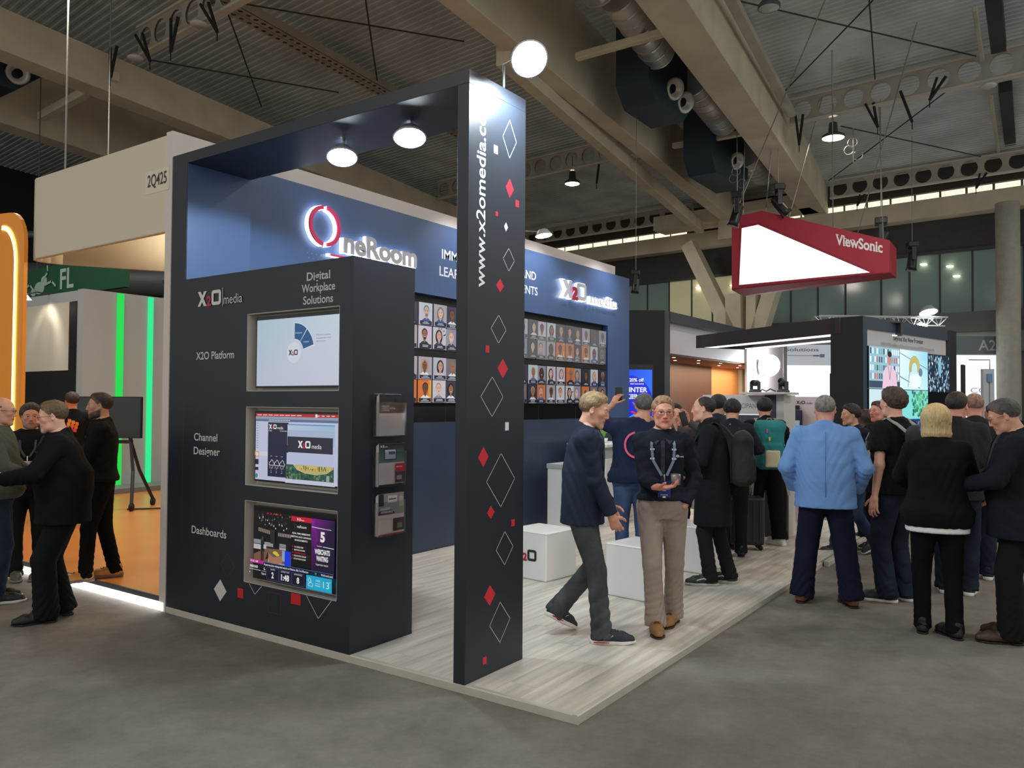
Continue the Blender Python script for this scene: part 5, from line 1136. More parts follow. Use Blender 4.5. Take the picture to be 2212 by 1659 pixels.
area('canopy_cove_light', (4.9, 6.75, 3.12), .9, 55, (1, .96, .82), (4.9, 6.9, 4), sy=.4)
p = Pic(.002); p.rect(-.02, -.06, .33, .13, srgb(220, 212, 192)); p.text('2Q425', .155, .0, .10, srgb(56, 54, 52), 'c', .012, width=.28); p.build('number_plate', (X0, 6.34, 3.485), (0, -1, 0), (0, 0, 1), PRINT, cp, 'printed stand number 2Q425')
orf = mat('orange_vinyl', srgb(224, 148, 72), .3, var=.05, vs=1.5)
of = box('floor_orange', (X0+.015, 6.07, 0), (9.6, 13.2, .115), orf, kind='structure')
MB().box((X0, 6.07, .075), (X0+.015, 16, .118)).build('trim_4', mat('grey_trim', srgb(96, 96, 96), .4, .4), kind='structure')
tag(MB().box((X0-.004, 6.0, .008), (X0+.012, 13, .070)).build('led_strip', emat('led_white', (.93, .97, 1), 6)), 'bright white LED strip under the edge of the orange floor', 'light')
box('kerb_grey', (6.4, 13.2, 0), (12, 13.9, .2), mat('grey_kerb', srgb(120, 126, 124), .6)).name = 'wall_plinth'
tag(bpy.data.objects['wall_plinth'], 'grey raised plinth along the white wall with green light strips', 'plinth')
gw = tb('white stand wall with two green light strips', 'wall', 'stand_wall', (6.98, 13.9, 0), (12.5, 14.1, 3.62), mat('white_wall_grey', srgb(184, 190, 190), .6))
tag(box('green_light_strip', (7.57, 13.86, .2), (7.68, 13.9, 3.6), emat('green_led', (.01, .70, .08), 1.0)), 'left vertical green light strip on the white wall', 'light')
tag(box('green_light_strip', (8.15, 13.86, .2), (8.24, 13.9, 3.6), emat('green_led2', (.02, .80, .28), 1.05)), 'right vertical green light strip on the white wall, nearer the screen wall', 'light')
dw = empty('lit_display_panel', (6.98, 14.1, 0)); tag(dw, 'white lit panel over a black base beside the green strips', 'display wall')
box('upper_panel', (-.02, .25, 2.22), (0, 5, 3.42), mat('white_panel_lit', srgb(222, 214, 196), .6), dw); box('base', (-.015, .0, 0), (0, 5, 2.22), mat('black_base', srgb(22, 26, 26), .5), dw); box('edge_strip', (-.015, 0, 2.22), (0, .25, 3.42), mat('black_base'), dw); box('top_panel', (-.015, 0, 3.42), (.02, 5, 3.60), mat('white_wall_grey'), dw)
spot('clip_spot', (6.45, 15.0, 3.62), (6.98, 15.1, 2.8), 45, 80, .9, (1, .93, .78))
cl = empty('clip_lamp', (6.55, 15.05, 3.46)); tag(cl, 'small glowing clip lamp over the white lit panel', 'lamp'); MB().lathe([(.10, 0), (.05, .07), (.02, .09)], 16).build('shade', mat('lamp_housing'), cl, True); MB().lathe([(.0001, .005), (.09, .005)], 16).build('bulb', emat('warm_bulb', (1, .9, .7), 25), cl); MB().tube([(0, 0, .09), (.2, .02, .16), (.44, .02, .14)], .012, 6).build('arm', ck, cl)
gb = MB().box((8.0, 14.45, 3.82), (8.1, 18.6, 4.47)).build('green_banner', mat('green_fabric', srgb(28, 88, 56), .7)); tag(gb, 'dark green fascia with white emblem and letters behind the left stand', 'banner')
MB().tube([(8.05, 15.2, 4.47), (8.05, 15.2, 10.6)], .012, 5).build('hanger', wc if 'steel_wire' in MATS else ck, gb); MB().tube([(8.05, 18, 4.47), (8.05, 18, 8.6)], .012, 5).build('hanger', ck, gb)
p = Pic(.003); p.text('FL', 1.62, .12, .40, srgb(190, 214, 196), 'l', .02, width=.55)
for (x, y, a, b_) in [(.75, .20, .22, .13), (.95, .34, .13, .10), (.5, .12, .12, .08)]: p.ell(x, y, a, b_, srgb(176, 204, 186))
p.line([(.9, .35), (1.12, .50), (1.1, .62)], .05, srgb(176, 204, 186)); p.line([(1.02, .25), (1.3, .30), (1.45, .20)], .05, srgb(176, 204, 186)); p.line([(.55, .15), (.35, .30), (.2, .25)], .05, srgb(176, 204, 186))
p.build('lettering', (8.0, 18.5, 3.85), (0, -1, 0), (0, 0, 1), PRINT, gb, 'white letters and emblem')
tag(MB().tube([(8.5, 26, 5.1), (14, 18.5, 5.0)], .42, 20).build('air_duct', mat('duct_dark', srgb(110, 114, 112), .5, .5), None, True), 'large grey duct running behind the green fascia', 'air duct')
tag(MB().tube([(8.5, 26, 6.3), (14, 18.5, 6.2)], .10, 10).build('pipe', mat('duct_dark'), None, True), 'thin pipe above the large grey duct', 'pipe')
# orange arch with neon
oa = MB(); P_ = [(8.57, .118), (8.57, 3.28)]+[(8.57+.34-.34*math.cos(math.radians(a)), 3.28+.34*math.sin(math.radians(a))) for a in range(0, 91, 15)]+[(10.6, 3.75), (10.6, .118)]
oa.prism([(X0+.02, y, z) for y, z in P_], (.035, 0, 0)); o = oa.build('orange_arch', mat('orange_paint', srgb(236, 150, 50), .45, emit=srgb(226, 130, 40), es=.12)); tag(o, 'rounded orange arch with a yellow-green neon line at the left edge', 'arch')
nl = MB().tube([(-.0, 0, 0), (0, 0, 1.5), (0, 0, 2.95)]+[(0, .32-.32*math.cos(math.radians(a)), 2.95+.38*math.sin(math.radians(a))) for a in range(15, 91, 15)], .022, 8); nl.v = [(X0+.01, 8.74+q[1], .15+q[2]) for q in nl.v]; nl.build('neon_line', emat('neon', (.85, 1.0, .30), 5), o, True)
area('left_stand_fill', (5.8, 10.2, 3.6), 2.2, 50, (1, .97, .92), sy=1.5)  # fill light added to brighten the left stand's wall and floor, no fixture
# television on a wheeled stand
ts = empty('television_stand', (6.25, 11.65, .115)); ts.rotation_euler = (0, 0, math.radians(-55)); tag(ts, 'black television trolley with castors on the orange floor', 'stand')
b = MB(); b.box((-.35, -.02, 1.0), (-.31, .02, 1.45)); b.box((.31, -.02, 1.0), (.35, .02, 1.45)); b.box((-.36, -.02, .95), (.36, .02, 1.0)); b.build('frame', mat('black_metal', (.012, .012, .013), .4), ts)
for sx in (-1, 1):
    for sy in (-1, 1):
        MB().tube([(sx*.33, 0, 1.0), (sx*.42, sy*.10, .55), (sx*.52, sy*.34, .10)], .025, 8).build('leg', mat('black_metal'), ts); c = MB().tube([(sx*.52-.02, sy*.34, .055), (sx*.52+.02, sy*.34, .055)], .055, 14).build('castor', mat('black_rubber', (.01, .01, .01), .7), ts, True)
tv = box('television', (-.52, -.08, 1.03), (.52, -.03, 1.64), mat('bezel_black'), bevel=.004); tv.location = ts.location; tv.rotation_euler = ts.rotation_euler; tag(tv, 'switched-off black television behind the man with crossed arms', 'television')
box('screen', (-.505, -.083, 1.045), (.505, -.081, 1.625), mat('dark_glass', (.008, .012, .011), .12), tv)
tag(MB().tube([(6.3, 11.2, .125), (6.7, 10.9, .125), (7.2, 11.1, .125), (7.8, 10.6, .125)], .012, 6).build('power_cable', ck), 'black cable trailing from the trolley over the orange floor', 'cable')
# ------------------------------------------------------------------ stools and counters on the platform
vin = mat('white_vinyl', srgb(232, 230, 226), .38, bump=.05, bs=30)
def stool(x, y, rz, label, s=.47, hgt=.45, lg=False):
    o = MB().box((0, 0, 0), (s, s, hgt)).build('cube_stool', vin); 
    bv = o.modifiers.new('bevel', 'BEVEL'); bv.width = .016; bv.segments = 3
    o.location = (x, y, .0502); o.rotation_euler = (0, 0, rz); tag(o, label, 'stool', 'white cube stools')
    b = MB(); e = .004
    for (p_, q_) in [((0, 0, hgt-.012), (s, 0, hgt-.012)), ((0, 0, hgt-.012), (0, s, hgt-.012))]: b.tube([p_, q_], .0035, 5)
    b.build('piping', vin, o)
    if not lg: return o
    p = Pic(.0012); p.logo(.085, .175, .105, srgb(40, 42, 48), srgb(190, 30, 50), False)
    p.build('logo_print', (0, s, 0), (0, -1, 0), (0, 0, 1), PRINT, o); return o
stool(6.22, 3.96, math.radians(-6), 'white cube stool with X2O logo right behind the URL column', lg=True); stool(6.09, 2.85, math.radians(-7), 'white cube stool behind the man holding a glass', .46); stool(7.42, 2.93, math.radians(-5), 'white cube stool behind the man in the long black coat')
wh = mat('white_cabinet', srgb(222, 224, 222), .4)
lc = empty('lectern_cabinet', (8.82, 5.18, HP)); tag(lc, 'narrow white cabinet with a water bottle on it, by the back wall', 'cabinet')
box('body', (0, 0, 0), (.50, .42, .80), wh, lc, .004); box('top', (-.01, -.01, .80), (.51, .43, .86), mat('counter_grey', srgb(176, 180, 178), .4), lc, .004)
ct = empty('white_counter', (9.5, 5.10, HP)); tag(ct, 'white counter with cabinet door and plant behind the man in the blazer', 'counter')
box('body', (0, 0, 0), (.84, .56, .90), wh, ct, .004); box('counter_top', (-.03, -.03, 1.06), (.87, .6, 1.10), wh, ct, .004); box('gap_panel', (.02, .03, .90), (.82, .5, 1.06), mat('counter_grey'), ct)
d = box('door', (.40, -.016, .06), (.80, 0, .84), mat('door_beige', srgb(206, 190, 176), .45), ct, .003); MB().tube([(.44, -.035, .40), (.44, -.035, .52)], .006, 6).build('handle', mat('chrome', (.7, .7, .7), .2, 1), d)
d = box('door', (-.016, .04, .06), (0, .52, .84), mat('door_beige'), ct, .003)
bt = MB().lathe([(.0001, 0), (.030, 0), (.032, .01), (.032, .13), (.026, .155), (.012, .18), (.012, .20)], 16).build('water_bottle', mat('bottle_plastic', (.85, .9, .92), .08, trans=.9), None, True); bt.location = (9.05, 5.33, HP+.8602); tag(bt, 'small clear water bottle on the narrow white cabinet', 'bottle')
MB().lathe([(.014, .20), (.014, .222), (.0001, .222)], 12).build('cap', mat('cap_dark', (.03, .03, .04), .4), bt); MB().lathe([(.0328, .05), (.0328, .10)], 16).build('label_band', mat('label_white', (.8, .8, .82), .5), bt)
pt_ = MB().lathe([(.0001, 0), (.045, 0), (.055, .07), (.048, .07), (.045, .06), (.0001, .06)], 16).build('potted_plant', wh, None, True); pt_.location = (9.80, 5.30, HP+1.1002); tag(pt_, 'small green plant in a white pot on the counter', 'plant')
lv = MB(); random.seed(5)
for i in range(16):
    a = random.uniform(0, 6.28); l = random.uniform(.10, .20); t = random.uniform(.35, 1.1); pts = [Vector((0, 0, .06)), Vector((math.cos(a)*l*.35*t, math.sin(a)*l*.35*t, .06+l*.6)), Vector((math.cos(a)*l*t, math.sin(a)*l*t, .06+l*(1.1-.4*t)))]
    s2 = Vector((-math.sin(a), math.cos(a), 0))*.011; k = len(lv.v); lv.v += [tuple(q) for q in (pts[0]-s2*.4, pts[0]+s2*.4, pts[1]+s2, pts[1]-s2, pts[2])]; lv.f += [(k, k+1, k+2, k+3), (k+3, k+2, k+4)]
lv.build('leaves', mat('leaf', srgb(120, 176, 70), .5), pt_)
# participants' kiosks
kp = mat('kiosk_white', srgb(206, 202, 200), .5)
k1 = empty('demo_kiosk', (10.0, 2.90, HP)); tag(k1, 'pale kiosk wall lettered PARTICIPANTS with a dark screen showing red digits', 'kiosk')
box('panel', (0, .24, 0), (.12, 1.05, 1.77), kp, k1, .003); box('end_panel', (-.004, .10, 0), (.12, .235, 1.77), mat('kiosk_dark', srgb(58, 62, 72), .5), k1); box('side', (0, 0, 0), (.5, .095, 1.77), kp, k1, .003); box('shelf', (-.30, -.10, 1.775), (.30, .46, 1.80), kp, k1, .003)
p = Pic(.001); p.text('REMOTE PARTICIPANTS', -.27, 1.60, .062, srgb(120, 120, 124), 'r', 0, width=.72); p.build('lettering', (-.001, 0, 0), (0, -1, 0), (0, 0, 1), PRINT, k1)
ks = box('kiosk_screen', (9.96, 3.18, 1.02), (9.992, 3.92, 1.58), mat('bezel_black')); tag(ks, 'dark kiosk screen with red 2:03 digits between the onlookers', 'screen')
p = Pic(.001); p.rect(0, 0, .74, .56, srgb(54, 54, 64)); p.text('2:03', .50, .320, .080, srgb(255, 40, 90), 'c', .05, width=.17); p.rect(.40, .275, .60, .288, srgb(240, 235, 80)); p.rect(0, .545, .74, .56, srgb(230, 230, 240)); p.build('image', (9.959, 3.92, 1.02), (0, -1, 0), (0, 0, 1), scr(.9), ks)
tag(box('dark_plinth', (9.9, 2.84, HP), (9.985, 3.02, 1.1), mat('plinth_dark', srgb(44, 30, 28), .5)), 'dark brown upright at the right edge of the kiosk', 'plinth')
def ptz(x, y, z, rz, label, tilt):
    e = empty('ptz_camera', (x, y, z)); e.rotation_euler = (0, 0, rz); tag(e, label, 'camera'); cm = mat('camera_black', srgb(52, 54, 58), .45)
    MB().lathe([(.0001, 0), (.085, 0), (.09, .015), (.075, .035), (.05, .045), (.0001, .045)], 20).build('base', cm, e, True)
    e.scale = (.86,)*3
    for s_ in (-1, 1): MB().box((-.03, s_*.062-.012, .035), (.03, s_*.062+.012, .155)).build('arm', cm, e, bevel=.006)
    h = MB().tube([(-.06, 0, 0), (-.055, 0, 0), (.06, 0, 0), (.075, 0, 0)], [.035, .046, .046, .040], 18).build('head', cm, e, True); h.location = (0, 0, .135); h.rotation_euler = (0, tilt, 0)
    l = MB().tube([(.074, 0, 0), (.085, 0, 0)], .028, 16).build('lens', mat('dark_glass'), h)
ptz(9.95, 3.24, 1.852, math.radians(165), 'black pan-tilt camera at the left of the kiosk shelf', 0); ptz(9.98, 2.90, 1.852, math.radians(150), 'black pan-tilt camera at the right of the kiosk shelf, head tilted up', -.5)
tag(MB().tube([(9.9, 3.17, 1.862), (9.85, 3.12, 1.885), (9.88, 3.08, 1.862), (9.85, 3.02, 1.89), (9.9, 2.97, 1.862)], .008, 6).build('camera_cable', ck), 'looped black cable between the two kiosk cameras', 'cable')
k2 = empty('demo_kiosk', (11.5, 2.85, HP)); tag(k2, 'pinkish white kiosk with small logo and a monitor, right of the cameras', 'kiosk')
box('panel', (0, .0, 0), (.1, .64, 1.76), mat('kiosk_pink', srgb(206, 192, 196), .5), k2, .003); p = Pic(.001); p.logo(-.31, 1.66, .045, srgb(60, 60, 66), srgb(150, 60, 80), True); p.text('WORKPLACE', -.34, 1.665, .02, srgb(170, 160, 165), 'r', 0); p.build('lettering', (-.002, 0, 0), (0, -1, 0), (0, 0, 1), PRINT, k2)
mo = box('kiosk_monitor', (11.40, 3.06, 1.33), (11.43, 3.46, 1.62), mat('bezel_black')); tag(mo, 'small monitor showing a blue picture on the pinkish kiosk', 'monitor'); p = Pic(.001); p.rect(0, 0, .38, .27, srgb(36, 38, 60)); p.rect(.12, .02, .30, .22, srgb(110, 125, 180)); p.ell(.2, .18, .03, .04, srgb(200, 190, 190)); p.rect(.3, .05, .36, .14, srgb(170, 200, 220)); p.build('image', (11.399, 3.45, 1.34), (0, -1, 0), (0, 0, 1), scr(.5), mo)
tag(box('monitor_topper', (11.40, 3.10, 1.63), (11.46, 3.36, 1.69), mat('bezel_black')), 'black sound bar above the small kiosk monitor', 'speaker')
ht = empty('high_table', (9.05, 3.90, HP)); tag(ht, 'small round white high table with a cup behind the glasses man', 'table'); MB().lathe([(.0001, 1.08), (.27, 1.08), (.28, 1.09), (.27, 1.10), (.0001, 1.10)], 24).build('table_top', wh, ht, True); MB().tube([(0, 0, .02), (0, 0, 1.08)], .03, 10).build('pole', mat('chrome'), ht, True); MB().lathe([(.0001, 0), (.22, 0), (.21, .015), (.0001, .03)], 24).build('base', mat('chrome'), ht, True)
cup = MB().lathe([(.0001, 0), (.028, 0), (.036, .09), (.034, .09), (.026, .005), (.0001, .005)], 16).build('paper_cup', wh, None, True); cup.location = (9.07, 3.90, HP+1.1002); tag(cup, 'white paper cup on the round high table', 'cup')
# blue advertising totem
to = empty('advertising_totem', (11.97, 6.22, 0)); to.rotation_euler = (0, 0, math.radians(-55)); tag(to, 'blue advertising screen for winter skiing beyond the end of the back wall', 'screen')
box('housing', (-.02, 0, 0), (.60, .06, 2.36), mat('bezel_black'), to)
p = Pic(.001); p.rect(0, 0, .58, 1.35, srgb(10, 40, 220), cols=[srgb(20, 60, 220), srgb(40, 120, 240), srgb(30, 110, 250), srgb(10, 30, 220)]); p.ell(.20, .75, .40, .50, srgb(8, 34, 214), 30); p.poly([(0, .30), (.30, .0), (.58, .2), (.58, .45), (.30, .62), (.1, .5)], srgb(60, 150, 240)); p.poly([(.2, .1), (.58, 0), (.58, .3), (.40, .40), (.32, .2)], srgb(190, 220, 240)); p.poly([(.22, .64), (.25, .66), (.56, .50), (.54, .46)], srgb(220, 30, 60))
p.text('20% off', .44, 1.15, .055, WHITE, 'r', .03); p.text('FIRST BOOKING', .44, 1.10, .022, WHITE, 'r', .02); p.text('WINTER', .50, .975, .078, WHITE, 'r', .03); p.text('SKIIING', .46, .86, .078, WHITE, 'r', .03)
p.build('image', (0, -.001, .92), (1, 0, 0), (0, 0, 1), scr(1.0), to)
# alcove stand behind the platform (dark portal, white fascia, warm recess)
al = empty('alcove_stand', (18.45, 8.15, 0)); tag(al, 'dark portal stand with white fascia and warm recess of small downlights', 'stand'); dkp = mat('charcoal_panel', srgb(52, 52, 58), .5, var=.03)  # stand moved back by scaling its coordinates up about the camera
def ab(n_, a, b_, m_): return box(n_, tuple(a[i]-(18.45, 8.15, 0)[i] for i in range(3)), tuple(b_[i]-(18.45, 8.15, 0)[i] for i in range(3)), m_, al)
MB().prism([(-.28, .02, 0), (-.9, .90, 0), (-.65, 1.1, 0), (0, .25, 0)], (0, 0, 4.0)).build('side_wall', mat('black_side', srgb(26, 27, 31), .6), al)
MB().prism([(-.28, 0, 0), (.04, 0, 0), (.04, .25, 0), (-.26, .25, 0)], (0, 0, 4.0)).build('pier', dkp, al); ab('header', (18.46, 8.15, 3.76), (28.5, 8.36, 4.0), dkp)
lilac = mat('fascia_white', srgb(222, 214, 222), .5); ab('fascia', (18.46, 8.37, 2.99), (28.5, 8.45, 3.91), lilac); ab('front_white', (24.7, 8.30, 0), (28.5, 8.37, 3.76), lilac)
ab('soffit', (18.46, 8.45, 2.95), (28.5, 9.9, 2.99), mat('soffit_brown', srgb(150, 96, 76), .6)); ab('back_brown', (18.46, 9.9, 0), (25.86, 10.0, 2.99), mat('brown_panel', srgb(84, 58, 50), .6)); ab('back_orange', (25.86, 9.9, 0), (28.5, 10.0, 2.99), mat('orange_panel', srgb(206, 150, 96), .6)); ab('left_return', (18.46, 8.4, 0), (18.6, 9.9, 2.99), dkp)
for i in range(10):
    x = 19.7+(i//2)*1.75+(i % 2)*.4; y = 8.75 if i % 2 else 9.3; o = MB().lathe([(.0001, 0), (.05, 0)], 12).build('downlight', emat('warm_dot'), None); o.location = (x, y, 2.945); tag(o, 'tiny recessed downlight in the brown soffit', 'light', 'recessed downlights')
area('alcove_glow', (24.5, 9.2, 2.9), 7, 170, (1, .75, .5), sy=1); area('stand_glow', (25.8, 7.4, 3.0), 1.2, 60, (1, .96, .92), (25.8, 8.4, 2.9), spread=150)
lp = flood(25.8, 7.95, 2.95, (20, 3.5, 1.8), 'glaring round lamp in front of the lilac white wall', 45)
lp.scale = (3.2,)*3
# far display stand with video wall (its own axes)
C0 = Vector((16.24, 3.22, 0)); KS = .739; uV = Vector((.973, -.233, 0)); nV = Vector((.233, .973, 0)); ang = math.atan2(-.233, .973)  # stand, displays and header beam scaled down about the camera by this factor
vsd = empty('video_wall_stand', C0, ang); tag(vsd, 'dark framed video wall stand behind the crowd at the right', 'display wall'); fr = mat('slate_frame', srgb(56, 68, 84), .45); fd = mat('slate_dark', srgb(34, 36, 44), .5)
box('left_post', (0, 0, 0), (.17, .63, 3.4), fr, vsd); box('right_post', (4.14, 0, 0), (4.68, .44, 3.4), fd, vsd); box('top_rail', (.17, 0, 3.163), (4.14, .44, 3.4), fr, vsd); box('side_face', (-.01, .0, 0), (0, .64, 3.4), fd, vsd)
hp_ = box('header_board', (.17, .03, 2.823), (4.14, .08, 3.163), mat('board_white', srgb(200, 198, 202), .5), vsd); p = Pic(.004); p.text('Beyond the New Frontier', 2.9, .26, .13, srgb(80, 84, 92), 'c', .005, width=2.0); p.text('LAN/WAN unified collaboration spaces and CMS management', 2.9, .08, .10, srgb(170, 172, 178), 'c', 0, width=3.6); p.build('lettering', (.0, .03, 2.823), (.739, 0, 0), (0, 0, .739), PRINT, hp_)
box('base', (.17, .03, 0), (4.14, .09, 1.15), fd, vsd); tag(box('side_screen', (21.1, 2.02, 0), (21.5, 2.08, 2.65), mat('slate_dark')), 'dark tower standing at the right end of the video wall', 'tower')
def vwall(u0, u1, z0, z1, pic, label):
    fz = lambda z_: 1.197+(z_-1.02)*KS
    o = box('display_panel', (0, 0, 0), ((u1-u0)*KS, .04, (z1-z0)*KS), mat('bezel_black')); q = C0+uV*u0*KS+nV*(-.03); o.location = (q.x, q.y, fz(z0)); o.rotation_euler = (0, 0, ang); tag(o, label, 'display'); pic.build('image', (0, -.001, 0), (KS, 0, 0), (0, 0, KS), scr(1.1), o)
random.seed(9)
p = Pic(.002); p.rect(0, 0, 1.85, 1.10, srgb(150, 190, 206))
for i in range(4):
    for j in range(14): p.rect(.05+j*.13, .25+i*.22, .13+j*.13, .40+i*.22, [srgb(220, 240, 245), srgb(70, 90, 110), srgb(190, 110, 110), srgb(120, 170, 180), srgb(230, 235, 240)][random.randrange(5)], None, False)
p.l += 1; p.rect(0, .02, 1.85, .2, srgb(60, 76, 96)); p.poly([(.75, 0), (.85, .48), (1.05, .62), (1.35, .62), (1.6, .45), (1.7, 0)], srgb(226, 196, 214)); p.ell(1.2, .80, .13, .17, srgb(190, 140, 130)); p.ell(1.2, .93, .13, .08, srgb(40, 40, 50)); p.line([(1.1, .6), (1.2, .25), (1.28, .6)], .02, srgb(60, 60, 80))
vwall(.23, 2.08, 2.14, 3.24, p, 'video wall panel showing a presenter in a pale pink shirt before shelves')
p = Pic(.002); p.rect(0, 0, 1.90, 1.10, srgb(200, 240, 244), cols=[srgb(220, 245, 245), srgb(190, 235, 240), srgb(150, 215, 235), srgb(225, 245, 245)]); p.line([(0, 1.0), (1.9, .6)], .02, srgb(90, 120, 140)); p.line([(0, .35), (1.3, .05)], .03, srgb(90, 140, 170)); p.ring(.95, .58, .18, .38, -20, 200, srgb(190, 180, 110), 18); p.line([(.65, .6), (.5, .1)], .05, srgb(150, 170, 160)); p.ell(1.35, .5, .14, .12, srgb(110, 130, 150)); p.ell(1.0, .25, .4, .2, srgb(235, 250, 250))
vwall(2.10, 4.0, 2.14, 3.24, p, 'video wall panel showing a tool on a pale cyan ground')
p = Pic(.002); p.rect(0, 0, 1.62, 1.10, srgb(26, 44, 62))
for i in range(170): x, y = random.uniform(.03, 1.58), random.uniform(.03, 1.06); p.ell(x, y, .028, .045, [srgb(200, 220, 230), srgb(130, 160, 180), srgb(80, 110, 130)][i % 3], 8, up=False)
p.l += 1; p.ell(.85, .75, .12, .28, srgb(130, 180, 205))
vwall(4.02, 5.64, 2.10, 3.14, p, 'video wall panel showing a crowd seen from above in blue grey')
p = Pic(.002); p.rect(0, 0, 1.85, 1.1, srgb(200, 225, 230)); p.rect(.75, .55, 1.3, 1.1, srgb(214, 214, 220)); p.rect(.95, .75, 1.2, 1.0, srgb(200, 50, 70)); vwall(.23, 2.08, 1.02, 2.12, p, 'lower video wall panel with white and red picture, mostly behind heads')
p = Pic(.002); p.rect(0, 0, 1.9, 1.1, srgb(130, 215, 210)); 
for i in range(80): p.ell(random.uniform(.8, 1.85), random.uniform(.35, 1.05), .07, .06, [srgb(60, 150, 110), srgb(110, 200, 150), srgb(40, 110, 90)][i % 3], 7, up=False)
p.l += 1; p.rect(.5, 0, 1.9, .3, srgb(20, 60, 130)); vwall(2.10, 4.0, 1.02, 2.12, p, 'lower video wall panel with green foliage between two heads')
tag(box('dark_display_panel', (0, 0, 0), (1.19, .04, .79), mat('dark_glass')), 'dark lower panel at the right end of the video wall', 'display'); o = bpy.data.objects['dark_display_panel']; q = C0+uV*4.02*KS-nV*.03; o.location = (q.x, q.y, 1.197); o.rotation_euler = (0, 0, ang); o.name = 'display_panel'
# lit header beam running left from it
hb = empty('light_header', (16.33, 3.64, 0)); tag(hb, 'dark overhead beam with a long bright light panel underneath', 'light fixture')
dH = Vector((18.92-16.33, 7.61-3.64, 0)); LH = dH.length; hb.rotation_euler = (0, 0, math.atan2(dH.y, dH.x)); box('fascia', (0, 0, 3.09), (LH, .04, 3.4), mat('beam_dark', srgb(72, 66, 74), .5), hb); box('top', (0, -1.6, 3.36), (LH, 0, 3.4), mat('beam_dark'), hb); box('rear_fascia', (0, -1.6, 3.10), (LH, -1.56, 3.4), mat('beam_dark'), hb); box('end_fascia', (LH-.04, -1.6, 3.1), (LH, 0, 3.4), mat('beam_dark'), hb)
box('light_panel', (.08, -.46, 3.10), (LH-.15, -.05, 3.12), emat('panel_white', (1, .97, .96), 1.6), hb); box('light_panel', (.08, -1.55, 3.10), (LH-.15, -1.33, 3.12), emat('panel_white'), hb)
# blank white stand beyond with 'Solutions'
wv = Vector((25.19-24.41, 5.82-6.92, 0)).normalized(); sb_ = empty('solutions_board', (24.3, 6.95, 0)); sb_.rotation_euler = (0, 0, math.atan2(wv.y, wv.x)); tag(sb_, 'pale board with the word Solutions and a cable icon, under the lit beam', 'board')
box('upper_board', (0, 0, 2.88), (1.75, .05, 3.50), mat('board_blue', srgb(196, 204, 212), .5, emit=srgb(196, 204, 212), es=.35), sb_); box('glowing_panel', (0, .01, .2), (1.75, .05, 2.88), emat('white_glow', (1, .99, .97), 1.15), sb_); box('post', (-.10, 0, 0), (0, .08, 3.55), mat('grey_post', srgb(140, 142, 146), .5), sb_)
p = Pic(.003); p.text('Solutions', .95, 3.30, .105, srgb(112, 118, 124), 'r', .01, width=1.0); p.line([(0, 3.17), (.85, 3.17)], .015, srgb(140, 146, 156)); p.line([(.80, 3.17), (.95, 3.17)], .04, srgb(110, 120, 136)); p.rect(.98, 3.12, 1.12, 3.22, srgb(120, 150, 176)); p.rect(1.40, 3.0, 1.75, 3.5, srgb(50, 140, 190)); p.build('lettering', (0, 0, 0), (1, 0, 0), (0, 0, 1), PRINT, sb_)
tag(box('dark_screen_tower', (17.3, 3.78, 0), (17.45, 4.08, 2.35), mat('black_tower', srgb(44, 44, 50), .5)), 'dark narrow screen tower left of the video wall post', 'tower')
# hanging red sign
uS = Vector((.216, -.976, 0)); sO = Vector((21.44, 7.63, 0)); hs = empty('hanging_sign', sO, math.atan2(-.976, .216)); tag(hs, 'hanging crimson sign with white lit wedge reading ViewSonic', 'sign')
red = mat('crimson_fabric', srgb(168, 34, 58), .6, var=.03); redd = mat('crimson_side', srgb(150, 28, 50), .6)
oP = [(0, 4.86), (0, 6.88), (.80, 6.99), (3.95, 5.93), (3.95, 4.98), (1.55, 4.70)]
b = MB().prism([(x, 0, z) for x, z in [(0, 4.86), (0, 6.86), (.80, 6.98), (3.95, 5.94), (3.98, 5.12), (3.9, 5.10), (0, 4.86)][:-1]], (0, .40, 0)).build('body', red, hs)
MB().prism([(0, 0, 4.86), (3.95, 0, 5.10), (4.10, .42, 5.02), (.25, .42, 4.72)], (0, 0, .03)).build('underside', redd, hs); MB().prism([(3.95, 0, 5.10), (3.95, 0, 5.92), (4.12, .45, 5.80), (4.12, .45, 5.02)], (.01, 0, 0)).build('end_face', redd, hs)
lit = MB().prism([(x, -.012, z) for x, z in [(.20, 4.98), (.27, 6.54), (.70, 6.60), (3.48, 5.14)]], (0, .011, 0)).build('lit_wedge', emat('wedge_white', (1, .97, .96), 1.35), hs)
MB().prism([(x, -.006, z) for x, z in [(.14, 4.93), (.22, 6.60), (.72, 6.67), (3.62, 5.13)]], (0, .005, 0)).build('wedge_border', redd, hs)
v, f, x0_, x1_ = glyphs('ViewSonic', .022); p = Pic(.006); ws = 1.10/(x1_-x0_)
p.text('ViewSonic', 0, 0, .27, srgb(240, 236, 238), 'l', .028, width=1.14)
sf = .030
for (cx, top, bot) in [(.045, 1, 0), (.175, 1, 0), (.235, .75, 1), (.43, .75, 0)]:
    if top: p.rect(cx-.035, .27*top-.022, cx+.035, .27*top, srgb(240, 236, 238), None, False)
for cx in (.235, .855, .955, 1.045): p.rect(cx-.036, 0, cx+.036, .018, srgb(240, 236, 238), None, False)
p.build('lettering', (2.66, 0, 5.93), (.985, 0, -.26), (.0, 0, 1), PRINT, hs, 'white ViewSonic lettering')
ho = empty('hoists', (0, 0, 0)); bpy.data.objects.remove(ho)
def sw(s_, z, o=0): q = sO+uS*s_; return (q.x, q.y+o, z)
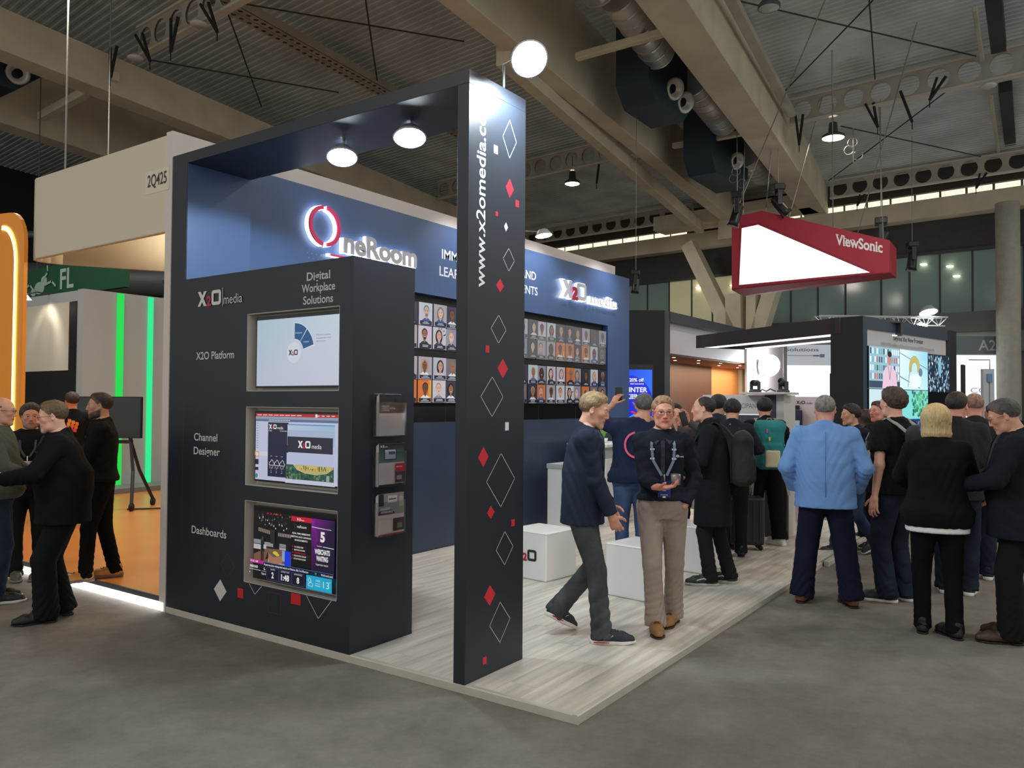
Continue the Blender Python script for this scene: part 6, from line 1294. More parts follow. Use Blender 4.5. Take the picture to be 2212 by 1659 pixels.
for (a, t, l) in [(sw(.05, 6.86), (16.7, 3.96, 10.0), 'long slanting wire from the roof to the left corner of the red sign'), (sw(1.5, 6.75), (22.2, 5.4, 10.0), 'vertical suspension wire at the middle of the red sign'), (sw(2.6, 6.4), (19.4, 4.5, 10.0), 'left slanting wire at the right half of the red sign'), (sw(3.2, 6.2), (18.9, 2.64, 9.95), 'right slanting wire at the right half of the red sign'), (sw(.3, 6.92), (21.6, 7.3, 9.6), 'short vertical wire above the left end of the red sign'), (sw(3.8, 5.98), (23.9, 4.3, 10.0), 'vertical wire above the right end of the red sign'), (sw(.9, 6.95), (21.9, 6.6, 9.6), 'vertical wire holding the second spotlight')]:
    cable(a, t, .014, l, wc, 'wire')
for (a, l) in [(sw(.15, 8.1), 'steel shackle with looped wire high above the left end of the red sign'), (sw(3.1, 8.55), 'steel shackle joining the wires above the right half of the red sign'), ((6.3, 13.2, 4.9), 'wire loops hanging in the dark at the left')]:
    b = MB()
    for k in range(3):
        c = Vector(a)+Vector((.1*k-.1, .12*math.sin(k*2), -.15*k)); b.tube([tuple(c+Vector((.0, .12*math.cos(t), .12*math.sin(t)))) for t in [2*PI*i/12 for i in range(12)]], .010, 5, True)
    b.tube([tuple(Vector(a)+Vector((0, 0, -.5))), tuple(Vector(a)+Vector((0, 0, .4 if a[2] > 5 else 5.5)))], .014, 6); tag(b.build('wire_loops', wc), l, 'wire')
def mhead(x, y, z, label, s=1.0, rz=0, tilt=.8, top=None):
    e = empty('moving_head_lamp', (x, y, z), rz); e.scale = (s,)*3; tag(e, label, 'lamp'); bm_ = mat('stage_black', srgb(26, 27, 28), .4)
    box('base', (-.16, -.12, .28), (.16, .12, .42), bm_, e, .02)
    for sx in (-1, 1): box('yoke_arm', (sx*.15-.025, -.05, -.05), (sx*.15+.025, .05, .28), bm_, e, .01)
    h = MB().tube([(0, 0, .18), (0, 0, .14), (0, 0, -.20), (0, 0, -.30)], [.07, .10, .11, .13], 18).build('head', bm_, e, True); h.rotation_euler = (tilt, 0, 0)
    MB().tube([(0, 0, -.30), (0, 0, -.305)], .11, 18).build('lens', mat('head_lens', srgb(150, 156, 160), .1), h); MB().tube([(0, 0, .42), (0, 0, (min(10.05, 10.05-.054*(x-22))-z)/s if top is None else top)], .008 if s > .6 else .02, 6).build('hanger', wc, e)
mhead(20.5, 7.15, 6.75, 'black moving-head lamp above the left corner of the red sign', 1.25, .3, .3); mhead(21.6, 6.40, 7.1, 'black moving-head lamp to the right above the peak of the red sign', 1.25, .5, -.7); mhead(23.25, 4.15, 6.2, 'black moving-head lamp over the right end of the red sign', 1.3, .2, .5)
mhead(26.4, 3.85, 6.1, 'distant spotlight hanging in front of the mezzanine right of the red sign', 1.2, .4, .1); mhead(18.1, 8.9, 4.7, 'small spotlight hanging above the end of the back wall', .8, .4, .1); mhead(8.6, 14.0, 3.77, 'small spotlight on the wall top between the green strips', .5, .4, .4, -.3)
# lighting truss
tr = MB(); a, b_ = Vector((25.6, 6.4, 4.45)), Vector((28.2, 3.2, 4.45)); dd = (b_-a).normalized(); sd = Vector((-dd.y, dd.x, 0))*.15
for o_ in (sd, -sd, Vector((0, 0, -.26))): tr.tube([a+o_, b_+o_], .025, 6)
n = 10
for i in range(n):
    q0, q1 = a+(b_-a)*(i/n), a+(b_-a)*((i+.5)/n)
    for o_ in (sd, -sd): tr.tube([q0+o_, q1+Vector((0, 0, -.26))], .012, 5); tr.tube([q1+Vector((0, 0, -.26)), a+(b_-a)*((i+1)/n)+o_], .012, 5)
    tr.tube([q0+sd, q1-sd], .010, 5)
tag(tr.build('lighting_truss', mat('truss_alu', srgb(200, 200, 202), .35, .7)), 'aluminium lighting truss above the video wall stand', 'truss')
l3 = flood(27.75, 3.6, 4.60, (27, 3, 2), 'bright lamp on the aluminium truss', 40); l3.scale = (2.4,)*3; l4 = flood(27.6, 3.8, 4.12, (26, 3, 2), 'second lamp hanging under the aluminium truss', 25); l4.scale = (1.8,)*3
# white stand at far right
ws_ = empty('white_stand', (28.2, 3.05, 0)); ws_.rotation_euler = (0, 0, math.radians(-57)); tag(ws_, 'glowing white stand beside the round concrete column', 'stand'); box('light_wall', (0, 0, .8), (1.45, .1, 3.28), emat('white_wall_glow', (.96, .99, 1), 1.0), ws_); box('fascia', (-.6, -.1, 3.30), (1.45, .1, 3.86), mat('fascia_greyblue', srgb(96, 106, 110), .6), ws_); p = Pic(.004); p.text('A2', .8, 3.42, .32, srgb(170, 178, 180), 'l', .01); p.text('CO', .55, 2.1, .16, srgb(150, 160, 165), 'l', -.01, width=.5); p.rect(.95, 1.80, 1.08, 1.93, srgb(120, 150, 160)); p.text('series', .65, 1.83, .06, srgb(120, 130, 140), 'l', .0); p.build('lettering', (0, -.1, 0), (1, 0, 0), (0, 0, 1), PRINT, ws_)
kk = empty('slim_kiosk', (23.1, 1.78, 0)); kk.rotation_euler = (0, 0, math.radians(-57)); tag(kk, 'slim grey kiosk with hanging sensor on a wire in front of the white stand', 'kiosk'); box('body', (0, 0, 0), (.27, .12, 2.62), mat('kiosk_grey', srgb(176, 182, 188), .5), kk, .004); box('sensor', (.08, -.04, 2.30), (.20, 0, 2.50), mat('sensor_blue', srgb(90, 130, 170), .4), kk); MB().tube([(.14, -.02, .8), (.14, -.02, 2.3)], .006, 5).build('wire', ck, kk); MB().tube([(-.35, 0, 2.85), (.16, 0, 2.85), (.16, 0, 2.62)], .012, 6).build('arm', mat('grey_post'), kk)
# ------------------------------------------------------------------ people
D2 = math.radians  # coordinates here, and for roof and background, computed beforehand from image pixels
BLK = (.010, .011, .013); NV = (.012, .017, .034); JEAN = (.030, .050, .095); DJ = (.016, .022, .036)
S_FAIR = srgb(222, 168, 142); S_MID = srgb(198, 146, 118); S_RED = srgb(214, 148, 126); S_TAN = srgb(176, 124, 96)
OUT = {}
# the two men in front
P1 = person('man in navy blazer and grey jeans striding to the right, looking down', (4.90, 2.82, HP), D2(-62), 1.75, .0085, S_FAIR, dict(kind='jacket', col=(.022, .030, .052), vent=0, vneck=(.01, .012, .016)), dict(col=(.066, .071, .078), denim=1, wr=.0042, cuff=.062, len=.04),
   ('crew', srgb(150, 124, 88)), feet={1: dict(x=.08, y=.17, z=0, yaw=.05), -1: dict(x=-.10, y=-.20, z=.045, yaw=.75, pitch=-.5)}, arms={1: dict(w=(.17, .21, .90), d=(-.2, .3, -.8), n=(-1, .1, 0), hint=(.3, -1, 0), curl=(.62, .7, .75, .8), thumb=(1.0, .6)), -1: dict(w=(-.20, .20, .93), hint=(-.4, -1, 0), d=(.3, .3, -.8), curl=(.6, .7, .7, .8), thumb=(1, .6))}, head=(.12, .30), lean=(0, .035), lid=1, accent='red', shoes=((.014, .018, .032), srgb(226, 220, 214), 1.03, 'sneaker'))
b = P1['body']
for sd, c in ((1, RED), (-1, RED)):
    pass
P2 = person('man with glasses in dark shirt and beige trousers holding a small glass', (5.48, 2.475, HP), D2(206), 1.72, .0085, S_RED, dict(kind='shirt', col=(.012, .014, .022), hem=.985, loose=.0, rough=.8), dict(col=srgb(158, 142, 130), wr=.0040, cuff=.066, len=.03),
   ('crew', srgb(146, 114, 80)), feet={1: dict(x=.05, y=.12, yaw=.10), -1: dict(x=-.08, y=-.14, yaw=-.35)}, arms={1: dict(w=(.04, .30, 1.10), hint=(.35, -1, -.4), d=(-.95, .35, 0.0), n=(0, .15, 1), curl=(.45, .5, .5, .45), thumb=(.4, .5)), -1: dict(w=(-.165, .07, .94), hint=(-.7, -1, 0), hide=True)}, head=(-.15, .06), shoes=(srgb(150, 104, 58), srgb(60, 46, 34), 1.0, 'dress', (.06, .04, .02)), glasses=(.10, .08, .07), wide=.96)
def lanyard(P, z0, z1, spread, col, badge=None, bw_=.085, bh=.12, name='lanyard', w_=.020, xo=0, off=.036):
    body = P['body']; fr = P['front']; o = MB(); par = None
    for sx in (-1, 1):
        pts = [(sx*.062, -.03+P['nb'][1], 1.505-P['drop']), (sx*spread, *fr(sx*spread, 1.40, off)[1:]), (sx*spread*.9+xo*.3, *fr(sx*spread*.9, (z0+1.40)/2, off)[1:]), (sx*.018+xo, *fr(xo, z0, off)[1:])]
        pts[0] = (sx*.062, P['nb'][1]+.035, 1.50-P['drop'])
        for i in range(3):
            a, b2 = Vector(pts[i]), Vector(pts[i+1]); d = (b2-a).normalized(); s_ = d.cross(Vector((0, 1, 0))).normalized()*w_/2
            if s_.length < 1e-6: s_ = Vector((w_/2, 0, 0))
            o.prism([a-s_, a+s_, b2+s_, b2-s_], (0, .002, 0))
    l = o.build(name, mat('lanyard_'+str(col), col, .6), body)
    if badge:
        y = fr(xo, z0, off)[1]; m_ = MB().box((xo-bw_/2, y, z1-bh), (xo+bw_/2, y+.004, z1)).build('badge', mat('badge_'+str(badge), badge, .4), body); MB().tube([(xo, y, z0+.01), (xo, y, z1)], .006, 6).build('clip', mat('chrome'), m_)
        return l, m_, y
    return l, None, 0
l, bd, yb_ = lanyard(P2, 1.17, 1.13, .085, srgb(104, 116, 132), srgb(24, 28, 110), .095, .135, xo=-.01)
p = Pic(.0004); p.rect(.005, .085, .09, .125, srgb(18, 20, 40)); p.logo(.018, .098, .014, WHITE, RED, True); p.text('Visitor', .047, .062, .008, WHITE, 'c', .01); p.rect(.02, .030, .075, .034, srgb(200, 205, 220)); p.rect(.035, .010, .058, .022, WHITE)
p.build('badge_print', (-.01+.0475, yb_+.0042, .995), (-1, 0, 0), (0, 0, 1), PRINT, bd)
p = Pic(.0006); p.logo(0, 0, .016, WHITE, RED, True); fy = P2['front'](-.11, 1.325, .034); p.build('chest_logo', (-.075, fy[1]+.006, 1.31), (-1, .25, 0), (0, 0, 1), PRINT, P2['body'])
for sx in (-1, 1):
    for z_ in (1.29, 1.36):
        fy = P2['front'](sx*.082, z_, .036); p = Pic(.0006); X, O, _ = X2(0, 0, .013)
        for q_ in X+O: p.poly(q_, WHITE, None, False)
        p.build('lanyard_mark', (sx*.080+.016, fy[1]+.004, z_), (-1, 0, 0), (0, 0, 1), PRINT, P2['body'])
nbp = P2['nb']; cf = MB()
for sx in (-1, 1):
    a_ = [(sx*.066, nbp[1]+.040, 1.520), (sx*.014, nbp[1]+.112, 1.452), (sx*.050, nbp[1]+.140, 1.400), (sx*.090, nbp[1]+.085, 1.462)]; cf.add([q for q in a_]+[(x, y+.007, z) for x, y, z in a_], [(0, 1, 2, 3), (7, 6, 5, 4), (0, 4, 5, 1), (1, 5, 6, 2), (2, 6, 7, 3), (3, 7, 4, 0)])
cf.build('collar', mat('collar_dark', (.016, .018, .028), .8), P2['body'])
pl_ = MB(); pz_ = [1.02, 1.08, 1.14, 1.20, 1.26, 1.32, 1.38, 1.43]; pv = [P2['front'](0, z, .024) for z in pz_]
for q0, q1 in zip(pv[:-1], pv[1:]): pl_.beam(q0, q1, .030, .003, up=(0, 1, 0))
pk = pl_.build('placket', mat('collar_dark'), P2['body'])
for q0 in pv[1::2]: MB().lathe([(.0001, .003), (.005, .003), (.005, 0)], 10).build('button', mat('button', (.03, .03, .035), .3), pk).matrix_basis = Matrix.Translation((q0[0], q0[1]+.003, q0[2])) @ Matrix.Rotation(-PI/2, 4, 'X')
P, Q = (lambda f: f.mesh())(F(.008).loft([.955, .99], [0, 0], [-.012]*2, [.172, .170], [.131, .130], .01, 2.2)); raw('belt', P, Q, mat('belt_leather', (.02, .015, .012), .4), P2['body'])
w_ = P2['W']((-.06, .405, 1.125)); g = MB().lathe([(.0001, 0), (.028, 0), (.031, .006), (.036, .075), (.0335, .075), (.029, .010), (.0001, .009)], 20).build('small_glass', mat('clear_glass', (.8, .82, .8), .03, trans=.92), None, True); g.location = P2['W']((-.085, .34, 1.125)); tag(g, 'small clear drinking glass held by the man with glasses', 'glass')
# the others on the stand
P3 = person('man in navy T-shirt with pink ring on the back, raising a phone', (7.06, 3.50, HP), D2(38), 1.76, .011, S_MID, dict(kind='tee', col=(.016, .022, .055), loose=.012), dict(col=(.05, .085, .17), denim=1), ('short', srgb(92, 88, 86)), wide=1.10, belly=.03, headoff=(.09, 0, 0), lean=(.02, 0),
   arms={-1: dict(w=(-.14, .34, 1.66), hint=(-1, -.2, -.5), d=(.55, .35, 1), n=(.6, .6, 0), curl=(.4, .5, .5, .5)), 1: dict(w=(.15, .36, 1.58), hint=(1, 0, -.6), d=(0, .2, 1), n=(-.6, .5, 0))}, shoes=(BLK, (.5, .5, .5), 1.0, 'sneaker'))
p = Pic(.0015); p.ring(0, 0, .105, .124, 98, 262, srgb(226, 92, 120), 26, 1.05); p.ring(.012, 0, .105, .124, -82, 82, srgb(206, 70, 104), 26, 1.05); fy = P3['front'](0, 1.27, .05, -1); p.build('ring_print', (0, fy[1]-.004, 1.27), (1, 0, 0), (0, .06, 1), PRINT, P3['body'], 'split pink ring printed on the back')
ph = box('smartphone', (-.036, -.004, -.075), (.036, .004, .075), mat('phone_black', (.01, .01, .012), .2), bevel=.003); ph.location = P3['W']((-.06, .43, 1.76)); ph.rotation_euler = (0, 0, D2(-52)); tag(ph, 'smartphone held up by the man with the pink ring on his back', 'phone')
P4 = person('balding man in long black coat and scarf with a black backpack', (7.11, 2.71, HP), D2(108), 1.74, .010, S_FAIR, dict(kind='coat', col=(.010, .012, .016), hem=.56), dict(col=(.016, .018, .017), wr=.005), ('reced', srgb(44, 34, 30)),
   accent='white', headoff=(0, .03, 0), lean=(0, .03), feet={-1: dict(x=-.09, y=.05, yaw=.2), 1: dict(x=.09, y=-.12, yaw=-.1)}, arms={-1: dict(w=(-.12, .26, 1.04), hint=(-1, -.6, 0)), 1: dict(w=(.12, .26, 1.02), hint=(1, -.6, 0))}, head=(.0, .02), shoes=((.018, .028, .022), srgb(186, 184, 176), 1.0, 'sneaker'))
f = F(.008); nbp = P4['nb']; f.ell((0, nbp[1]+.012, nbp[2]+.02), (.088, .092, .045), .02); f.ell((0, nbp[1]+.015, nbp[2]+.06), (.078, .082, .035), .02); P, Q = f.mesh(); raw('scarf', P, Q, mat('scarf_black', (.006, .006, .007), .95, bump=.6, bs=90), P4['body'])
def backpack(P, label, col, size=(.15, .10, .24), z=1.18, off=.30, straps=True, strap_col=None, extra=None, tz=0):
    f = F(.010); sx, sy, sz = size; y0 = -off; L = Matrix.Identity(4)
    f.rbox((0, y0, z), (sx, sy, sz), .07, .02); f.rbox((0, y0-sy*.85, z-sz*.35), (sx*.78, sy*.35, sz*.5), .03, .02); f.cone((-sx*.7, y0, z+sz*.85), (sx*.7, y0, z+sz*.85), sy*.7, sy*.7, .04)
    f.mods.append(lambda G, X, Y, Z: G+.0025*wrinkle(X, Y, Z, 1.3)); Pp, Q = f.mesh()
    o = raw('backpack', Pp, Q, mat('pack_'+str(col), col, .75, bump=.3, bs=200, var=.1, vs=9)); tag(o, label, 'backpack'); o.matrix_basis = P['body'].matrix_basis.copy(); o.location = P['body'].location; o.rotation_euler = P['body'].rotation_euler; o.scale = P['body'].scale
    for sd in (1, -1):
        s_ = MB(); sh = P['sh'][sd]; pts = [(sd*.09, y0+sy*.7, z+sz*.75), (sd*.10, -.11, sh[2]+.035), (sd*.105, -.02, sh[2]+.088), (sd*.115, .09, sh[2]+.035), (sd*.13, .155, sh[2]-.10), (sd*.15, .16, sh[2]-.24), (sd*.17, .05, sh[2]-.36)]
        for i in range(len(pts)-1):
            a, b2 = Vector(pts[i]), Vector(pts[i+1]); s_.beam(a, b2, .05 if i < 4 else .028, .012, up=(0, .2+.8*(i > 2), 1-.9*(i > 2)))
        s_.build('strap', mat('strap_'+str(strap_col or col), strap_col or col, .8), o, bevel=.003)
    h = MB().tube([(-.03, y0+.03, z+sz+.02), (-.02, y0+.03, z+sz+.055), (.02, y0+.03, z+sz+.055), (.03, y0+.03, z+sz+.02)], .007, 6).build('handle', mat('strap_'+str(strap_col or col)), o)
    return o
bk = backpack(P4, 'black backpack worn over the long black coat', (.014, .013, .013), (.15, .10, .24), 1.17, .27)
P3b = person('person in grey sleeve photographing with a phone, half hidden behind the glasses man', (8.20, 3.56, HP), D2(215), 1.66, .014, S_FAIR, dict(kind='sweater', col=srgb(92, 84, 84)), dict(col=BLK), ('full', srgb(40, 30, 28)), arms={-1: dict(w=(-.10, .25, 1.56), hint=(-1, 0, -.4), d=(.2, 0, 1), n=(.5, .4, 0)), 1: dict(w=(.05, .28, 1.50), hint=(1, 0, -.4), d=(0, 0, 1), n=(-.5, .4, 0))}, shoes=(BLK, BLK, .95, 'dress'))
ph = box('smartphone', (-.036, -.004, -.075), (.036, .004, .075), mat('phone_black'), bevel=.003); ph.location = P3b['W']((-.03, .36, 1.60)); ph.rotation_euler = (0, .3, D2(125)); tag(ph, 'smartphone held before the face of the half hidden person', 'phone')
P5 = person('dark-haired man in suit with pale shirt collar, seen over the coat wearer', (8.95, 3.36, HP), D2(15), 1.77, .012, S_MID, dict(kind='jacket', col=(.03, .035, .045), vneck=(.6, .6, .65)), dict(col=BLK), ('full', srgb(34, 26, 24)), head=(.5, .12), collar=srgb(214, 216, 222), shoes=(BLK, BLK, 1.0, 'dress'))
P6 = person('man with thick dark hair and dark blazer looking down at the kiosk', (8.55, 3.04, HP), D2(25), 1.72, .012, S_MID, dict(kind='jacket', col=(.020, .022, .030)), dict(col=BLK), ('messy', srgb(26, 20, 18)), head=(.2, .38), lean=(0, .03), collar=srgb(206, 210, 214), arms={1: dict(w=(.12, .30, 1.12), hint=(1, -.5, 0)), -1: dict(w=(-.12, .30, 1.12), hint=(-1, -.5, 0))}, shoes=(BLK, BLK, 1.0, 'dress'))
P7 = person('man in black padded jacket wearing the turquoise hiking backpack', (9.44, 2.96, HP), D2(28), 1.74, .011, S_MID, dict(kind='puffer', col=(.012, .012, .014), hem=.95), dict(col=(.008, .008, .009), wide=.022, cuff=.072, len=.0), ('full', srgb(24, 20, 20)), feet={1: dict(x=.15, y=0, yaw=.7), -1: dict(x=-.13, y=.0, yaw=1.0)}, head=(.1, .10), arms={1: dict(w=(.14, .28, 1.10), hint=(1, -.5, 0)), -1: dict(w=(-.14, .28, 1.10), hint=(-1, -.5, 0))}, shoes=(srgb(222, 218, 212), srgb(226, 222, 214), 1.05, 'runner', srgb(170, 170, 170)))
bk = backpack(P7, 'turquoise hiking backpack with cream pocket and grey straps', srgb(26, 122, 122), (.155, .11, .27), 1.20, .30, strap_col=srgb(150, 146, 132))
f = F(.008); f.rbox((.01, -.425, 1.06), (.085, .02, .10), .02, .01); P, Q = f.mesh(); raw('pocket', P, Q, mat('cream_mesh', srgb(206, 196, 158), .8, bump=.3, bs=100), bk)
s_ = MB(); s_.beam((-.155, -.33, 1.24), (.04, -.43, 1.16), .022, .006, up=(0, -1, 0)); s_.beam((.04, -.43, 1.16), (.155, -.35, 1.22), .022, .006, up=(0, -1, 0)); s_.beam((-.16, -.22, .98), (-.20, -.20, .52), .035, .006, up=(0, -1, 0)); s_.beam((.16, -.22, .98), (.24, -.2, .62), .03, .006, up=(0, -1, 0)); s_.build('webbing', mat('strap_grey', srgb(160, 160, 152), .8), bk)
MB().box((-.06, -.43, 1.36), (-.045, -.415, 1.40)).build('tag', mat('pink_tag', srgb(220, 70, 160), .5), bk); MB().box((-.035, -.435, 1.27), (-.015, -.42, 1.31)).build('tag', mat('lime_tag', srgb(190, 220, 60), .5), bk)
cs_ = empty('suitcase', (9.02, 3.05, HP), D2(-60)); tag(cs_, 'black wheeled suitcase standing beside the turquoise backpack wearer', 'suitcase'); box('shell', (-.19, -.12, .06), (.19, .12, .60), mat('case_black', (.018, .019, .021), .45), cs_, .03)
for i in range(5): box('ridge', (-.15+.07*i, -.126, .10), (-.13+.07*i, -.12, .56), mat('case_ridge', (.03, .032, .035), .4), cs_, .002)
for sx in (-1, 1):
    for sy in (-1, 1): MB().tube([(sx*.15, sy*.08-.012, .03), (sx*.15, sy*.08+.012, .03)], .028, 12).build('castor', mat('black_rubber'), cs_, True)
MB().tube([(-.08, .10, .60), (-.08, .10, 1.0), (.08, .10, 1.0), (.08, .10, .60)], .010, 6).build('handle', mat('chrome'), cs_, True)
# crowd on the carpet
P8 = person('broad grey-haired man in sky-blue blazer seen from behind, hands in pockets', (7.17, 1.73, 0), D2(14), 1.80, .0095, S_RED, dict(kind='jacket', col=srgb(112, 150, 204), rough=.75, loose=.012, hem=.82, vent=0), dict(col=(.010, .013, .028), wide=.022, cuff=.078, len=.02, wr=.004), ('buzz', srgb(128, 122, 116)), wide=1.16, belly=.04, collar=srgb(232, 232, 236),
   feet={1: dict(x=.19, y=0, yaw=.35), -1: dict(x=-.18, y=.02, yaw=-.25)}, arms={1: dict(w=(.25, .12, .95), hint=(.8, -1, 0), hide=True), -1: dict(w=(-.25, .12, .95), hint=(-.8, -1, 0), hide=True)}, shoes=(srgb(120, 66, 36), srgb(50, 30, 22), 1.05, 'dress'), jowl=.004)
sm_ = MB()
for z_ in range(9):
    za, zb2 = .87+.065*z_, .87+.065*(z_+1); a_ = P8['front'](0, za, .052, -1); b_ = P8['front'](0, zb2, .052, -1); sm_.beam(a_, b_, .004, .003, up=(0, -1, 0))
P9 = person('dark-haired man in navy staff T-shirt walking behind the blue blazer', (9.75, 2.05, 0), D2(145), 1.72, .012, S_MID, dict(kind='tee', col=(.012, .014, .026)), dict(col=JEAN, denim=1), ('full', srgb(30, 22, 20)), head=(.35, .06), feet={1: dict(x=.09, y=.22), -1: dict(x=-.08, y=-.24, z=.05, pitch=-.5)}, shoes=((.02, .02, .022), srgb(206, 200, 190), 1.0, 'sneaker'))
sm_.build('back_seam', mat('seam_blue', srgb(66, 98, 150), .8), P8['body'])
p = Pic(.001); p.text('OneRoom', 0, 0, .028, WHITE, 'l', .02); fy = P9['front'](0, 1.33, .03); p.build('chest_print', (.09, fy[1]+.002, 1.33), (-1, 0, 0), (0, 0, 1), PRINT, P9['body'])
P10 = person('woman with dark wavy hair behind the staff T-shirt', (10.9, 2.13, 0), D2(60), 1.64, .014, S_FAIR, dict(kind='sweater', col=srgb(150, 136, 126)), dict(col=BLK), ('long', srgb(44, 26, 22)), fem=True, shoes=(BLK, BLK, .9, 'dress'))
P11 = person('man in black looking left between the curly hair and the backpack wearer', (10.15, 1.84, 0), D2(140), 1.76, .014, S_RED, dict(kind='jacket', col=BLK), dict(col=DJ), ('short', srgb(50, 38, 32)), head=(-.1, .0), jowl=.004, shoes=(BLK, (.4, .4, .4), 1.0, 'sneaker'))
P12 = person('tall man in black T-shirt with tousled hair and a grey-blue backpack', (7.62, 1.26, 0), D2(62), 1.86, .0105, S_FAIR, dict(kind='tee', col=(.010, .010, .011), loose=.014), dict(col=DJ, denim=1, wide=.01, cuff=.066, wr=.005), ('messy', srgb(72, 56, 50)), wide=1.04, belly=.03, head=(.1, .0),
   feet={1: dict(x=.10, y=.02, yaw=.1), -1: dict(x=-.10, y=.04, yaw=.6)}, arms={-1: dict(w=(-.27, -.02, .88), hint=(-.5, -1, 0), curl=(.3, .35, .4, .4))}, shoes=((.016, .018, .022), srgb(222, 218, 206), 1.06, 'sneaker'))
bk = backpack(P12, 'grey backpack with blue top on the tall man in black', srgb(40, 42, 46), (.15, .09, .22), 1.22, .27, strap_col=srgb(150, 150, 140))
f = F(.010); f.rbox((0, -.29, 1.40), (.135, .085, .06), .05, .02); P, Q = f.mesh(); raw('blue_lid', P, Q, mat('pack_blue', srgb(96, 124, 180), .75), bk); f = F(.010); f.rbox((0, -.36, 1.10), (.13, .02, .07), .02, .01); P, Q = f.mesh(); raw('pale_panel', P, Q, mat('pack_pale', srgb(170, 172, 168), .8), bk)
P13 = person('blonde woman in black sweater with white blouse hem, seen from behind', (6.70, .82, 0), D2(12), 1.71, .0095, S_FAIR, dict(kind='sweater', col=(.006, .006, .007), hem=.84, loose=.012, band=srgb(222, 222, 220)), dict(col=(.005, .005, .006), cuff=.050, wr=.003), ('bob', srgb(204, 176, 122)), fem=True, wide=1.12, belly=.04, collar=srgb(226, 226, 224), head=(-.05, .12),
   feet={1: dict(x=.095, y=-.03, yaw=.5), -1: dict(x=-.10, y=.06, yaw=-.1)}, arms={1: dict(w=(.13, .30, 1.10), hint=(1, -.6, -.2), hide=False), -1: dict(w=(-.13, .30, 1.10), hint=(-1, -.6, -.2), hide=False)}, shoes=((.008, .008, .009), (.01, .01, .01), .93, 'dress'))
P14 = person('dark-haired man in charcoal jacket right behind the blonde woman', (8.30, .86, 0), D2(5), 1.84, .012, S_RED, dict(kind='jacket', col=(.030, .028, .030), loose=.012), dict(col=DJ, denim=1, wide=.012), ('short', srgb(46, 36, 32)), wide=1.06, head=(.3, .08), shoes=(BLK, srgb(228, 226, 222), 1.05, 'runner'))
P15 = person('man with reddish-grey hair in olive jacket beside the charcoal jacket', (9.15, .78, 0), D2(10), 1.84, .012, S_RED, dict(kind='coat', col=(.022, .026, .020), hem=.78), dict(col=DJ, denim=1, wide=.012), ('buzz', srgb(150, 116, 98)), wide=1.08, head=(-.1, .05), shoes=(BLK, srgb(228, 226, 222), 1.05, 'runner'))
P16 = person('man in dark suit at the right edge, head bowed, wearing glasses', (6.86, .30, 0), D2(98), 1.78, .0095, S_MID, dict(kind='jacket', col=(.010, .012, .018), loose=.016, hem=.76, vent=0, vneck=(.42, .46, .52)), dict(col=(.010, .010, .010), wide=.014, cuff=.078), ('short', srgb(70, 66, 66)), wide=1.12, belly=.05, head=(.0, .42), lean=(0, .04), collar=srgb(180, 190, 200), glasses=(.06, .05, .05), jowl=.004,
   feet={1: dict(x=.12, y=.05, yaw=-.2), -1: dict(x=-.10, y=.10, yaw=.2)}, arms={1: dict(w=(.10, .34, 1.10), hint=(1, -.6, -.2)), -1: dict(w=(-.10, .36, 1.12), hint=(-1, -.6, -.2), d=(.5, 1, .1), n=(.3, 0, 1))}, shoes=(srgb(64, 42, 32), (.02, .015, .012), 1.05, 'dress'))
bo = box('notebook', (-.06, -.09, 0), (.06, .09, .012), mat('paper'), bevel=.002); bo.location = P16['W']((.02, .46, 1.14)); bo.rotation_euler = (0, 0, D2(20)); tag(bo, 'small white notebook held by the man in the dark suit', 'notebook')
for (x, y, hgt, hh_, l) in [(11.7, .62, 1.74, 25, 'distant dark-haired person in black left of the concrete column'), (12.3, .35, 1.80, 200, 'farther person in black under the concrete column'), (13.2, .9, 1.72, 60, 'distant person in dark coat between the olive jacket and the column')]:
    person(l, (x, y, 0), D2(hh_), hgt, .018, S_TAN, dict(kind='jacket', col=BLK), dict(col=BLK), ('full', (.02, .016, .016)), shoes=(BLK, BLK, 1.0, 'dress'))
# the group at the left
L1 = person('bald man with glasses in grey sweater and jeans at the left edge', (3.04, 7.43, 0), D2(-32), 1.74, .0105, S_MID, dict(kind='sweater', col=srgb(76, 80, 70), loose=.006), dict(col=(.022, .034, .058), denim=1, wide=.012, cuff=.07), ('bald', srgb(110, 90, 66)), glasses=(.04, .03, .03), belly=.04, wide=1.05, head=(0, .10),
   arms={1: dict(w=(.12, .28, 1.08), hint=(1, -.8, 0)), -1: dict(w=(-.1, .28, 1.05), hint=(-1, -.8, 0))}, feet={1: dict(x=.10, y=.04, yaw=.1), -1: dict(x=-.1, y=-.02)}, shoes=((.012, .013, .015), srgb(214, 214, 210), 1.06, 'sneaker'))
L2 = person('bearded man in black polo with lanyard and white badge, facing the camera', (3.60, 8.12, 0), D2(238), 1.67, .0115, S_MID, dict(kind='sweater', col=(.008, .009, .009)), dict(col=(.010, .010, .010)), ('messy', srgb(56, 50, 48)), beard=(srgb(120, 110, 104), .75), head=(-.2, .05), wide=1.05, jowl=.006, feet={1: dict(x=.1, y=0, yaw=.2), -1: dict(x=-.1, y=.0, yaw=-.2)}, shoes=(srgb(70, 74, 60), srgb(120, 120, 110), 1.0, 'sneaker'))
l, bd, y_ = lanyard(L2, 1.24, 1.20, .07, (.05, .06, .07), srgb(196, 184, 190), .10, .13, off=.03); p = Pic(.0006); p.dia(0, 0, .022, .022, srgb(224, 150, 90)); p.rect(-.035, -.034, .035, -.028, srgb(190, 190, 190)); fy = L2['front'](-.10, 1.32, .04); p.build('chest_logo', (-.10, fy[1], 1.32), (-1, 0, 0), (0, 0, 1), PRINT, L2['body'])
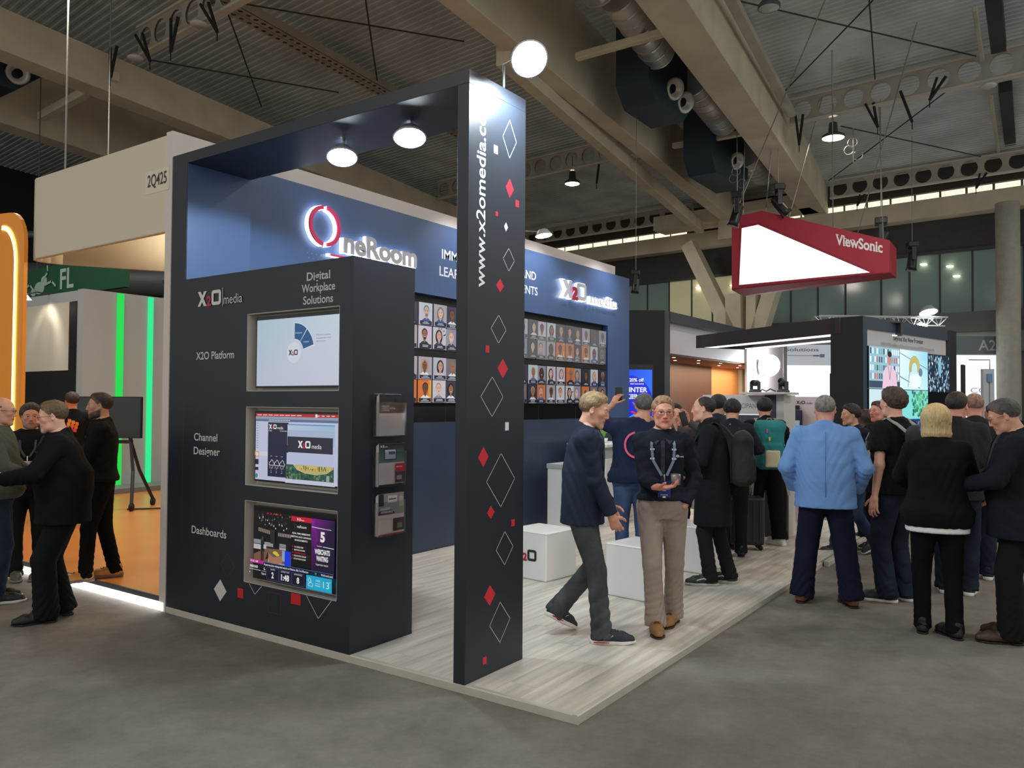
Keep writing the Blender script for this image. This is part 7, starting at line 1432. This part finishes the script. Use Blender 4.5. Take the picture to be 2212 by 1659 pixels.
L3 = person('stout man with glasses in black jacket gesturing with open hands', (3.13, 6.42, 0), D2(153), 1.73, .0095, S_FAIR, dict(kind='jacket', col=(.006, .006, .007), loose=.016, hem=.80, vent=0, vneck=(.02, .02, .022), vbase=1.3), dict(col=(.008, .009, .011), wide=.018, cuff=.078), ('short', srgb(92, 74, 48)), glasses=(.03, .03, .03), belly=.055, wide=1.06, head=(.0, .18), lean=(0, .07), drop=.02, jowl=.006,
   feet={1: dict(x=.12, y=.05, yaw=-.05), -1: dict(x=-.06, y=.16, yaw=.1)}, arms={-1: dict(w=(-.16, .44, 1.14), hint=(-1, -.8, -.3), d=(.1, 1, .25), n=(.6, -.2, .9), curl=(.05, .08, .12, .15), thumb=(.1, -.1)), 1: dict(w=(.12, .42, 1.12), hint=(1, -.8, -.3), d=(-.1, 1, .1), n=(-.6, -.2, .9), curl=(.05, .1, .15, .2), thumb=(.1, -.1))}, shoes=((.008, .008, .008), (.01, .01, .01), 1.04, 'dress'))
L4 = person('dark-bearded man in black with arms crossed, on the orange floor', (3.72, 7.05, .118), D2(150), 1.66, .0095, S_MID, dict(kind='shirt', col=(.007, .008, .008), hem=.94, loose=.008), dict(col=(.006, .006, .006), cuff=.052, wr=.004), ('crew', (.02, .016, .015)), beard=((.02, .015, .014), .9), head=(-.05, .04), yawt=.0,
   feet={-1: dict(x=-.06, y=.14, yaw=.2), 1: dict(x=.08, y=-.10, yaw=.0)}, arms={-1: dict(w=(.10, .235, 1.15), hint=(-1, -.2, -.8), d=(1, -.1, .25), n=(0, -1, 0)), 1: dict(w=(-.11, .26, 1.22), hint=(1, -.2, -.8), d=(-1, .05, .2), n=(0, -1, 0))}, shoes=(srgb(206, 140, 60), srgb(120, 100, 92), 1.0, 'runner', (.02, .02, .02)))
L5 = person('man seen from behind with an orange squares emblem on his black shirt', (5.28, 10.75, .118), D2(72), 1.70, .0115, S_RED, dict(kind='shirt', col=(.009, .010, .010), hem=.92), dict(col=BLK), ('crew', srgb(62, 50, 42)), head=(-.25, .0), shoes=(BLK, BLK, 1.0, 'sneaker'))
p = Pic(.001)
for i in range(3):
    for j in range(3):
        c = [srgb(236, 170, 70), srgb(234, 130, 60), srgb(222, 70, 80)][min(2, (2-j+i)//2)]; p.poly([((i-1)*.045+dx*.02+(j-1)*.012, (j-1)*.045+dy*.02-(i-1)*.02) for dx, dy in ((-1, -1), (1, -1.3), (1, 1), (-1, 1.3))], c, None, False)
fy = L5['front'](0, 1.32, .03, -1); p.build('back_emblem', (-.02, fy[1]-.006, 1.31), (1, 0, 0), (0, 0, 1), PRINT, L5['body'])
